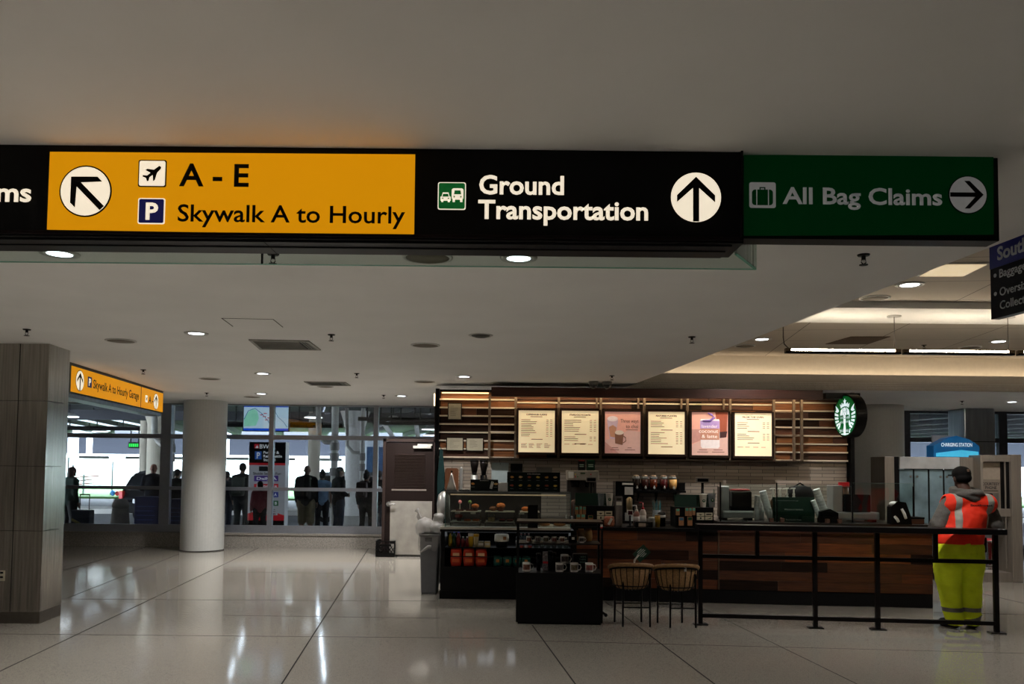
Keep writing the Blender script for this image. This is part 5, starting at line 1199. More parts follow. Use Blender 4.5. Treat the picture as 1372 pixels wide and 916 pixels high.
pack_front(788, 794.5, 690, 699, YF1, (m_kraft, m_gl, m_kraft), 'tan packet with green label right of the teal topped packets', 'coffee_packet', 'coffee packet')
for i, (u0, u1, v0, v1, mt, lb) in enumerate(((905.5, 910.5, 681, 690, (m_kraft, m_teal, m_kraft), 'teal topped packet at the far left of the right register'), (909.5, 916, 692.5, 704, (m_kraft, m_blu, m_kraft), 'blue labelled packet at the lower left of the right register'),
                                              (918, 922.5, 680, 691, (m_kraft, m_teal, m_kraft), 'first teal topped packet in the right cluster of the right register'), (923, 927, 680, 691, (m_kraft, m_teal, m_gl), 'second teal topped packet in the right cluster of the right register'), (927.5, 931.5, 680, 690, (m_kraft, m_teal, m_kraft), 'third teal topped packet in the right cluster of the right register'),
                                              (921, 927.5, 692, 704, (m_kraft, m_gl, m_kraft), 'green labelled packet under the right cluster of packets'))):
    pack_front(u0, u1, v0, v1, YF2, mt, lb, 'coffee_packet', 'coffee packet')
m_cc = M('card_cream', (196, 186, 158), .6, var=.05); m_cp = M('card_print', (52, 46, 38), .6)
def gift(u0, v0, Y, side, wd=9.5, hh=5.6):
    k = 0
    for r in range(2):
        for c in range(2):
            a, b = at(u0 + c * (wd + 1.2), v0 + r * (hh + .6), Y), at(u0 + c * (wd + 1.2) + wd, v0 + r * (hh + .6) + hh, Y); w = (b.x - a.x) / 2; h = a.z - b.z
            t = thing('gift_card', '%s %s cream gift card on the %s register stand' % (('upper', 'lower')[r], ('left', 'right')[c], side), 'card', ((a.x + b.x) / 2, Y, b.z))
            MB().bb((-w, -.003, 0), (w, .003, h)).build('card', m_cc, t)
            pts = [[(-.6, .6), (.6, .6), (.1, .25), (-.1, .25)], [(-.7, .3), (.7, .3), (.7, .7), (-.7, .7)], [(-.15, .25), (.25, .25), (.25, .8), (-.15, .8)], [(-.7, .2), (.5, .35), (.7, .8), (.1, .5)]][k]
            MB().prism([(x * w, y * h) for x, y in pts], .001, wallmat(0, -.003, 0)).build('card_print', m_cp if k != 3 else m_gl, t); k += 1
gift(800, 684.5, YF1, 'left'); gift(933.5, 686.6, YF2, 'right', 10, 4.6)
t = thing('crisp_packet', 'small colourful crisp packet in front of the left register, below the gift cards', 'snack bag', (at(816, 712, YF1 - .05).x, YF1 - .05, WT))
MB().lathe([(.06, 0), (.07, .03), (.068, .09), (.06, .13)], seg=12, sq=(1, .35)).build('bag', M('packet_patchwork', (150, 84, 56), .5, var=.6, scale=45), t); MB().box((.01, -.027, .065), (.03, .004, .09), rot=Matrix.Rotation(.5, 3, 'Y')).build('white_stripe', m_cream2, t)
# cups
def paper_cup(u, v1, v0, Y, zb, label, mat=m_cream2, lid=True, logo=True, r=None):
    x = X(u, Y); h = px(v1 - v0, Y); r = r or h * .27
    t = thing('paper_cup' if mat is m_cream2 else 'clear_cup', label, 'cup', (x, Y, zb))
    MB().lathe([(r * .7, 0), (r * .72, .004), (r, h * .9), (r * 1.04, h * .91), (r, h * .92)], seg=20).build('cup', mat, t)
    if lid: MB().lathe([(r * 1.06, h * .9), (r * 1.06, h * .94), (r * .9, h), (0, h)], seg=20).build('lid', m_cream2 if mat is m_cream2 else m_clearc, t)
    if logo:
        y_ = -r * .88; MB().prism(circle(r * .42, 18, 0, h * .48), .003, wallmat(0, y_ - .0, 0)).build('round_logo', m_gl, t)
        MB().prism(circle(r * .16, 12, 0, h * .5), .003, wallmat(0, y_ - .003, 0)).build('logo_face', m_cream2, t)
TS1, TS2 = WT + h1 * .62 + .0005, WT + h2 * .62 + .0005
paper_cup(805.5, 678, 660, Y1 + .05, TS1, 'tall clear plastic cup on the left register stand', m_clearc, False, False)
paper_cup(816.5, 678, 660, Y1 + .05, TS1, 'white paper cup with round green logo on the left register stand', lid=False)
paper_cup(942, 683, 665, Y2 + .05, TS2 - .0, 'white lidded paper cup with round green logo on the right register stand')
paper_cup(953.5, 680, 660, Y2 + .05, TS2, 'tall clear cup with straw and green logo on the right register stand', m_clearc, False, True)
x = X(955, Y2 + .05); t = tag(MB().cyl((x, Y2 + .05, TS2 + .06), (x + .012, Y2 + .05, TS2 + .23), .004, seg=8).build('straw', m_gl), 'green straw in the clear cup on the right register', 'straw')
# condiment box, jar, black dispenser
Yd = cpt(830, .16, 0).y
t = thing('powder_box', 'grey carton with print left of the black coffee dispenser', 'box', (X(829.5, Yd), Yd + .03, WT)); hh_ = Z(665, Yd, 830) - WT
MB().bb((-.045, -.03, 0), (.045, .03, hh_), bevel=.003).build('carton', M('carton_grey', (112, 104, 100), .6, var=.1), t); MB().bb((-.035, -.033, hh_ - .11), (.035, -.029, hh_ - .065)).build('label', m_cream2, t); MB().bb((-.03, -.033, hh_ - .05), (.03, -.029, hh_ - .02)).build('label_print', m_cp, t)
Yb = 11.86
t = thing('coffee_dispenser', 'tall black coffee dispenser with white notices behind the counter', 'machine', (X(836, Yb), Yb, BT)); w = px(12.5, Yb); hh_ = Z(644.5, Yb, 836) - BT
MB().bb((-w, -.12, 0), (w, .2, hh_), bevel=.01).build('body', m_blk3, t); MB().bb((-w * .3, -.125, hh_ * .91), (w * .85, -.119, hh_ * .96)).build('name_strip', m_cream2, t); MB().bb((-w * .05, -.125, hh_ * .66), (w * .85, -.119, hh_ * .86)).build('notice', M('notice_white', (186, 180, 172), .6), t)
MB().lathe([(.045, hh_ * .2), (.045, hh_ * .55), (.02, hh_ * .6)], (w * .4, -.17, 0), 16).build('jug', M('jug_brass', (150, 130, 96), .3, .6), t); MB().cyl((w * .4, -.17, 0), (w * .4, -.17, hh_ * .2), .06, seg=16).build('drip_tray', m_chr, t)
t = thing('card_reader', 'small payment reader with a white rimmed dark red screen', 'card reader', (cpt(844, .05, 0).x, cpt(844, .05, 0).y, WT)); zz = Z(690, t.location.y, 844) - WT
MB().lathe([(.05, 0), (.05, .01), (.014, .02), (.012, zz)], seg=12).build('stand', m_bk, t); MB().bb((-.036, -.012, zz), (.036, .012, zz + .066), bevel=.004).build('case', m_cream2, t); MB().bb((-.028, -.015, zz + .008), (.028, -.011, zz + .056)).build('screen', M('screen_darkred', (50, 12, 16), .2), t)
# syrup bottles with pumps
def pump_bottle(u, v0, v1, Y, zb, body, pump, label, sgn=1):
    x = X(u, Y); hgt = Z(v0, Y, u) - zb
    t = thing('pump_bottle', label, 'bottle', (x, Y, zb)); r = .042
    MB().lathe([(r, 0), (r * 1.02, .01), (r * 1.02, hgt * .52), (r * .7, hgt * .66), (r * .4, hgt * .7)], seg=18).build('bottle', body, t)
    MB().lathe([(r * .46, hgt * .70), (r * .46, hgt * .76), (r * .2, hgt * .78), (.006, hgt * .8), (.006, hgt * .95)], seg=12).tube([(0, 0, hgt * .95), (-sgn * .035, 0, hgt * .97), (-sgn * .05, 0, hgt * .94)], .007, 8).build('pump', pump, t)
    MB().lathe([(r * 1.04, hgt * .12), (r * 1.04, hgt * .45)], seg=18).build('label_band', M('syrup_label', (190, 180, 170), .6, var=.1), t)
Ys = cpt(855, .3, 0).y
pump_bottle(853, 676, 698, Ys, WT, M('syrup_pink', (150, 96, 80), .3), m_cream2, 'pinkish syrup bottle with white nozzle, left of the pair')
pump_bottle(861.5, 672, 698, Ys - .08, WT, M('syrup_cream', (176, 160, 146), .3), M('pump_red', (180, 24, 34), .4), 'cream syrup bottle with red pump, right of the pair')
Yt = cpt(880, .45, 0).y
t = thing('straw_jar', 'clear jar of turquoise and grey straws behind the syrup bottles', 'jar', (X(880, Yt), Yt, WT)); MB().lathe([(.06, 0), (.062, .01), (.062, .2)], seg=18).build('jar', m_clearc, t)
for k in range(9): a = k * .7; MB().cyl((.03 * math.cos(a), .03 * math.sin(a), .012), (.05 * math.cos(a), .05 * math.sin(a), .29 + .02 * (k % 3)), .005, seg=6).build('straw', (M('straw_turquoise', (60, 140, 150), .5), M('straw_grey', (110, 116, 100), .5))[k % 2], t)
Yt = cpt(880, .1, 0).y
t = thing('yellow_tumbler', 'mustard yellow tumbler standing at the counter edge', 'cup', (X(881, Yt), Yt, WT)); MB().lathe([(.028, 0), (.036, .15), (.034, .152), (.026, .004)], seg=18).build('tumbler', M('mustard', (150, 112, 24), .4), t); MB().lathe([(.0365, .146), (.037, .156), (.034, .156)], seg=18).build('rim', M('mustard_dark', (104, 76, 18), .4), t)
t = thing('steel_pitcher', 'small steel milk pitcher beside the syrup bottles', 'jug', (X(873, Yt + .12), Yt + .12, WT)); MB().lathe([(.04, 0), (.046, .03), (.036, .1), (.04, .12)], seg=18).build('pitcher', m_chr, t); MB().tube([(.036, 0, .1), (.075, 0, .09), (.07, 0, .04), (.044, 0, .03)], .005, 8).build('handle', m_chr, t)
t = thing('black_canister', 'black canister with pale band right of the steel pitcher', 'canister', (X(886.5, Yt + .22), Yt + .22, WT)); MB().lathe([(.05, 0), (.05, .17), (.03, .18), (0, .18)], seg=18).build('canister', m_blk3, t); MB().lathe([(.051, .11), (.051, .14)], seg=18).build('band', m_cream2, t)
t = thing('knock_box', 'low dark box with a paper ticket below the syrup bottles', 'box', (cpt(862, .06, 0).x, cpt(862, .06, 0).y, WT)); MB().bb((-.11, -.05, 0), (.11, .1, .07), bevel=.005).build('box', m_bk, t); MB().bb((-.07, -.054, .01), (.02, -.05, .055)).build('ticket', M('ticket_tan', (150, 130, 112), .6), t)
# brewing machine on the back counter
Yb = 11.95
t = thing('coffee_brewer', 'beige twin coffee brewer with buttons behind the left register', 'machine', (X(780, Yb), Yb, BT)); w = px(20.5, Yb); hT, hM = Z(630, Yb, 780) - BT, Z(643, Yb, 780) - BT
MB().bb((-w, -.18, hM), (w, .2, hT), bevel=.008).build('control_head', M('brewer_beige', (150, 142, 128), .4, .3), t)
MB().bb((-w * .95, .05, 0), (w * .95, .2, hM)).build('back_column', M('brewer_dark', (60, 54, 50), .4, .3), t); MB().bb((-w, -.2, 0), (w, .2, .05)).build('drip_base', m_chr, t)
MB().bb((-w * .18, -.184, hM + .09), (w * .12, -.178, hM + .11)).build('green_display', M('lcd_green', (50, 70, 40), .4), t); MB().bb((-w * .95, -.184, hM + .03), (-w * .62, -.178, hM + .12)).build('notice', m_cream2, t)
for k, c in enumerate(((176, 44, 40), (60, 140, 60), (190, 170, 60), (176, 44, 40))): MB().cyl((-w * .5 + (k % 2) * .03 + (k > 2) * .19, -.186, hM + .05 + .035 * (k // 2)), (-w * .5 + (k % 2) * .03 + (k > 2) * .19, -.178, hM + .05 + .035 * (k // 2)), .01, seg=10).build('button', M('button_%d' % k, c, .4), t)
for s in (-.5, .45):
    MB().lathe([(.075, .05), (.085, .1), (.08, .25), (.05, .29)], (s * w, -.08, 0), 18).build('carafe', M('carafe_glass', (52, 34, 26), .1), t); MB().lathe([(.06, hM - .1), (.075, hM)], (s * w, -.08, 0), 16).build('filter_basket', m_blk3, t)
for i, (u0, u1, lb, red) in enumerate(((774.5, 784, 'small black sign with red top standing on the brewer', 1), (786, 797, 'small dark green sign standing on the brewer', 0))):
    a, b = at(u0, 616, Yb), at(u1, 629.7, Yb); w_ = (b.x - a.x) / 2; h_ = a.z - (BT + hT); t = thing('counter_sign', lb, 'sign', ((a.x + b.x) / 2, Yb, BT + hT + .0005))
    MB().bb((-w_, 0, 0), (w_, .015, h_)).build('panel', m_bk if red else M('panel_deepgreen', (10, 34, 22), .5), t); MB().bb((-w_ * .8, -.003, h_ * .9), (w_ * .8, 0, h_ * 1.0)).build('top_band', M('band_red', (150, 34, 24), .5) if red else m_gl, t)
    for k in range(2): MB().bb((-w_ * .6, -.003, h_ * (.5 - .16 * k)), (w_ * .6, 0, h_ * (.58 - .16 * k))).build('print_line', M('panel_print'), t)
# items left on the back counter
t = thing('cutting_board', 'brown wooden board leaning on the tiles behind the white napkin', 'board', (X(605, 12.3), 12.33, BT)); hb_ = Z(627, 12.3, 605) - BT
MB().prism(rrect(-.1, 0, .1, hb_, .03), .02, wallmat(0, .02, 0)).build('board', M('board_brown', (104, 62, 34), .6, var=.2, stretch=(3, 3, .5)), t); MB().cyl((0, -.002, hb_ - .05), (0, .03, hb_ - .05), .014, seg=12).build('hang_hole', m_dark, t)
t = thing('steel_scoop', 'upright steel utensil beside the brown board', 'utensil', (X(618, 12.2), 12.2, BT)); MB().cyl((0, 0, 0), (0, 0, Z(628, 12.2, 618) - BT), .02, .024, seg=12).build('handle', m_chr, t); MB().sphere((0, 0, Z(628, 12.2, 618) - BT), (.026, .026, .03)).build('end_cap', m_chr, t)
t = thing('steel_kettle', 'shiny steel kettle at the left end of the tiles', 'kettle', (X(595, 11.95), 11.95, BT)); MB().lathe([(.09, 0), (.1, .2), (.08, .33), (.03, .38), (0, .385)], seg=20).build('body', m_chr, t); MB().tube([(-.05, 0, .36), (0, 0, .43), (.05, 0, .36)], .008, 8).build('handle', m_bk, t)
def grinder(u, label):
    Y = 12.1; t = thing('coffee_grinder', label, 'grinder', (X(u, Y), Y, BT)); hh = Z(618, Y, u) - BT
    MB().lathe([(.062, 0), (.062, .1), (.05, .12), (.05, hh - .2)], seg=18).build('body', m_chr if u < 640 else m_blk3, t)
    MB().lathe([(.03, hh - .2), (.058, hh - .05), (.061, hh)], seg=18).build('hopper', M('hopper_dark', (24, 20, 18), .15), t); MB().lathe([(.063, hh), (.06, hh + .02), (0, hh + .022)], seg=18).build('lid', m_bk, t)
grinder(635.5, 'coffee grinder with dark hopper and steel body, left of the two'); grinder(648, 'coffee grinder with dark hopper and black body, right of the two')
t = thing('paper_sheet', 'pale blue sheet pinned on the tiles above the pastry signs', 'paper', (X(670, BW - .02), BW - .022, Z(645.5, BW, 670))); w_ = px(11.5, BW); h_ = px(26, BW)
MB().prism([(-w_, 0), (w_ * .9, -.01), (w_, h_), (-w_, h_)], .004, wallmat(0, 0, 0)).build('sheet', M('sheet_blue_grey', (172, 186, 186), .7, var=.05), t); MB().cyl((0, -.006, h_ - .02), (0, 0, h_ - .02), .006, seg=8).build('pin', m_bk, t)
o = MB().box((0, 0, 0), (.24, .003, .09)).build('wall_notice', M('notice_grey', (104, 100, 94), .7)); o.location = (X(729, BW - .02), BW - .016, Z(629.5, BW, 729)); tag(o, 'grey notice on the tiles above the wide pastry sign', 'notice')
o = MB().bb((-.09, 0, 0), (.09, .02, .12)).build('counter_sign', m_bk); o.location = (X(692, 12.3), 12.3, Z(632, 12.3, 692)); tag(o, 'small black sign on the tiles behind the wide pastry sign', 'sign'); o.location.y = BW - .034
# tea dispensers on a wall shelf
SHZ = Z(656.5, 12.15, 880); xa_, xb_ = X(846, 12.15), X(917, 12.15)
t = thing('wall_shelf', 'black wall shelf holding the five drink dispensers', 'shelf', ((xa_ + xb_) / 2, 12.2, SHZ)); L = (xb_ - xa_) / 2
MB().bb((-L, -.16, -.03), (L, .18, 0)).build('board', m_bk, t); MB().bb((-L, .165, 0), (L, .18, .1)).build('back_lip', m_bk, t)
for s in (-.7, 0, .7): MB().prism([(0, 0), (.0, -.14), (.16, 0)], .02, Matrix.Translation((s * L, .18, -.03)) @ Matrix(((0, 0, 1, 0), (-1, 0, 0, 0), (0, 1, 0, 0), (0, 0, 0, 1)))).build('bracket', m_bk, t)
for i, (u, c, lb) in enumerate(((852.5, (26, 18, 16), 'black filled drink dispenser, leftmost on the wall shelf'), (864, (44, 18, 14), 'dark brown drink dispenser, second on the wall shelf'), (875.5, (86, 34, 14), 'amber brown drink dispenser, third on the wall shelf'), (889, (70, 14, 16), 'dark red drink dispenser, fourth on the wall shelf'), (901.5, (206, 158, 92), 'pale orange drink dispenser, rightmost on the wall shelf'))):
    Y = 12.15; t = thing('drink_dispenser', lb, 'dispenser', (X(u, Y), Y, SHZ), 0, 'drink dispensers on the wall shelf'); hh = px(20.5, Y); r = .058
    MB().lathe([(r * .8, .02), (r, hh * .3), (r, hh * .72)], seg=20).build('drink', M('drink_%d' % i, c, .15, var=.1), t); MB().lathe([(r * 1.02, hh * .72), (r * 1.02, hh * .88)], seg=20).build('jar_top', m_clearc, t)
    MB().lathe([(r * .7, hh * .88), (r * .7, hh * .97), (0, hh)], seg=20).build('lid', M('lid_bronze', (170, 146, 122), .4, .4), t); MB().cyl((0, 0, 0), (0, 0, .02), r * .8, seg=20).build('foot', m_bk, t)
    MB().cyl((0, -r * 1.0, hh * .16), (0, -r * 1.5, hh * .16), .01, seg=8).cyl((0, -r * 1.4, hh * .08), (0, -r * 1.4, hh * .3), .008, seg=8).sphere((0, -r * 1.3, hh * .16), .018, 8, 6).build('tap', m_chr, t)
t = thing('black_bin_box', 'black box at the right end of the dispenser shelf', 'box', (X(912, 12.2), 12.2, SHZ)); MB().bb((-.05, -.08, 0), (.05, .08, px(9.5, 12.2)), bevel=.004).build('box', m_bk, t); MB().bb((-.052, -.082, px(9.5, 12.2)), (.052, .082, px(9.5, 12.2) + .01)).build('lid', m_bk2, t)
# espresso side: machine left, cups, pumps, welcome sign, machine right, glass guard
def cR(u, dy): q = cpt(u, dy, RT); return q
def machine(u0, u1, ubody0, v_top, label, dy=.3, rev=False):
    p0_, p1_ = cR(u0, dy), cR(u1, dy); cx_, Y = (p0_.x + p1_.x) / 2, p0_.y; w = (p1_.x - p0_.x) / 2
    t = thing('espresso_machine', label, 'machine', (cx_, Y, RT))
    MB().bb((-w, -.1, .03), (w, .2, .125), bevel=.02).build('steel_base', m_chr, t)
    for s in (-1, 1): MB().bb((s * w * .8 - .03, -.06, 0), (s * w * .8 + .03, .16, .03)).build('foot', m_bk, t)
    return t, w, Y
t, w, Y = machine(966, 1009, 0, 650, 'steel espresso machine with dark hopper and red pouch on top, left of the welcome sign')
hC = Z(651, Y, 972) - RT; hD = Z(658, Y, 990) - RT
MB().bb((-w + .0, -.04, .125), (-w + .1, .18, hC), bevel=.01).build('steel_tower', m_chr, t)
MB().bb((-w + .13, -.06, .16), (-w + .385, .16, hD), bevel=.015).build('dark_hopper', M('hopper_smoke', (26, 22, 18), .12), t); MB().bb((-w + .11, -.07, .125), (-w + .41, .17, .16)).build('hopper_collar', m_blk3, t)
o = MB().sphere((0, 0, .017), (.14, .06, .017), 16, 8).build('red_pouch', M('pouch_red', (170, 30, 36), .35, var=.3, scale=14)); o.location = (t.location.x - w + .26, Y + .05, RT + hD); tag(o, 'flat red pouch lying on top of the left espresso machine', 'pouch')
t, w, Y = machine(1116, 1178, 0, 650, 'steel espresso machine with coffee jar and red lid at the right end of the counter')
hC = Z(650, Y, 1122) - RT; hD = Z(662, Y, 1150) - RT
MB().bb((-w + .0, -.04, .125), (-w + .12, .18, hC), bevel=.01).build('steel_tower', m_chr, t)
MB().lathe([(.06, .125), (.065, .2), (.065, hC - .02)], (-w + .185, .08, 0), 18).build('bean_jar', M('bean_brown', (74, 42, 26), .2, var=.4, scale=60), t); MB().cyl((-w + .185, .08, hC - .02), (-w + .185, .08, hC + .04), .068, seg=20).build('red_lid', M('lid_red', (176, 22, 28), .4), t)
MB().bb((-w + .14, -.08, .125), (-w + .46, -.0, hD), bevel=.015).build('black_box', m_blk3, t)
# stacks of cups
def cupstack(u, v1, v0, dy, tilt, n, label, mat=m_cream2, zb=RT, r=.04):
    q = cR(u, dy); H = px(v1 - v0, q.y) / max(.6, math.cos(tilt)); t = thing('cup_stack', label, 'cup stack', (q.x, q.y, zb))
    R_ = Matrix.Rotation(tilt, 3, 'Y'); st_ = H / (n + 3)
    for k in range(n):
        z = k * st_; MB().lathe([(r * .72, z), (r, z + st_ * 3.4), (r * 1.05, z + st_ * 3.6), (r * 1.0, z + st_ * 3.7)], seg=18, mat=R_).build('cup', mat, t)
    return t
m_wp = M('cup_bright', (225, 224, 222), .5, var=.02)
cupstack(1014.5, 690, 656, .34, .05, 6, 'upright stack of white cups, leftmost by the espresso machine', m_wp)
cupstack(1021, 690, 657, .42, -.03, 6, 'upright stack of white cups, second by the espresso machine', m_wp)
cupstack(1034, 690, 649, .22, -.28, 8, 'leaning stack of white cups left of the white pumps', m_wp, r=.045)
t = cupstack(1111, 690, 646, .30, -.36, 9, 'leaning stack of white cups in a black holder right of the welcome sign', m_wp, r=.046)
cupstack(1101.5, 690, 660, .12, -.36, 6, 'short leaning stack of lids in front of the tall leaning cup stack', m_wp, r=.03)
cupstack(1114.5, 690, 654, .5, 0.0, 6, 'upright white cup stack behind the right espresso machine', m_wp, r=.035)
q = cR(1105, .2); t = thing('cup_holder', 'black slanted cup holder right of the welcome sign', 'holder', q); MB().prism([(-.11, 0), (.12, 0), (.12, .12), (.02, .17), (-.11, .14)], .1, wallmat(0, -.06, 0)).build('holder', m_bk, t); MB().bb((-.1, -.165, .03), (.1, -.16, .06)).build('front_lip', m_bk2, t)
for i, u in enumerate((1037, 1046, 1055.5, 1064.5)):
    q = cR(u, .36); t = thing('syrup_pump', 'white syrup pump behind the welcome sign, %s from the left' % ('first', 'second', 'third', 'fourth')[i], 'pump', q, 0, 'white pumps behind the welcome sign'); zt_ = Z(653, q.y, u) - RT; zb2 = Z(666, q.y, u) - RT
    MB().lathe([(.038, 0), (.038, zb2 - .05), (.02, zb2 - .02)], seg=14).build('bottle', M('syrup_amber', (80, 52, 30), .2), t)
    MB().lathe([(.02, zb2 - .02), (.022, zb2), (.012, zb2 + .02), (.018, zb2 + .04), (.01, zb2 + .055), (.01, zt_ - .015)], seg=12).tube([(0.02, 0, zt_ - .012), (-.02, 0, zt_ - .012), (-.045 - .01 * (i > 1), 0, zt_ - .02)], .009, 8).build('pump', m_cream2, t)
q0, q1 = cR(1037.5, .06), cR(1096, .06); t = thing('welcome_sign', 'dark green welcome sign board on the raised counter', 'sign', ((q0.x + q1.x) / 2, q0.y, RT)); w = (q1.x - q0.x) / 2; h = Z(666, q0.y, 1066) - RT
MB().box((0, .05, h / 2), (2 * w, .014, h), bevel=.003).build('board', M('board_green', (12, 48, 32), .45, var=.05), t); MB().bb((-w * .8, .055, 0), (w * .8, .14, .012)).build('foot', m_bk, t)
m_ch = M('sign_offwhite', (176, 182, 170), .6)
lettering('Starbucks Rewards on the app', m_ch, t, -w * .88, .043, h * .84, h=h * .045, w=w * 1.1); lettering('Welcome to Starbucks', m_ch, t, 0, .043, h * .47, h=h * .065, w=w * .9, align='CENTER', bold=.02); lettering('Starbucks Cafe', m_ch, t, 0, .043, h * .05, h=h * .055, w=w * .75, align='CENTER', bold=.02)
q = cR(1073, .5); t = thing('black_bag', 'rounded black bag behind the welcome sign and pumps', 'bag', q); zt_ = Z(650, q.y, 1073) - RT
MB().lathe([(.17, 0), (.19, .1), (.19, zt_ * .7), (.14, zt_ * .95), (0, zt_)], seg=18, sq=(1, .45)).build('bag', M('bag_black', (14, 12, 12), .6, var=.4, scale=14, bump=.3), t); MB().tube([(-.08, 0, zt_ * .95), (0, 0, zt_ + .03), (.08, 0, zt_ * .95)], .01, 8).build('handle', m_bk, t)
for i, u in enumerate((1034, 1048.5, 1109.5, 1126)):
    q = cR(u, .0); t = tag(MB().bb((-.025, -.02, 0), (.025, .02, .05), bevel=.004).build('wooden_block', M('block_brown', (86, 58, 44), .6, var=.15)), 'small brown block at the counter edge, %s' % ('below the leaning cups', 'below the left of the welcome sign', 'below the black cup holder', 'below the right espresso machine')[i], 'block'); t.location = q
m_guard = GLASS('guard_glass', (244, 250, 248), .06)
for i, (u0, u1, lb) in enumerate(((965, 1040, 'clear glass guard panel at the left of the espresso side'), (1041, 1142, 'clear glass guard panel in the middle of the espresso side'), (1143, 1226, 'clear glass guard panel at the right end of the counter'))):
    q0, q1 = cR(u0, .02 + .13 * (i == 2)), cR(u1, .02 + .13 * (i == 2)); d = (q1 - q0); t = thing('glass_guard', lb, 'glass panel', q0, math.atan2(d.y, d.x), 'glass guards on the raised counter'); L = d.xy.length; h = Z(646, q0.y, u0 + 20) - RT
    h = px(49, q0.y) if i < 2 else Z(647, q0.y, 1200) - RT
    MB().bb((0, -.004, 0), (L, .004, h)).build('pane', m_guard, t); MB().bb((0, -.0045, h - .004), (L, .0045, h)).build('top_edge', M('guard_edge', (110, 130, 124), .2), t)
    MB().cyl((.005, 0, 0), (.005, 0, h + (.03 if i < 2 else 0)), .009, seg=10).build('post', m_bk, t)
    if i == 2: MB().cyl((L, 0, 0), (L, 0, h - .04), .012, seg=10).build('post', m_bk, t)
q = cR(1206, -.02); t = thing('straw_holder', 'black holder with white paper sleeves near the worker', 'holder', q); zt_ = Z(671, q.y, 1206) - RT
MB().prism([(-.12, 0), (.13, 0), (.12, .1), (.06, zt_ * .95), (-.04, zt_), (-.12, zt_ * .75)], .12, wallmat(0, .06, 0)).build('holder', m_bk, t)
for x_, z0_, z1_ in ((.035, .07, .19), (-.055, .03, .1)): MB().tube([(x_ + .02, -.065, z0_), (x_, -.066, (z0_ + z1_) / 2), (x_ - .03, -.062, z1_)], [.016, .018, .015], 10).build('paper_sleeve', m_wp, t)
MB().sphere((-.06, -.0, zt_ * .88), (.055, .06, .03)).build('white_lids', m_wp, t)
q = cR(1224, .1); t = thing('wooden_box', 'brown wooden box at the right end of the counter', 'box', q); MB().bb((-.11, -.08, 0), (.11, .1, Z(692.5, q.y, 1224) - RT), bevel=.005).build('box', M('box_brown', (74, 44, 28), .5, var=.25, scale=5, stretch=(1, 6, 10)), t); MB().bb((-.112, -.082, Z(692.5, q.y, 1224) - RT - .02), (.112, .102, Z(692.5, q.y, 1224) - RT + .004)).build('lid', m_bk2, t)
q = cR(930, .36); t = thing('receipt_tray', 'black tray on top of the right register stand', 'tray', (X(930, Y2 + .3), Y2 + .21, TS2)); MB().bb((-.1, -.07, 0), (.02, .1, .06), bevel=.006).build('tray', m_bk, t); MB().bb((-.06, -.075, .06), (-.01, .0, .064)).build('receipt', m_cream2, t)
# teal apron on the left end of the bar
t = thing('teal_apron', 'dark teal apron hanging at the left end of the coffee bar', 'apron', (X(590.5, 12.18), 12.2, Z(700, 12.2, 590)))
hh = px(98, 12.2); g = MB(); g.prism([(-.05, 0), (.06, 0), (.05, hh * .7), (.02, hh), (-.02, hh), (-.05, hh * .6)], .03, wallmat(0, .02, 0)); g.build('cloth', M('apron_teal', (10, 48, 48), .8, var=.2), t); MB().tube([(0, 0, hh), (-.02, .02, hh + .04), (-.03, .06, hh + .05)], .005, 6).build('strap', M('apron_teal'), t)
# ================================================================== MERCHANDISE STAND in front of the counter
a, b = onz(691, 836, 0), onz(808, 838, 0)
t = thing('merchandise_stand', 'low black merchandise stand with shelves of mugs in front of the bar', 'display stand', ((a.x + b.x) / 2, a.y, 0), math.atan2(b.y - a.y, b.x - a.x) * .6); w = (b.x - a.x) / 2; MS = t; MY = a.y; D = .45
zc_ = Z(767.5, MY, 750); zs_ = Z(728, MY, 750) ; ztp = Z(701, MY, 750)
MB().bb((-w, 0, .02), (w, D, zc_), bevel=.004).build('cabinet', m_bk, t); MB().bb((-w + .02, .02, 0), (w - .02, D - .02, .02)).build('plinth', m_bk2, t)
for sx_ in (-1, 1):
    for y_ in (.012, D - .012): MB().bb((sx_ * w - sx_ * .024, y_ - .012, zc_), (sx_ * w, y_ + .012, ztp)).build('post', m_bk, t)
MB().bb((-w, 0, ztp), (w, D, ztp + .02)).build('top_board', M('stand_top_brown', (40, 30, 26), .4), t); MB().bb((-w + .024, .02, zs_ - .016), (w - .024, D - .02, zs_)).build('shelf', M('stand_shelf', (34, 28, 25), .4), t)
MB().bb((w - .03, -.004, ztp - .045), (w - .005, 0, ztp - .005)).build('price_ticket', m_cream2, t); MB().bb((w - .03, -.006, ztp - .045), (w - .005, -.003, ztp - .032)).build('ticket_stripe', M('pump_red'), t)
MB().cyl((w, .1, .12), (w + .035, .1, .10), .012, seg=8).sphere((w + .04, .1, .09), .02, 8, 6).build('latch', m_bk2, t)
rzM = t.rotation_euler.z
m_mug = M('mug_white', (205, 198, 188), .3, var=.02)
mugpics = [M('mug_art_%d' % i, c, .5, var=.7, scale=60) for i, c in enumerate(((110, 66, 48), (70, 60, 56), (96, 84, 60), (120, 58, 50)))]
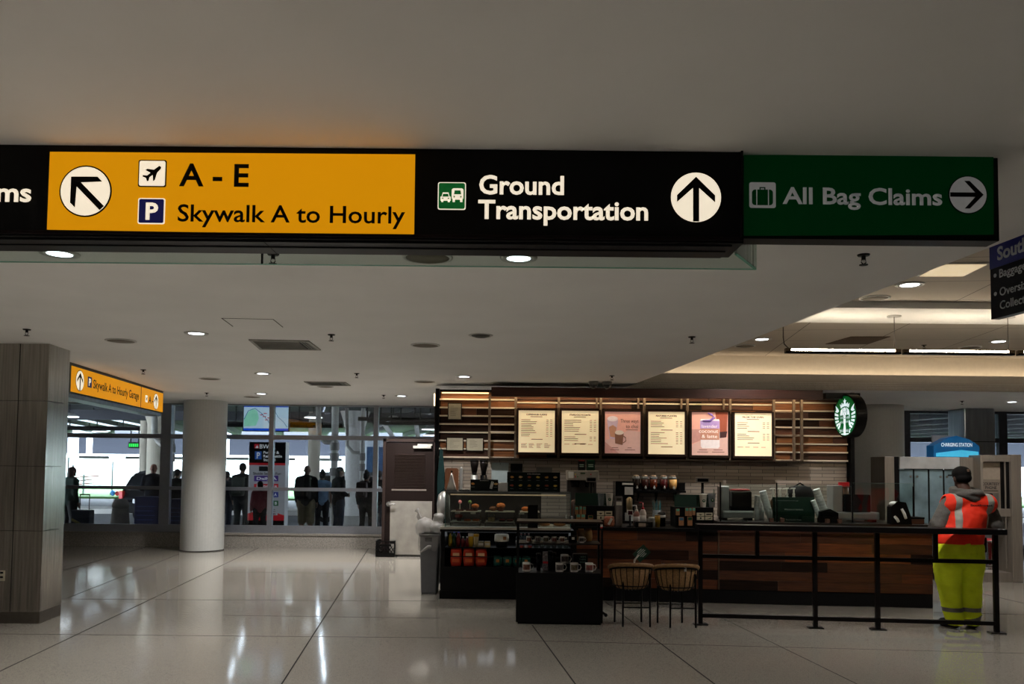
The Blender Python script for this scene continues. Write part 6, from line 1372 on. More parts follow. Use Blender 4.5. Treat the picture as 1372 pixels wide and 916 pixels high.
def mug(u, z, r, label, dy, k, group):
    x = X(u, MY + dy); loc = (x, MY + dy + .0, z)
    t = thing('souvenir_mug', label, 'mug', loc, 0, group); h = r * 2.25
    MB().lathe([(r * .9, 0), (r, .006), (r, h), (r * .93, h), (r * .9, .012), (0, .012)], seg=20).build('cup', m_mug, t)
    MB().lathe([(r * 1.006, h * .2), (r * 1.006, h * .8)], seg=20, ).build('printed_band', m_mug, t) if False else None
    bm = MB(); n = 7
    vs0, vs1 = [], []
    for q in range(n):
        a_ = -PI / 2 - .95 + 1.9 * q / (n - 1); vs0.append(bm.b.verts.new((r * 1.012 * math.cos(a_), r * 1.012 * math.sin(a_), h * .22))); vs1.append(bm.b.verts.new((r * 1.012 * math.cos(a_), r * 1.012 * math.sin(a_), h * .80)))
    for q in range(n - 1): bm.b.faces.new((vs0[q], vs0[q + 1], vs1[q + 1], vs1[q]))
    bm.build('printed_art', mugpics[k % 4], t)
    MB().tube([(r * .95, 0, h * .85), (r * 1.55, 0, h * .78), (r * 1.75, 0, h * .5), (r * 1.5, 0, h * .24), (r * .95, 0, h * .18)], r * .13, 8).build('handle', m_mug, t)
ords = ('first', 'second', 'third', 'fourth', 'fifth', 'sixth')
for i, u in enumerate((709.5, 721, 732, 743, 754, 779.5)): mug(u, zs_ + .0005, .029, 'small printed mug on the upper stand shelf, %s from the left' % ords[i], .12, i, 'small mugs on the upper stand shelf')
for i, (u, lb) in enumerate(((706.5, 'large printed mug alone at the left of the stand cabinet top'), (750.5, 'large printed mug right of the dark tumblers on the stand cabinet'), (770, 'large printed mug second from the right on the stand cabinet'), (790, 'large printed mug at the right end of the stand cabinet'))): mug(u, zc_ + .0005, .043, lb, .12, i, None)
def mbox(u0, u1, v0, v1, dy, mat, label, name='mug_box'):
    Y = MY + dy; a, b = at(u0, v0, Y), at(u1, v1, Y); w_ = (b.x - a.x) / 2; t = thing(name, label, 'box', ((a.x + b.x) / 2, Y, zc_ + .0005)); h_ = a.z - zc_
    MB().bb((-w_, 0, 0), (w_, .1, h_), bevel=.003).build('carton', mat, t); return t, w_, h_
t, w_, h_ = mbox(747, 766, 755, 767, .26, m_bk, 'black carton that carries the raised mug on the stand')
mug(757, zc_ + h_ + .001, .043, 'large printed mug raised on a black carton on the stand', .31, 1, None)
t, w_, h_ = mbox(768, 787.5, 742, 767, .27, M('carton_black', (14, 16, 16), .5), 'tall black mug carton with green print on the stand'); lettering('BEEN', M('print_pale_green', (96, 128, 112), .6), t, 0, -.001, h_ * .78, h=h_ * .1, w=w_ * .7); lettering('THERE', M('print_pale_green'), t, -w_ * .2, -.001, h_ * .62, h=h_ * .1, w=w_ * .95); lettering('SERIES', M('print_pale_green'), t, -w_ * .1, -.001, h_ * .46, h=h_ * .08, w=w_ * .85)
t, w_, h_ = mbox(727.5, 734, 739.5, 767, .2, M('carton_pattern', (120, 112, 112), .6, var=.8, scale=50), 'slim carton with white and red pattern on the stand', 'tumbler_box'); MB().bb((-w_, -.003, h_ * .38), (w_, 0, h_ * .5)).build('red_band', M('pump_red'), t)
for i, (u, v0) in enumerate(((722.5, 741), (738, 738), (742.5, 740))):
    Y = MY + .22 + (.06 if i == 2 else 0); t = thing('steel_tumbler', 'tall dark tumbler on the stand, %s' % ('left of the patterned carton', 'right of the patterned carton', 'furthest right of the three tumblers')[i], 'tumbler', (X(u, Y), Y, zc_ + .0005)); h_ = Z(v0, Y, u) - zc_; MB().lathe([(.022, 0), (.028, h_ * .9), (.026, h_ * .92)], seg=16).build('body', M('tumbler_dark', (30, 34, 38), .25, .7), t); MB().lathe([(.028, h_ * .9), (.028, h_), (0, h_)], seg=16).build('lid', m_bk, t)
t = thing('price_sign', 'small dark sign with a white ticket between the upper shelf mugs', 'sign', (X(768, MY + .14), MY + .14, zs_ + .0005)); MB().bb((-.045, 0, 0), (.045, .015, .07)).build('panel', m_bk, t); MB().bb((-.012, -.003, .03), (.018, 0, .058)).build('ticket', m_cream2, t)
for i, (u, c) in enumerate(((779, (110, 84, 56)), (789, (140, 104, 54)))):
    t = thing('pastry_bag', '%s brown packet seen under the stand top near its right post' % ('darker', 'lighter')[i], 'snack bag', (X(u, MY + .3), MY + .3 + .02 * i, zs_ + .0005)); MB().lathe([(.035, 0), (.045, .04), (.04, .1), (.03, .13)], seg=12, sq=(1, .5)).build('bag', M('packet_brown_%d' % i, c, .5, var=.3), t); MB().bb((-.032, -.004, .125), (.032, .004, .14)).build('crimp', m_kraft, t)
# ================================================================== STOOLS
m_wick = M('tan_wicker', (150, 114, 74), .7, var=.3, scale=70, bump=.4); m_rimw = M('rim_rattan', (140, 104, 64), .6, var=.25, scale=50, bump=.3)
def stool(feet, u0, u1, v_rim, v_bot, label):
    P = [onz(u, v, 0) for u, v in feet]; c = sum(P, Vector()) / 4; Y = c.y
    t = thing('wicker_stool', label, 'stool', (c.x, Y, 0)); cx_ = (X(u0, Y) + X(u1, Y)) / 2 - c.x; R = (X(u1, Y) - X(u0, Y)) / 2
    zr = Z(v_rim, Y, (u0 + u1) / 2) - .03; zb = Z(v_bot, Y, (u0 + u1) / 2) + .01
    for p in P: q = p - c; MB().cyl((q.x, q.y, 0), (q.x * .97, q.y * .97, zr - .03), .011, seg=10).build('leg', m_bk, t)
    for i, j in ((0, 3), (1, 2)): a_, b_ = (P[i] - c) * .99, (P[j] - c) * .99; MB().cyl((a_.x, a_.y, .20), (b_.x, b_.y, .20), .008, seg=8).build('stretcher', m_bk, t)
    n = 40; ring = lambda k, rr, z0, lift: Vector((cx_ + rr * math.cos(2 * PI * k / n), rr * .86 * math.sin(2 * PI * k / n), z0 + lift * (max(0, -math.sin(2 * PI * k / n)) ** .7)))
    lf = .055
    prof = [(R * .97, zr, 1), (R * .93, zr - .08, .5), (R * .82, zb + .035, 0), (R * .68, zb, 0), (0.02, zb - .008, 0)]
    g = MB(); rows = [[g.b.verts.new(ring(k, rr, z, lf * l_)) for k in range(n)] for rr, z, l_ in prof]
    for r0, r1 in zip(rows, rows[1:]):
        for k in range(n): g.b.faces.new((r0[k], r0[(k + 1) % n], r1[(k + 1) % n], r1[k]))
    o = g.build('basket_seat', m_wick, t, smooth=True); sd = o.modifiers.new('thickness', 'SOLIDIFY'); sd.thickness = .012; sd.offset = -1
    pts = [ring(k, R, zr + .012, lf) for k in range(n + 1)]; MB().tube(pts, .02, 10).build('rim', m_rimw, t)
    pts = [ring(k, R * .985, zr - .018, lf) for k in range(n + 1)]; MB().tube(pts, .008, 8).build('wire_hoop', m_bk, t)
    for k in range(0, n, 2):
        MB().tube([ring(k, R * .985, zr - .018, lf), ring(k, R * .945, zr - .08, lf * .5), ring(k, R * .835, zb + .035, 0), ring(k, R * .69, zb - .004, 0), ring(k, .1, zb - .014, 0)], .0042, 6).build('wire_rib', m_bk, t)
    MB().tube([ring(k, R * .835, zb + .033, 0) for k in range(n + 1)], .006, 6).build('wire_hoop', m_bk, t)
    return t, Vector((c.x + cx_, Y, 0)), R, zr, zb
s1 = stool([(823.4, 832.8), (834.5, 839.3), (871, 839.6), (859.3, 832.8)], 817, 874, 758, 788, 'wicker basket stool with a green card standing in it, left of two')
s2 = stool([(881, 833.8), (898, 840.6), (932.3, 840.6), (913.8, 833.8)], 876.5, 934.5, 759, 790, 'wicker basket stool with bottles in it beside the railing, right of two')
c1, R1, zr1 = s1[1], s1[2], s1[3]
Y = c1.y - R1 * .86
t = thing('green_tag_card', 'dark green card with white print tied to the rim of the left stool', 'card', (X(850, Y), Y + .0, zr1 + .085), 0)
lift = Z(741, Y, 860) - t.location.z; dx_ = X(860, Y) - X(850, Y)
MB().box((dx_, 0, lift), (.155, .006, .115), rot=Matrix.Rotation(-.75, 3, 'Y')).build('card', m_dgr, t)
ln = MB(); Rq = Matrix.Rotation(-.75, 3, 'Y')
for k, (l0, l1) in enumerate(((-.03, .03), (-.045, .045), (-.04, .05), (-.035, .03), (-.02, .035))): ln.box(Vector((dx_, -.004, lift)) + Rq @ Vector(((l0 + l1) / 2, 0, .036 - k * .017)), (l1 - l0, .002, .008), rot=Rq)
ln.build('card_print', m_ch, t)
MB().tube([(0, 0, 0), (.005, 0, .03), (.02, 0, .05), (.045, 0, .085)], [.009, .012, .009, .013], 8).build('twisted_tie', M('tie_white', (190, 184, 172), .6), t)
c2, R2, zr2, zb2 = s2[1], s2[2], s2[3], s2[4]
for i, (u, v, c) in enumerate(((881.5, 755, (40, 60, 130)), (891.5, 755.5, (190, 180, 176)), (901, 757.5, (44, 58, 120)))):
    Y = c2.y + .05 - .02 * i; zt_ = Z(v, Y, u); h_ = zt_ - (zb2 + .004)
    t = thing('drink_bottle', 'clear bottle with %s cap standing in the right stool' % ('bright blue', 'white', 'dark blue')[i], 'bottle', (max(X(u, Y), c2.x - .12), Y, zb2 + .004)); MB().lathe([(.03, 0), (.032, h_ * .6), (.016, h_ * .85), (.014, h_ * .9)], seg=16).build('bottle', M('bottle_clear', (120, 130, 150), .1, alpha=.6), t); MB().cyl((0, 0, h_ * .88), (0, 0, h_), .017, seg=14).build('cap', M('bottle_cap_%d' % i, c, .4), t)
Yt_ = c2.y - R2 * .86 - .022
o = MB().bb((-.012, -.004, -.05), (.012, .004, .03)).build('white_tag', m_cream2); o.location = (X(919, Yt_), Yt_ + .03, zr2 + .055); tag(o, 'small white tag looped over the rim of the right stool', 'tag')
# ================================================================== RAILING with a drinks bar
fr = [onz(938.5, 836.5, 0), onz(1092.5, 841, 0), onz(1176.5, 843.5, 0), onz(1335.5, 848, 0)]
a, b = fr[0], fr[3]; ang = math.atan2(b.y - a.y, b.x - a.x); RL = (b - a).xy.length
t = thing('drinks_rail', 'long black metal railing with a flat drinks ledge before the counter', 'railing', a, ang)
ztop = Z(703.5, a.y, 940); m_rail = M('rail_gunmetal', (26, 23, 22), .4, .5, var=.1)
dist = [(p - a).xy.length for p in fr]
for d in dist:
    MB().bb((d - .022, -.022, 0), (d + .022, .022, ztop - .04)).build('post', m_rail, t); MB().bb((d - .075, -.05, 0), (d + .075, .05, .012)).build('foot_plate', m_rail, t)
MB().bb((-.05, -.14, ztop - .04), (RL + .06, .05, ztop + .018), bevel=.006).build('ledge', M('ledge_black', (15, 13, 13), .3, var=.1), t)
zm = Z(744.5, a.y, 945); zl = Z(824, a.y, 945)
for z, s_ in ((zm, .02), (zl, .02)): MB().bb((0, -s_, z - s_), (RL, s_, z + s_)).build('rail', m_rail, t)
for u in (1015, 1255):
    q = onz(u, 836.5 + (u - 938.5) * 11.5 / 397, 0); d = (q - a).xy.length; MB().bb((d - .02, -.02, zm), (d + .02, .02, ztop - .04)).build('stub_post', m_rail, t)
sc_ = MB()
for u in (972, 1142, 1290): q = onz(u, 838, 0); d = (q - a).xy.length; MB().bb((d - .06, -.10, ztop - .045), (d + .06, -.06, ztop - .038)).build('fixing_plate', M('zinc_plate', (110, 108, 104), .4, .8), t)
# ================================================================== bin and crate by the door
p0_, p1_ = onz(564, 796, 0), onz(585, 797, 0); Yk = p0_.y; cx_ = (p0_.x + p1_.x) / 2 - .01
t = thing('waste_bin', 'tall grey slim waste bin left of the coffee bar', 'bin', (cx_, Yk + .25, 0)); w = px(12.5, Yk); hB = Z(716, Yk, 573)
g = MB(); g.box((0, 0, hB / 2), (2 * w, .5, hB), bevel=.02, taper=.82); g.build('body', M('bin_grey', (104, 104, 106), .5, var=.05), t)
MB().bb((-w - .008, -.26, hB - .03), (w + .008, .26, hB + .0), bevel=.008).build('rim', M('bin_rim', (84, 84, 86), .5), t); MB().bb((-w * .4, -.268, hB - .09), (w * .35, -.245, hB - .035)).build('handle_hole', m_bk, t)
t = thing('bin_bag', 'knotted translucent white bag bulging out of the grey bin', 'bag', (cx_, Yk + .25, hB))
mb_ = M('bag_translucent', (186, 182, 178), .4, alpha=.55, var=.12, scale=14, bump=.5)
g = MB(); g.sphere((-.08, 0, .07), (.13, .2, .14), 18, 12).sphere((.07, 0, .06), (.12, .19, .11), 18, 12).sphere((.1, -.02, .19), (.075, .08, .085), 16, 10).tube([(-.12, 0, .15), (-.165, 0, .22), (-.17, 0, .27), (-.20, 0, .31)], [.05, .028, .02, .035], 10)
for v in g.b.verts: v.co += Vector((math.sin(v.co.z * 61 + v.co.x * 40), 0, math.sin(v.co.x * 55 + v.co.y * 33))) * .006
g.build('bag', mb_, t, smooth=True)
g = MB(); n = 24; r0 = [g.b.verts.new((w * 1.1 * max(-1, min(1, 1.4 * math.cos(2 * PI * k / n))), .285 * max(-1, min(1, 1.4 * math.sin(2 * PI * k / n))), .02)) for k in range(n)]
r1 = [g.b.verts.new((w * 1.13 * max(-1, min(1, 1.4 * math.cos(2 * PI * k / n))), .292 * max(-1, min(1, 1.4 * math.sin(2 * PI * k / n))), -.17 - .06 * math.sin(k * 1.7))) for k in range(n)]
for k in range(n): g.b.faces.new((r0[k], r0[(k + 1) % n], r1[(k + 1) % n], r1[k]))
g.build('folded_skirt', M('bag_skirt', (190, 186, 182), .4, alpha=.35, var=.2, scale=20), t)
MB().tube([(w * .2, -.30, -.16), (0, -.31, -.15), (-w * .9, -.30, -.23)], [.03, .022, .008], 8).build('twisted_end', mb_, t)
q0, q1 = onz(503, 746, 0), onz(528, 747, 0); Yk2 = q0.y
t = thing('milk_crate', 'black milk crate on the floor in front of the brown door', 'crate', ((q0.x + q1.x) / 2, Yk2 + .17, 0)); w = (q1.x - q0.x) / 2; h = px(21.5, Yk2)
for nm, lo, hi in (('side_frame', 0, 1),):
    for s in (-1, 1):
        MB().bb((s * w - .02 * (s > 0), -.17, 0), (s * w + .02 * (s < 0), .17, h)).build('end_wall', m_bk, t)
    for y_ in (-.17, .15):
        g = MB(); g.bb((-w + .02, y_, 0), (w - .02, y_ + .02, h * .25)).bb((-w + .02, y_, h * .82), (-w * .45, y_ + .02, h)).bb((w * .45, y_, h * .82), (w - .02, y_ + .02, h)).bb((-w * .45, y_, h * .93), (w * .45, y_ + .02, h)).bb((-w * .6, y_, h * .66), (w * .6, y_ + .02, h * .8))
        for k in range(6):
            x_ = -w + .04 + (2 * w - .08) * k / 5
            for s in (-1, 1): g.box((x_, y_ + .01, h * .46), (.012, .02, h * .5), rot=Matrix.Rotation(s * .6, 3, 'Y'))
        g.build('lattice_wall', m_bk, t)
MB().bb((-w, -.17, 0), (w, .17, .012)).build('bottom', m_bk, t)
for i, (dx_, c, s_) in enumerate(((-.03, (206, 204, 190), .31), (.06, (196, 190, 80), .24))):
    t2 = thing('cleaning_bottle', ('white spray bottle with yellow cap standing in the milk crate', 'yellow bottle lying low in the milk crate')[i], 'bottle', (t.location.x + dx_, Yk2 + .17, .0125)); MB().lathe([(.045, 0), (.047, s_ * .65), (.02, s_ * .85), (.018, s_ * .9)], seg=16).build('bottle', M('cleaner_%d' % i, c, .4), t2); MB().cyl((0, 0, s_ * .88), (0, 0, s_), .022, seg=12).build('cap', M('cap_yellow', (206, 196, 60), .4), t2)
# ================================================================== CHARGING STATION and COURTESY PHONE at the right
KY = 12.7
m_kst = M('kiosk_steel', (142, 132, 122), .4, .35, var=.1, scale=3, stretch=(10, 10, .8))
m_kdk = M('kiosk_dark', (22, 21, 22), .4, .3)
a, b = X(1185.5, KY), X(1304.5, KY); w = (b - a) / 2
t = thing('charging_station', 'steel framed charging cabinet with glass doors behind the counter end', 'kiosk', ((a + b) / 2, KY, 0))
zt = Z(612, KY, 1250); zh = Z(628, KY, 1250)
MB().bb((-w, 0, 0), (-w + .15, .5, zt), bevel=.008).build('side_post', m_kst, t); MB().bb((-w + .15, .05, 0), (-w + .24, .5, zt)).build('dark_post', m_kdk, t)
MB().bb((w - .2, 0, 0), (w, .5, zt), bevel=.008).build('side_post', m_kst, t)
MB().bb((-w + .24, .02, zh), (w - .2, .5, zt), bevel=.006).build('header', M('header_steel', (190, 190, 190), .35, .35, var=.25, scale=3), t)
MB().bb((-w + .15, .5, 0), (w - .2, .54, zt)).build('back_panel', M('kiosk_back', (84, 98, 108), .3, .2, var=.6, scale=3), t)
MB().bb((-w + .24, .04, .0), (w - .2, .5, .35)).build('base', m_kdk, t)
dwid = (2 * w - .44) / 4
for k in range(4):
    x_ = -w + .24 + k * dwid
    d = MB().bb((x_ + .012, .06, .36), (x_ + dwid - .012, .075, zh - .01)).build('glass_door', M('locker_glass', (122, 142, 150), .12, .15, var=.5, scale=2.2), t)  # pale uneven colour stands for windows reflected in the door glass
    MB().bb((x_ - .008, .055, .36), (x_ + .012, .085, zh - .01)).build('door_stile', m_kdk, d)
    MB().cyl((x_ + (dwid - .05 if k % 2 == 0 else .05), .045, zh - .12), (x_ + (dwid - .05 if k % 2 == 0 else .05), .06, zh - .12), .018, seg=12).build('door_lock', M('handle_chrome'), d)
MB().bb((-w + .27, .12, zt - .75), (-w + .36, .2, zh + .03)).build('white_lamp_panel', M('pale_panel', (190, 196, 200), .4, emit=(200, 215, 225), es=.15), t)
for k, (u, v) in enumerate(((1255, 652), (1248, 664), (1264, 662))):
    p = at(u, v, KY + .3); MB().bb((p.x - t.location.x - .05, .36, p.z - .08), (p.x - t.location.x + .05, .40, p.z + .08)).build('picture_card', M('card_pic_%d' % k, ((180, 176, 150), (90, 140, 80), (170, 160, 140))[k], .5, var=.6, scale=30), t)
# glowing dome sign
u0, u1 = 1251, 1312; Yd = KY + .12
a, b = at(u0, 610, Yd), at(u1, 585, Yd); w2 = (b.x - a.x) / 2; h2 = b.z - zt
t2 = thing('charging_dome_sign', 'curved blue lit sign reading Charging Station on top of the cabinet', 'sign', ((a.x + b.x) / 2, Yd, zt))
prof = [(-w2, 0), (w2, 0), (w2, h2 * .55), (w2 * .55, h2 * .88), (0, h2 * 1.04), (-w2 * .35, h2 * .95), (-w2, h2 * .55)]
MB().prism(prof, .22, wallmat(0, .22, 0)).build('dome', M('dome_blue', (20, 90, 140), .3, emit=(12, 84, 140), es=.26, var=.25, scale=4), t2)
MB().prism([(-w2 * .9, 0.01), (w2 * .95, .01), (w2 * .95, h2 * .28), (w2 * .2, h2 * .36), (-w2 * .9, h2 * .2)], .004, wallmat(0, 0, 0)).build('light_swoosh', M('dome_cyan', (80, 190, 230), .3, emit=(60, 180, 225), es=.42), t2)
lettering('CHARGING STATION', M('dome_text', (210, 225, 235), .4, emit=(210, 230, 240), es=.5), t2, 0, -.006, h2 * .52, h=.055, w=w2 * 1.35, align='CENTER', bold=.02)
lettering('FREE FOR TRAVELERS', M('dome_text_red', (120, 50, 60), .5), t2, 0, -.006, h2 * .38, h=.028, w=w2 * 1.2, align='CENTER') if False else None
a, b = at(1249, 583, KY + .4), at(1276, 610, KY + .4)
o = MB().bb((0, 0, 0), (b.x - a.x, .03, a.z - zt)).build('white_board', M('board_grey', (150, 152, 156), .5)); o.location = (a.x, KY + .40, zt); tag(o, 'grey white board behind the left side of the blue charging sign', 'board')
# courtesy phone kiosk
PKY = 12.5
a, b = X(1314, PKY), X(1369, PKY); w = (b - a) / 2; zt = Z(609.5, PKY, 1340)
t = thing('courtesy_phone_kiosk', 'tall steel frame kiosk with a courtesy phone panel at the right edge', 'kiosk', ((a + b) / 2, PKY, 0))
MB().bb((w - .16, 0, 0), (w, .4, zt + .01), bevel=.01).build('frame_post', m_kst, t); MB().bb((-w, .0, 0), (-w + .04, .4, zt), bevel=.01).build('frame_post', m_kst, t)
MB().bb((-w + .04, .02, zt - .10), (w - .16, .4, zt)).build('top_rail', m_kst, t); MB().bb((-w + .04, .02, 0), (w - .16, .4, .14)).build('bottom_rail', m_kst, t)
zp0 = Z(690, PKY, 1330)
MB().bb((-w + .04, .03, zp0 - .02), (w - .16, .38, zp0 + .10)).build('counter_rail', m_kst, t)
xl_ = X(1318, PKY) - t.location.x; xr_ = X(1345.5, PKY) - t.location.x
MB().bb((xl_ - .01, .1, zp0 + .1), (xr_, .16, zt - .1)).build('beige_panel', M('panel_beige', (150, 136, 122), .6), t)
MB().bb((xr_, .05, zp0 + .1), (w - .16, .3, zt - .1)).build('dark_jamb', m_kdk, t); MB().bb((xr_ + .03, .04, .2), (xr_ + .05, .05, zt - .1)).build('bright_trim', m_kst, t)
zn1, zn0 = Z(642, PKY, 1330), Z(690, PKY, 1330)
n = MB().bb((xl_, .085, zn0 + .1), (xr_ - .01, .1, zn1)).build('notice_panel', M('notice_taupe', (128, 116, 104), .6), t)
cx_ = (xl_ + xr_) / 2
lettering('COURTESY', M('notice_ink', (46, 40, 36), .6), t, cx_, .084, Z(650, PKY, 1330), h=.042, w=(xr_ - xl_) * .86, align='CENTER', bold=.02)
lettering('PHONE', M('notice_ink'), t, cx_, .084, Z(655, PKY, 1330), h=.042, w=(xr_ - xl_) * .56, align='CENTER', bold=.02)
ln = MB()
for k in range(4): ln.bb((cx_ - .11 + .02 * (k % 2), .082, Z(658 + 4.2 * k, PKY, 1330)), (cx_ + .11 - .03 * (k % 2), .085, Z(657 + 4.2 * k, PKY, 1330)))
ln.build('notice_lines', M('notice_ink'), t)
ph = MB().bb((cx_ - .07, .03, zp0 + .12), (cx_ + .09, .085, zp0 + .34), bevel=.008).build('phone_body', M('phone_grey', (96, 90, 84), .4), t)
MB().bb((cx_ - .06, -.0, zp0 + .13), (cx_ - .02, .035, zp0 + .33), bevel=.012).build('handset', m_kdk, ph)
# red topped steel stools behind the kiosk
for i, (u, v, lb) in enumerate(((1344, 733, 'red seated steel stool seen under the phone kiosk, right one'), (1324.5, 731, 'red seated steel stool seen under the phone kiosk, left one'))):
    Y = 14.2 + .5 * i; x_ = X(u, Y); z_ = .46
    t = thing('red_stool', lb, 'stool', (x_, Y, 0)); MB().lathe([(.16, 0), (.16, .015), (.04, .03), (.035, z_ - .04)], seg=20).build('pedestal', M('handle_chrome'), t)
    MB().lathe([(.17, z_ - .04), (.19, z_ - .02), (.19, z_), (.16, z_ + .015), (0, z_ + .02)], seg=22).build('seat', M('seat_red', (150, 20, 26), .35), t); MB().lathe([(.192, z_ - .025), (.194, z_ - .005)], seg=22).build('steel_band', m_kst, t)
# ================================================================== PEOPLE
def mesh_from(o):
    dg = bpy.context.evaluated_depsgraph_get(); me = bpy.data.meshes.new_from_object(o.evaluated_get(dg)); bpy.data.objects.remove(o); return me
def skin(joints, edges, radii, root=None, sub=2):
    """flesh round a skeleton: tapered elliptical limbs between joints, rounded at every joint (fused to one skin later)"""
    g = MB(); n = 18; rr = lambda k: radii[k] if isinstance(radii[k], tuple) else (radii[k], radii[k])
    for a, b in edges:
        p, q = Vector(joints[a]), Vector(joints[b]); d = (q - p)
        if d.length < 1e-4: continue
        d.normalize(); ax = Vector((1, 0, 0)); ax = ax - d * ax.dot(d)
        if ax.length < .35: ax = Vector((0, 0, 1)) - d * d.z
        ax.normalize(); bx = d.cross(ax); rings = []
        for t_ in (0, .25, .5, .75, 1):
            c_ = p.lerp(q, t_); r0 = rr(a)[0] * (1 - t_) + rr(b)[0] * t_; r1 = rr(a)[1] * (1 - t_) + rr(b)[1] * t_
            rings.append([g.b.verts.new(c_ + ax * r0 * math.cos(2 * PI * k / n) + bx * r1 * math.sin(2 * PI * k / n)) for k in range(n)])
        for r0, r1 in zip(rings, rings[1:]):
            for k in range(n): g.b.faces.new((r0[k], r0[(k + 1) % n], r1[(k + 1) % n], r1[k]))
        g.b.faces.new(rings[0][::-1]); g.b.faces.new(rings[-1])
    for nm in {x for e in edges for x in e}: r = rr(nm); g.sphere(joints[nm], (r[0], r[1], min(r)), 16, 12)
    return mb_mesh(g)
def fuse(meshes, voxel, smooth=4, bumps=None):
    """fuse meshes to one continuous surface"""
    bm = bmesh.new()
    for m in meshes: bm.from_mesh(m)
    me = bpy.data.meshes.new('fused'); bm.to_mesh(me); bm.free(); o = bpy.data.objects.new('fused', me); C.objects.link(o)
    r = o.modifiers.new('r', 'REMESH'); r.mode = 'VOXEL'; r.voxel_size = voxel; r.use_smooth_shade = True
    if smooth: s = o.modifiers.new('s', 'SMOOTH'); s.iterations = smooth; s.factor = .5
    out = mesh_from(o)
    if bumps:
        from mathutils import noise
        for v in out.vertices:
            d = sum(k * noise.noise(Vector((v.co.x * f[0], v.co.y * f[1], v.co.z * f[2]))) for k, f in bumps); v.co += v.normal * d
    for p in out.polygons: p.use_smooth = True
    return out
def mb_mesh(g):
    bmesh.ops.recalc_face_normals(g.b, faces=g.b.faces); me = bpy.data.meshes.new('part'); g.b.to_mesh(me); g.b.free(); return me
def link(name, me, mats, parent):
    me.name = name; idx = [p.material_index for p in me.polygons]; me.materials.clear()
    for m in (mats if isinstance(mats, (list, tuple)) else [mats]): me.materials.append(m)
    if isinstance(mats, (list, tuple)): me.polygons.foreach_set('material_index', [min(q, len(mats) - 1) for q in idx])
    o = bpy.data.objects.new(name, me); C.objects.link(o); o.parent = parent; return o
BASE = dict(pelvis=(0, 0, .95), waist=(0, .0, 1.06), chest=(0, .01, 1.26), upper=(0, 0, 1.40), neck=(0, .01, 1.49), head0=(0, .02, 1.57),
            shL=(-.17, -.0, 1.405), elL=(-.23, -.03, 1.13), wrL=(-.24, .05, .89), shR=(.17, 0, 1.405), elR=(.23, -.03, 1.13), wrR=(.24, .05, .89),
            hipL=(-.095, 0, .90), knL=(-.105, .02, .49), anL=(-.11, -.03, .085), toL=(-.125, .13, .035), hipR=(.095, 0, .90), knR=(.105, .02, .49), anR=(.11, -.03, .085), toR=(.125, .13, .035))
EDG = [('pelvis', 'waist'), ('waist', 'chest'), ('chest', 'upper'), ('upper', 'neck'), ('neck', 'head0'), ('upper', 'shL'), ('shL', 'elL'), ('elL', 'wrL'), ('upper', 'shR'), ('shR', 'elR'), ('elR', 'wrR'),
       ('pelvis', 'hipL'), ('hipL', 'knL'), ('knL', 'anL'), ('anL', 'toL'), ('pelvis', 'hipR'), ('hipR', 'knR'), ('knR', 'anR'), ('anR', 'toR')]
RAD = dict(pelvis=(.15, .11), waist=(.135, .10), chest=(.15, .11), upper=(.11, .085), neck=.055, head0=.052, shL=.062, elL=.042, wrL=.028, shR=.062, elR=.042, wrR=.028,
           hipL=.088, knL=.058, anL=.04, toL=.03, hipR=.088, knR=.058, anR=.04, toR=.03)
def hand(J, s, fine):
    """palm with five unequal curled fingers hanging from the wrist"""
    w, e = Vector(J['wr' + s]), Vector(J['el' + s]); d = (w - e).normalized(); sg = -1 if s == 'L' else 1
    side = d.cross(Vector((sg, 0, 0))).normalized()          # across the palm, towards the thumb
    if side.y < 0: side = -side
    nrm = side.cross(d).normalized()
    if nrm.x * sg > 0: nrm = -nrm                             # palm looks to the body
    g = MB(); Rm = Matrix((side, nrm, d)).transposed()
    g.sphere(w + d * .05, (.042, .017, .055), 12, 8, rot=Rm)
    for k, L in enumerate((.070, .080, .075, .058)):
        b0 = w + d * .088 + side * (.030 - .020 * k); p1 = b0 + d * L * .45 + nrm * .006; p2 = p1 + d * L * .3 + nrm * .016; p3 = p2 + d * L * .2 + nrm * .02
        g.tube([b0 - d * .02, b0, p1, p2, p3], [.009, .0095, .009, .0082, .006], 8)
    t0 = w + d * .03 + side * .034; g.tube([t0 - side * .012, t0 + side * .014 + d * .012, t0 + side * .03 + d * .042, t0 + side * .03 + d * .068 + nrm * .008], [.012, .012, .0105, .007], 8)
    return mb_mesh(g)
def head_mesh(c, turn=0., tilt=0., s=1.):
    g = MB(); R_ = Matrix.Rotation(turn, 3, 'Z') @ Matrix.Rotation(tilt, 3, 'X')
    P = lambda x, y, z: c + R_ @ (Vector((x, y, z)) * s)
    g.sphere(P(0, 0, .02), (.076 * s, .095 * s, .10 * s), 20, 14, rot=R_).sphere(P(0, .022, -.055), (.058 * s, .066 * s, .066 * s), 16, 10, rot=R_)
    g.sphere(P(0, .092, -.012), (.014 * s, .022 * s, .026 * s), 10, 8, rot=R_)                      # nose
    g.sphere(P(0, .082, .03), (.05 * s, .014 * s, .012 * s), 10, 8, rot=R_)                          # brow
    g.sphere(P(0, .080, -.062), (.024 * s, .012 * s, .012 * s), 10, 8, rot=R_).sphere(P(0, .076, -.098), (.026 * s, .02 * s, .018 * s), 10, 8, rot=R_)   # mouth, chin
    for sx_ in (-1, 1): g.sphere(P(sx_ * .079, -.008, -.008), (.012 * s, .024 * s, .034 * s), 10, 8, rot=R_)  # ears
    return mb_mesh(g), P, R_
SKINS = {}
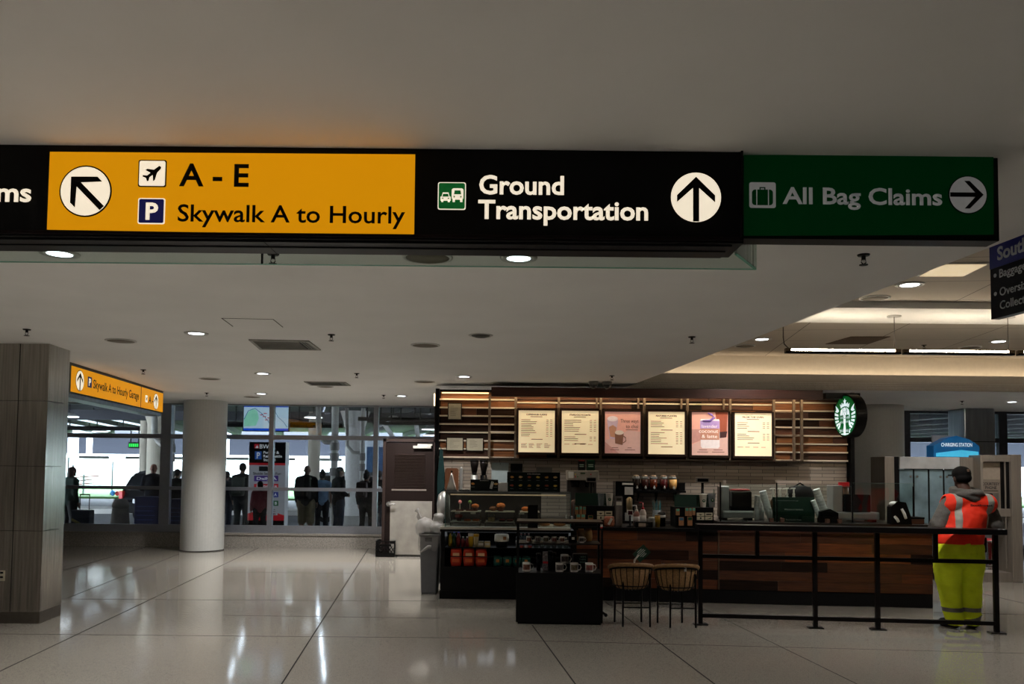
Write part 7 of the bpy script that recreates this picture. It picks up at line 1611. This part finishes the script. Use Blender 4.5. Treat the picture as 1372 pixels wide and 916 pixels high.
def person(label, loc, rz, H, top, legs, hair=None, skin_c=(120, 84, 66), pose=None, bulk=1., hairstyle='short', shoes=(20, 20, 22), turn=0., tilt=0., short_legs=False, long_top=.0, vox=.021, neck_up=0., sleeves=True):
    """figure from joints; jacket, trousers, hair and shoes are separate shells that follow the body"""
    t = thing('person', label, 'person', loc, rz); k = H / 1.75
    J = dict(BASE); J.update(pose or {}); R = {n: (tuple(x * (bulk if n in ('pelvis', 'waist', 'chest', 'upper', 'shL', 'shR', 'hipL', 'hipR') else 1 + (bulk - 1) * .6) for x in (r if isinstance(r, tuple) else (r, r)))) for n, r in RAD.items()}
    hc = Vector(J['head0']) + Vector((0, .015, .075))
    body = skin(J, EDG, R, 'pelvis', 1)
    hm, P, R_ = head_mesh(hc, turn, tilt)
    me = fuse([body, hm, hand(J, 'L', 1), hand(J, 'R', 1)], .0135, 2)
    sc = lambda m: m.transform(Matrix.Scale(k, 4))
    sc(me); link('body', me, M('skin_%d_%d' % (skin_c[0], skin_c[1]), skin_c, .55, var=.05), t)
    tj = ['pelvis', 'waist', 'chest', 'upper', 'shL', 'elL', 'wrL', 'shR', 'elR', 'wrR']; te = [e for e in EDG if e[0] in tj and e[1] in tj]
    if not sleeves:
        tj = [n for n in tj if n[:2] != 'wr']; te = [e for e in te if e[1][:2] != 'wr']
    TJ = {n: J[n] for n in tj}; TJ['pelvis'] = (J['pelvis'][0], J['pelvis'][1], J['pelvis'][2] - .02 - long_top)
    if not sleeves:
        for s in 'LR': TJ['el' + s] = tuple((Vector(J['sh' + s]) * .4 + Vector(J['el' + s]) * .6))
    TR = {n: tuple(x * 1.06 + .017 for x in R[n]) for n in tj}
    for s in 'LR':
        if sleeves: TJ['wr' + s] = tuple(Vector(J['wr' + s]) * .94 + Vector(J['el' + s]) * .06); TR['wr' + s] = (.043, .043)
    tm = fuse([skin(TJ, te, TR, 'pelvis', 1)], vox, 3, [(.008, (9, 9, 14)), (.004, (24, 24, 30))]); sc(tm)
    topo = link('jacket', tm, M('cloth_%s' % '_'.join(map(str, top)), top, .85, var=.2, scale=12, bump=.1), t)
    lj = ['waist', 'pelvis', 'hipL', 'knL', 'anL', 'hipR', 'knR', 'anR']; LJ = {n: J[n] for n in lj}; LJ['waist'] = tuple(Vector(J['waist']) * .6 + Vector(J['pelvis']) * .4)
    LR = {n: tuple(x * 1.05 + .014 for x in R[n]) for n in lj}; LR['anL'] = LR['anR'] = (.066, .066)
    if short_legs:
        for s in 'LR': LJ['an' + s] = tuple(Vector(J['kn' + s]) + Vector((0, 0, -.06))); LJ['kn' + s] = tuple(Vector(J['kn' + s]) * .7 + Vector(J['hip' + s]) * .3); LR['an' + s] = (.098, .098); LR['kn' + s] = (.1, .1)
    lm = fuse([skin(LJ, [e for e in EDG if e[0] in lj and e[1] in lj], LR, 'pelvis', 1)], vox, 3, [(.007, (10, 10, 8)), (.004, (26, 26, 22))]); sc(lm)
    link('shorts' if short_legs else 'trousers', lm, M('cloth_%s' % '_'.join(map(str, legs)), legs, .85, var=.2, scale=12, bump=.1), t)
    for s in 'LR':
        an, to = Vector(J['an' + s]), Vector(J['to' + s]); g = MB()
        g.tube([an + Vector((0, -.045, -.03)), an + Vector((0, -.02, -.035)), (an + to) / 2 + Vector((0, 0, -.012)), to + Vector((0, .02, .004)), to + Vector((0, .055, .0))], [.03, .046, .046, .042, .022], 12)
        for v in g.b.verts: v.co.z = max(v.co.z, .004)
        g.bb((an.x - .04, an.y - .075, .0), (an.x + .04, to.y + .06, .02), bevel=.008)
        sh_ = mb_mesh(g); sc(sh_); link('shoe', sh_, M('shoe_%d' % shoes[0], shoes, .6), t)
    if hair:
        g = MB(); g.sphere(P(0, -.012, .035), (.084, .098, .094), 20, 14, rot=R_)
        if hairstyle == 'long':
            g.sphere(P(0, -.06, -.06), (.085, .06, .16), 16, 12, rot=R_).sphere(P(0, -.075, -.2), (.08, .05, .14), 16, 12, rot=R_)
        elif hairstyle == 'bun': g.sphere(P(0, -.055, .125), (.048, .048, .045), 14, 10, rot=R_).sphere(P(0, -.05, -.03), (.078, .06, .07), 14, 10, rot=R_)
        elif hairstyle == 'cap': g.sphere(P(0, -.02, .0), (.082, .09, .07), 14, 10, rot=R_)
        else: g.sphere(P(0, -.035, -.01), (.080, .075, .065), 14, 10, rot=R_)
        m_ = fuse([mb_mesh(g)], .010, 1, [(.006, (40, 40, 20))])
        bm = bmesh.new(); bm.from_mesh(m_)                            # keep the face free
        inv = R_.inverted()
        kill = [v for v in bm.verts if (lambda q: q.y > .045 and q.z < .075)(inv @ (v.co - hc))]
        bmesh.ops.delete(bm, geom=kill, context='VERTS'); bm.to_mesh(m_); bm.free()
        sc(m_); link('hair', m_, M('hair_%d_%d' % (hair[0], hair[1]), hair, .6, var=.3, scale=40), t)
    return t, J, k, P
def backpack(owner, dz, label, c, w=.28, h=.42, k=1.):
    """rucksack resting against a person's back"""
    y = -.225 * k; L = owner.matrix_basis @ Vector((0, y, dz)); t = thing('backpack', label, 'backpack', L, owner.rotation_euler.z)
    m = M('pack_%d_%d_%d' % c, c, .8, var=.2, scale=14)
    g = MB(); g.box((0, -.05, 0), (w, .16, h), bevel=.05); b = g.build('bag', m, t, smooth=True)
    MB().box((0, -.15, -h * .15), (w * .74, .06, h * .42), bevel=.022).build('front_pocket', m, t, smooth=True); MB().tube([(-.03, 0, h / 2), (0, -.0, h / 2 + .04), (.03, 0, h / 2)], .008, 8).build('haul_loop', m, t)
    for s in (-1, 1): MB().tube([(s * w * .3, .02, h * .45), (s * w * .36, .1, h * .52), (s * w * .38, .16, h * .48)], .018, 8).build('strap', m, t)
    return t
PY_ = lambda u, Y: (X(u, Y), Y, 0)
def tall(v, Y, u=400): return Z(v, Y, u)
blk = (20, 20, 24); dk = (26, 27, 32)
# --- kerbside crowd, seen from behind
armsF = dict(elL=(-.25, -.02, 1.14), wrL=(-.13, .17, 1.08), elR=(.25, -.02, 1.14), wrR=(.13, .17, 1.08))
person('person in a green jacket cut off by the steel pier, pulling a suitcase', PY_(95, 18.3), -.5, tall(626, 18.3, 90), (34, 58, 48), (58, 56, 54), (60, 34, 24), hairstyle='long', bulk=1.25)
person('bald person in a dark jacket behind the blue box at the left windows', PY_(205, 19.2), .1, tall(622, 19.2, 205), (24, 26, 36), dk, None, (150, 96, 76), pose=armsF, bulk=1.15)
person('person with short dark hair beside the left edge of the round column', PY_(237, 19.5), .0, tall(629, 19.5, 235), (30, 27, 30), dk, (22, 18, 18), bulk=1.12, pose=armsF)
person('person half hidden by the right edge of the round column', PY_(303, 19.4), -.3, tall(632, 19.4, 303), (32, 34, 44), (36, 40, 56), (26, 22, 20))
t, J, k, P = person('person wearing a grey green backpack, left of the totem sign', PY_(324.5, 19.1), .0, tall(621, 19.1, 325), blk, (24, 26, 32), (20, 17, 16), bulk=1.05)
backpack(t, 1.16, 'grey green backpack worn by the person left of the totem sign', (74, 80, 74))
person('small person in a red patterned top before the totem sign', PY_(349, 18.25), .4, tall(645, 18.25, 350), (120, 48, 56), (30, 30, 36), (28, 20, 18), hairstyle='long')
t, J, k, P = person('bald broad person with dark backpack and khaki shorts, right of the totem', PY_(411, 18.6), .0, tall(624, 18.6, 411), (22, 22, 26), (122, 108, 82), None, (128, 90, 72), bulk=1.25, short_legs=True)
backpack(t, 1.14, 'dark backpack worn by the bald person in khaki shorts', (28, 28, 32), .34, .46, 1.25)
person('person with a hair bun and blue top, right of the khaki shorts', PY_(432, 19.6), .2, tall(631, 19.6, 432), (94, 124, 158), dk, (26, 20, 18), hairstyle='bun', sleeves=False, skin_c=(110, 76, 60))
person('person with long dark hair in dark clothes facing right, beside the drain pipe', PY_(454, 18.7), -.9, tall(626, 18.7, 454), (24, 24, 28), (38, 44, 62), (18, 14, 14), hairstyle='long', bulk=1.12, pose=armsF, turn=-.3)
t, J, k, P = person('person with a hair bun and small backpack, left of the brown door', PY_(491, 19.1), -.2, tall(632, 19.1, 491), (26, 24, 27), (22, 22, 26), (20, 16, 16), hairstyle='bun', pose=dict(knR=(.09, .16, .52), anR=(.12, .06, .10), toR=(.12, .22, .05)))
backpack(t, 1.12, 'small dark reddish backpack of the person left of the brown door', (52, 34, 34), .24, .36)
t, J, k, P = person('person in a black shirt with a white back mark beside the brown door', PY_(508, 19.8), .1, tall(631, 19.8, 508), (16, 16, 19), (84, 92, 104), (70, 58, 50), (140, 100, 82), sleeves=False, bulk=1.1)
o = MB().prism([(-.07, .03), (-.02, .06), (.05, .05), (.07, .01), (.02, -.01), (.0, -.06), (-.03, -.03)], .003, wallmat(0, -.168, 1.28 * k)).build('shirt_print', M('totem_white'), t)
# rolling suitcase of the green jacket
Y = 17.8; t = thing('rolling_suitcase', 'dark suitcase with yellow strap standing outside the left window', 'suitcase', (X(109, Y), Y + .1, 0)); w = .21
MB().box((0, 0, .36), (2 * w, .22, .58), bevel=.03).build('shell', M('case_navy', (28, 32, 44), .5), t)
MB().box((0, -.113, .36), (2 * w * .9, .01, .05), rot=Matrix.Rotation(.5, 3, 'Y')).build('strap', M('strap_yellow', (150, 130, 60), .6), t)
for s in (-1, 1): MB().cyl((s * .1, .08, .64), (s * .1, .08, .98), .009, seg=8).build('handle_tube', m_black, t); MB().cyl((s * .16 - .02, 0, .035), (s * .16 + .02, 0, .035), .035, seg=14).build('wheel', m_black, t)
MB().cyl((-.11, .08, .98), (.11, .08, .98), .014, seg=10).build('grip', m_black, t)

# --- the worker at the railing, in a vest and yellow trousers, seen from behind
fL, fR = onz(1273, 840.5, 0), onz(1298, 841.5, 0); c = (fL + fR) / 2
WX, WYY = c.x, c.y
t = thing('person', 'worker in orange vest, grey hoodie and yellow trousers leaning at the railing', 'person', (WX, WYY, 0), 0)
Ht = Z(627.5, WYY, 1296); k = 1.0
def wz(v): return Z(v, WYY, 1290)
def wx(u): return X(u, WYY) - WX
J = dict(pelvis=(wx(1283), 0, .86), waist=(wx(1287), .01, .98), chest=(wx(1295), .03, 1.17), upper=(wx(1298), .05, wz(673)), neck=(wx(1298), .07, wz(659)), head0=(wx(1297), .09, wz(652)),
         shL=(wx(1273), .05, wz(678)), elL=(wx(1257.5), .03, wz(704)), wrL=(wx(1265), .27, wz(710)), shR=(wx(1323), .05, wz(678)), elR=(wx(1336), .03, wz(704)), wrR=(wx(1324), .27, wz(710)),
         hipL=(wx(1270), 0, .83), knL=(wx(1270.5), .04, .46), anL=(wx(1276), .0, .09), toL=(wx(1268), .10, .035), hipR=(wx(1297), 0, .83), knR=(wx(1300), .04, .46), anR=(wx(1299), .0, .09), toR=(wx(1305), .10, .035))
R = dict(RAD); R.update(pelvis=(.2, .15), waist=(.19, .145), chest=(.185, .135), upper=(.14, .10), neck=.062, head0=.06, shL=.085, shR=.085, elL=.062, elR=.062, wrL=.036, wrR=.036, hipL=.115, hipR=.115, knL=.075, knR=.075, anL=.05, anR=.05)
hc = Vector((wx(1296), .115, wz(641)))
hm, P, R_ = head_mesh(hc, .05, -.12, 1.02)
me = fuse([skin(J, EDG, {n: (r if isinstance(r, tuple) else (r, r)) for n, r in R.items()}, 'pelvis', 2), hm, hand(J, 'L', 1), hand(J, 'R', 1)], .0085, 2)
link('body', me, M('skin_worker', (84, 56, 44), .55, var=.05), t)
# eyes
for s in (-1, 1): link('eye', mb_mesh(MB().sphere(P(s * .032, .083, .012), .011, 10, 8)), M('eye_white', (220, 216, 208), .2), t)
# hoodie: torso, arms to the wrists, thick folded hood
def merged(jn, jr, root='pelvis', extra=None, vox=.012, bumps=None, sub=2, sm=3):
    es = [e for e in EDG if e[0] in jn and e[1] in jn] + (extra or [])
    return fuse([skin(jn, es, jr, root, sub)], vox, sm, bumps)
tj = ['pelvis', 'waist', 'chest', 'upper', 'shL', 'elL', 'wrL', 'shR', 'elR', 'wrR']; TJ = {n: J[n] for n in tj}; TJ['pelvis'] = (J['pelvis'][0], 0, .84)
TR = {n: tuple(x * 1.03 + .012 for x in (R[n] if isinstance(R[n], tuple) else (R[n], R[n]))) for n in tj}; TR['wrL'] = TR['wrR'] = (.05, .05); TR['elL'] = TR['elR'] = (.082, .082); TR['shL'] = TR['shR'] = (.092, .092)
hood = merged(TJ, TR, bumps=[(.012, (8, 8, 16)), (.006, (22, 22, 30))])
m_hood = M('hoodie_grey', (92, 88, 84), .95, var=.15, scale=90, bump=.15)
link('hoodie', hood, m_hood, t)
g = MB()
n = 26; ringp = []
for q in range(n + 1): a_ = 2 * PI * q / n; ringp.append((wx(1297) + .125 * math.cos(a_), .06 + .105 * math.sin(a_), wz(658.5) + .02 * math.sin(a_)))
g.tube(ringp, .045, 12).sphere((wx(1298), -.035, wz(662)), (.155, .075, .062), 18, 12).sphere((wx(1299), -.055, wz(667)), (.10, .05, .04), 16, 10)
link('hood', fuse([mb_mesh(g)], .011, 4, [(.016, (7, 7, 26)), (.008, (20, 20, 40))]), m_hood, t)
# vest over the torso: cut from a slightly larger shell, with armholes
vj = ['pelvis', 'waist', 'chest', 'upper', 'shL', 'shR']; VJ = {n_: J[n_] for n_ in vj}
VJ['hem'] = (wx(1282.5), 0, wz(723)); VJ['shL'] = (wx(1277), .04, wz(675)); VJ['shR'] = (wx(1321), .04, wz(675))
VR = dict(hem=(.235, .185), pelvis=(.228, .182), waist=(.222, .18), chest=(.222, .172), upper=(.14, .12), shL=(.105, .135), shR=(.11, .15))
vest = fuse([skin(VJ, [('hem', 'pelvis'), ('pelvis', 'waist'), ('waist', 'chest'), ('chest', 'upper'), ('upper', 'shL'), ('upper', 'shR')], VR, 'waist', 2)], .012, 3, [(.010, (6, 6, 10)), (.005, (16, 16, 24))])
bm = bmesh.new(); bm.from_mesh(vest); zl = wz(727.5)
bmesh.ops.bisect_plane(bm, geom=bm.verts[:] + bm.edges[:] + bm.faces[:], plane_co=(0, 0, zl), plane_no=(0, 0, 1), clear_inner=True)
for s_, u_t, u_b in ((-1, 1265, 1255), (1, 1330, 1323)):
    co = Vector((wx(u_t), 0, wz(676))); d = Vector((wx(u_b), 0, wz(706))) - co; no = Vector((-d.z, 0, d.x)).normalized()
    if no.x * s_ < 0: no = -no
    bmesh.ops.bisect_plane(bm, geom=bm.verts[:] + bm.edges[:] + bm.faces[:], plane_co=co, plane_no=no, clear_outer=True)
# silver bands: paint the faces of the shell that lie in the band (cloth pattern)
def band_x(z, top, bot): zt_, zb_ = wz(664), wz(707); f = (zt_ - z) / (zt_ - zb_); return wx(top + (bot - top) * f)
bm.normal_update()
for lim in ((1275.5, 1272), (1284, 1279), (1317, 1313), (1325, 1320)):
    for side in (0,):
        co = Vector((wx(lim[0]), 0, wz(664))); d = Vector((wx(lim[1]), 0, wz(707))) - co; bmesh.ops.bisect_plane(bm, geom=bm.verts[:] + bm.edges[:] + bm.faces[:], plane_co=co, plane_no=Vector((-d.z, 0, d.x)).normalized())
bmesh.ops.bisect_plane(bm, geom=bm.verts[:] + bm.edges[:] + bm.faces[:], plane_co=(0, 0, wz(706.5)), plane_no=(0, 0, 1))
for f in bm.faces:
    q = f.calc_center_median(); f.smooth = True
    for l0, l1 in (((1275.5, 1272), (1284, 1279)), ((1317, 1313), (1325, 1320))):
        if q.z > wz(706.5) and band_x(q.z, *l0) < q.x < band_x(q.z, *l1): f.material_index = 1
bm.to_mesh(vest); bm.free()
vo = link('vest', vest, [M('vest_orange', (236, 46, 14), .7, var=.06, scale=10), M('reflective_silver', (150, 146, 138), .5, .15, var=.1)], t)
sd = vo.modifiers.new('thickness', 'SOLIDIFY'); sd.thickness = .008; sd.offset = 1
lettering('Southwest', M('print_dark', (34, 22, 30), .7), vo, wx(1287), -.182, wz(677), h=.022, w=wx(1316) - wx(1287), bold=.03, rot=(-.06, 0, 0))
# dark shirt hem below the vest
SJ = dict(hem=(wx(1283), 0, wz(731)), pelvis=J['pelvis'], waist=J['waist']); shm = fuse([skin(SJ, [('hem', 'pelvis'), ('pelvis', 'waist')], dict(hem=(.225, .175), pelvis=(.218, .17), waist=(.19, .15)), 'pelvis', 2)], .012, 2, [(.006, (9, 9, 9))])
link('shirt_hem', shm, M('hem_black', (16, 15, 17), .9), t)
# yellow trousers: two baggy legs gathered at the ankle with silver bands
lj = ['waist', 'pelvis', 'hipL', 'knL', 'anL', 'hipR', 'knR', 'anR']; LJ = {n_: J[n_] for n_ in lj}; LJ['waist'] = (J['pelvis'][0], 0, .865); LJ['pelvis'] = (wx(1283), -.01, .84)
LJ['knL'] = (wx(1270.0), .03, .47); LJ['knR'] = (wx(1299.0), .03, .47); LJ['anL'] = (wx(1275.5), .0, .12); LJ['anR'] = (wx(1299), .0, .12); LJ['cuL'] = (wx(1276.5), -.0, .055); LJ['cuR'] = (wx(1299.5), -.0, .055)
LJ['thL'] = (wx(1268), .0, .66); LJ['thR'] = (wx(1299), .0, .66); LJ['clL'] = (wx(1273), .02, .27); LJ['clR'] = (wx(1299.5), .02, .27)
LR = dict(waist=(.215, .17), pelvis=(.225, .185), hipL=(.15, .16), hipR=(.15, .16), thL=(.142, .15), thR=(.135, .15), knL=(.122, .125), knR=(.118, .125), clL=(.108, .11), clR=(.104, .11), anL=(.10, .098), anR=(.092, .098), cuL=(.085, .09), cuR=(.082, .09))
LE = [('waist', 'pelvis')]
for s in 'LR': LE += [('pelvis', 'hip' + s), ('hip' + s, 'th' + s), ('th' + s, 'kn' + s), ('kn' + s, 'cl' + s), ('cl' + s, 'an' + s), ('an' + s, 'cu' + s)]
legs = fuse([skin(LJ, LE, LR, 'pelvis', 2)], .0105, 2, [(.016, (5, 5, 4)), (.010, (9, 9, 13)), (.004, (18, 16, 34))])
bm = bmesh.new(); bm.from_mesh(legs)
bmesh.ops.bisect_plane(bm, geom=bm.verts[:] + bm.edges[:] + bm.faces[:], plane_co=(0, 0, .035), plane_no=(0, 0, 1), clear_inner=True)
PL = [((0, 0, wz(813)), (.0, 0, 1)), ((0, 0, wz(818.5)), (.0, 0, 1)), ((wx(1299), 0, wz(825.5)), (-.28, 0, 1)), ((wx(1299), 0, wz(831)), (-.28, 0, 1)), ((wx(1276), 0, wz(829.5)), (.0, 0, 1)), ((wx(1276), 0, wz(832)), (0, 0, 1))]
for co, no in PL: bmesh.ops.bisect_plane(bm, geom=bm.verts[:] + bm.edges[:] + bm.faces[:], plane_co=co, plane_no=Vector(no).normalized())
xm = wx(1286.5)
for f in bm.faces:
    q = f.calc_center_median(); f.smooth = True
    s_ = lambda i: (q - Vector(PL[i][0])).dot(Vector(PL[i][1]))
    if s_(0) < 0 < s_(1): f.material_index = 1
    if q.x > xm and s_(2) > -.0 * 1 and False: pass
    if q.x > xm and s_(2) < 0 < s_(3): f.material_index = 1
    if q.x < xm and s_(4) < 0 < s_(5): f.material_index = 1
bm.to_mesh(legs); bm.free()
link('trousers', legs, [M('hivis_yellow', (226, 245, 36), .75, var=.08, scale=6), M('band_grey', (118, 118, 112), .5, .15)], t)
for s in 'LR':
    an, to = Vector(J['an' + s]), Vector(J['to' + s]); g = MB()
    g.tube([an + Vector((0, -.06, -.035)), an + Vector((0, -.03, -.035)), (an + to) / 2 + Vector((0, 0, -.012)), to + Vector((0, .03, .004)), to + Vector((0, .075, 0))], [.034, .054, .054, .048, .026], 14)
    for v in g.b.verts: v.co.z = max(v.co.z, .004)
    so = mb_mesh(g); link('shoe', so, M('boot_black', (18, 16, 16), .5), t)
# cap
g = MB(); g.sphere(P(0, -.008, .05), (.092, .108, .085), 22, 14, rot=R_).sphere(P(0, -.03, .0), (.086, .088, .06), 18, 12, rot=R_)
m_ = fuse([mb_mesh(g)], .009, 2); bm = bmesh.new(); bm.from_mesh(m_); inv = R_.inverted(); bmesh.ops.delete(bm, geom=[v for v in bm.verts if (lambda q: q.y > .05 and q.z < .05)(inv @ (v.co - hc))], context='VERTS'); bm.to_mesh(m_); bm.free()
link('cap', m_, M('cap_black', (17, 16, 16), .8, var=.2, scale=30), t)
g = MB(); pts = [(.085 * math.cos(a_), .09 + .075 * math.sin(a_)) for a_ in [PI * q / 12 for q in range(13)]]; Mx = Matrix.Translation(hc) @ R_.to_4x4() @ Matrix.Translation((0, 0, .045)); g.prism(pts, .008, Mx); link('cap_peak', mb_mesh(g), M('cap_black'), t)
p_ = P(.012, -.112, .075); link('cap_badge', mb_mesh(MB().box(p_, (.02, .012, .03))), M('badge_tan', (120, 96, 80), .5), t)
# pouch at the right hip
link('hip_pouch', mb_mesh(MB().box((wx(1313), -.02, wz(729)), (.06, .09, .16), bevel=.015)), M('pouch_black', (14, 13, 15), .6), t)
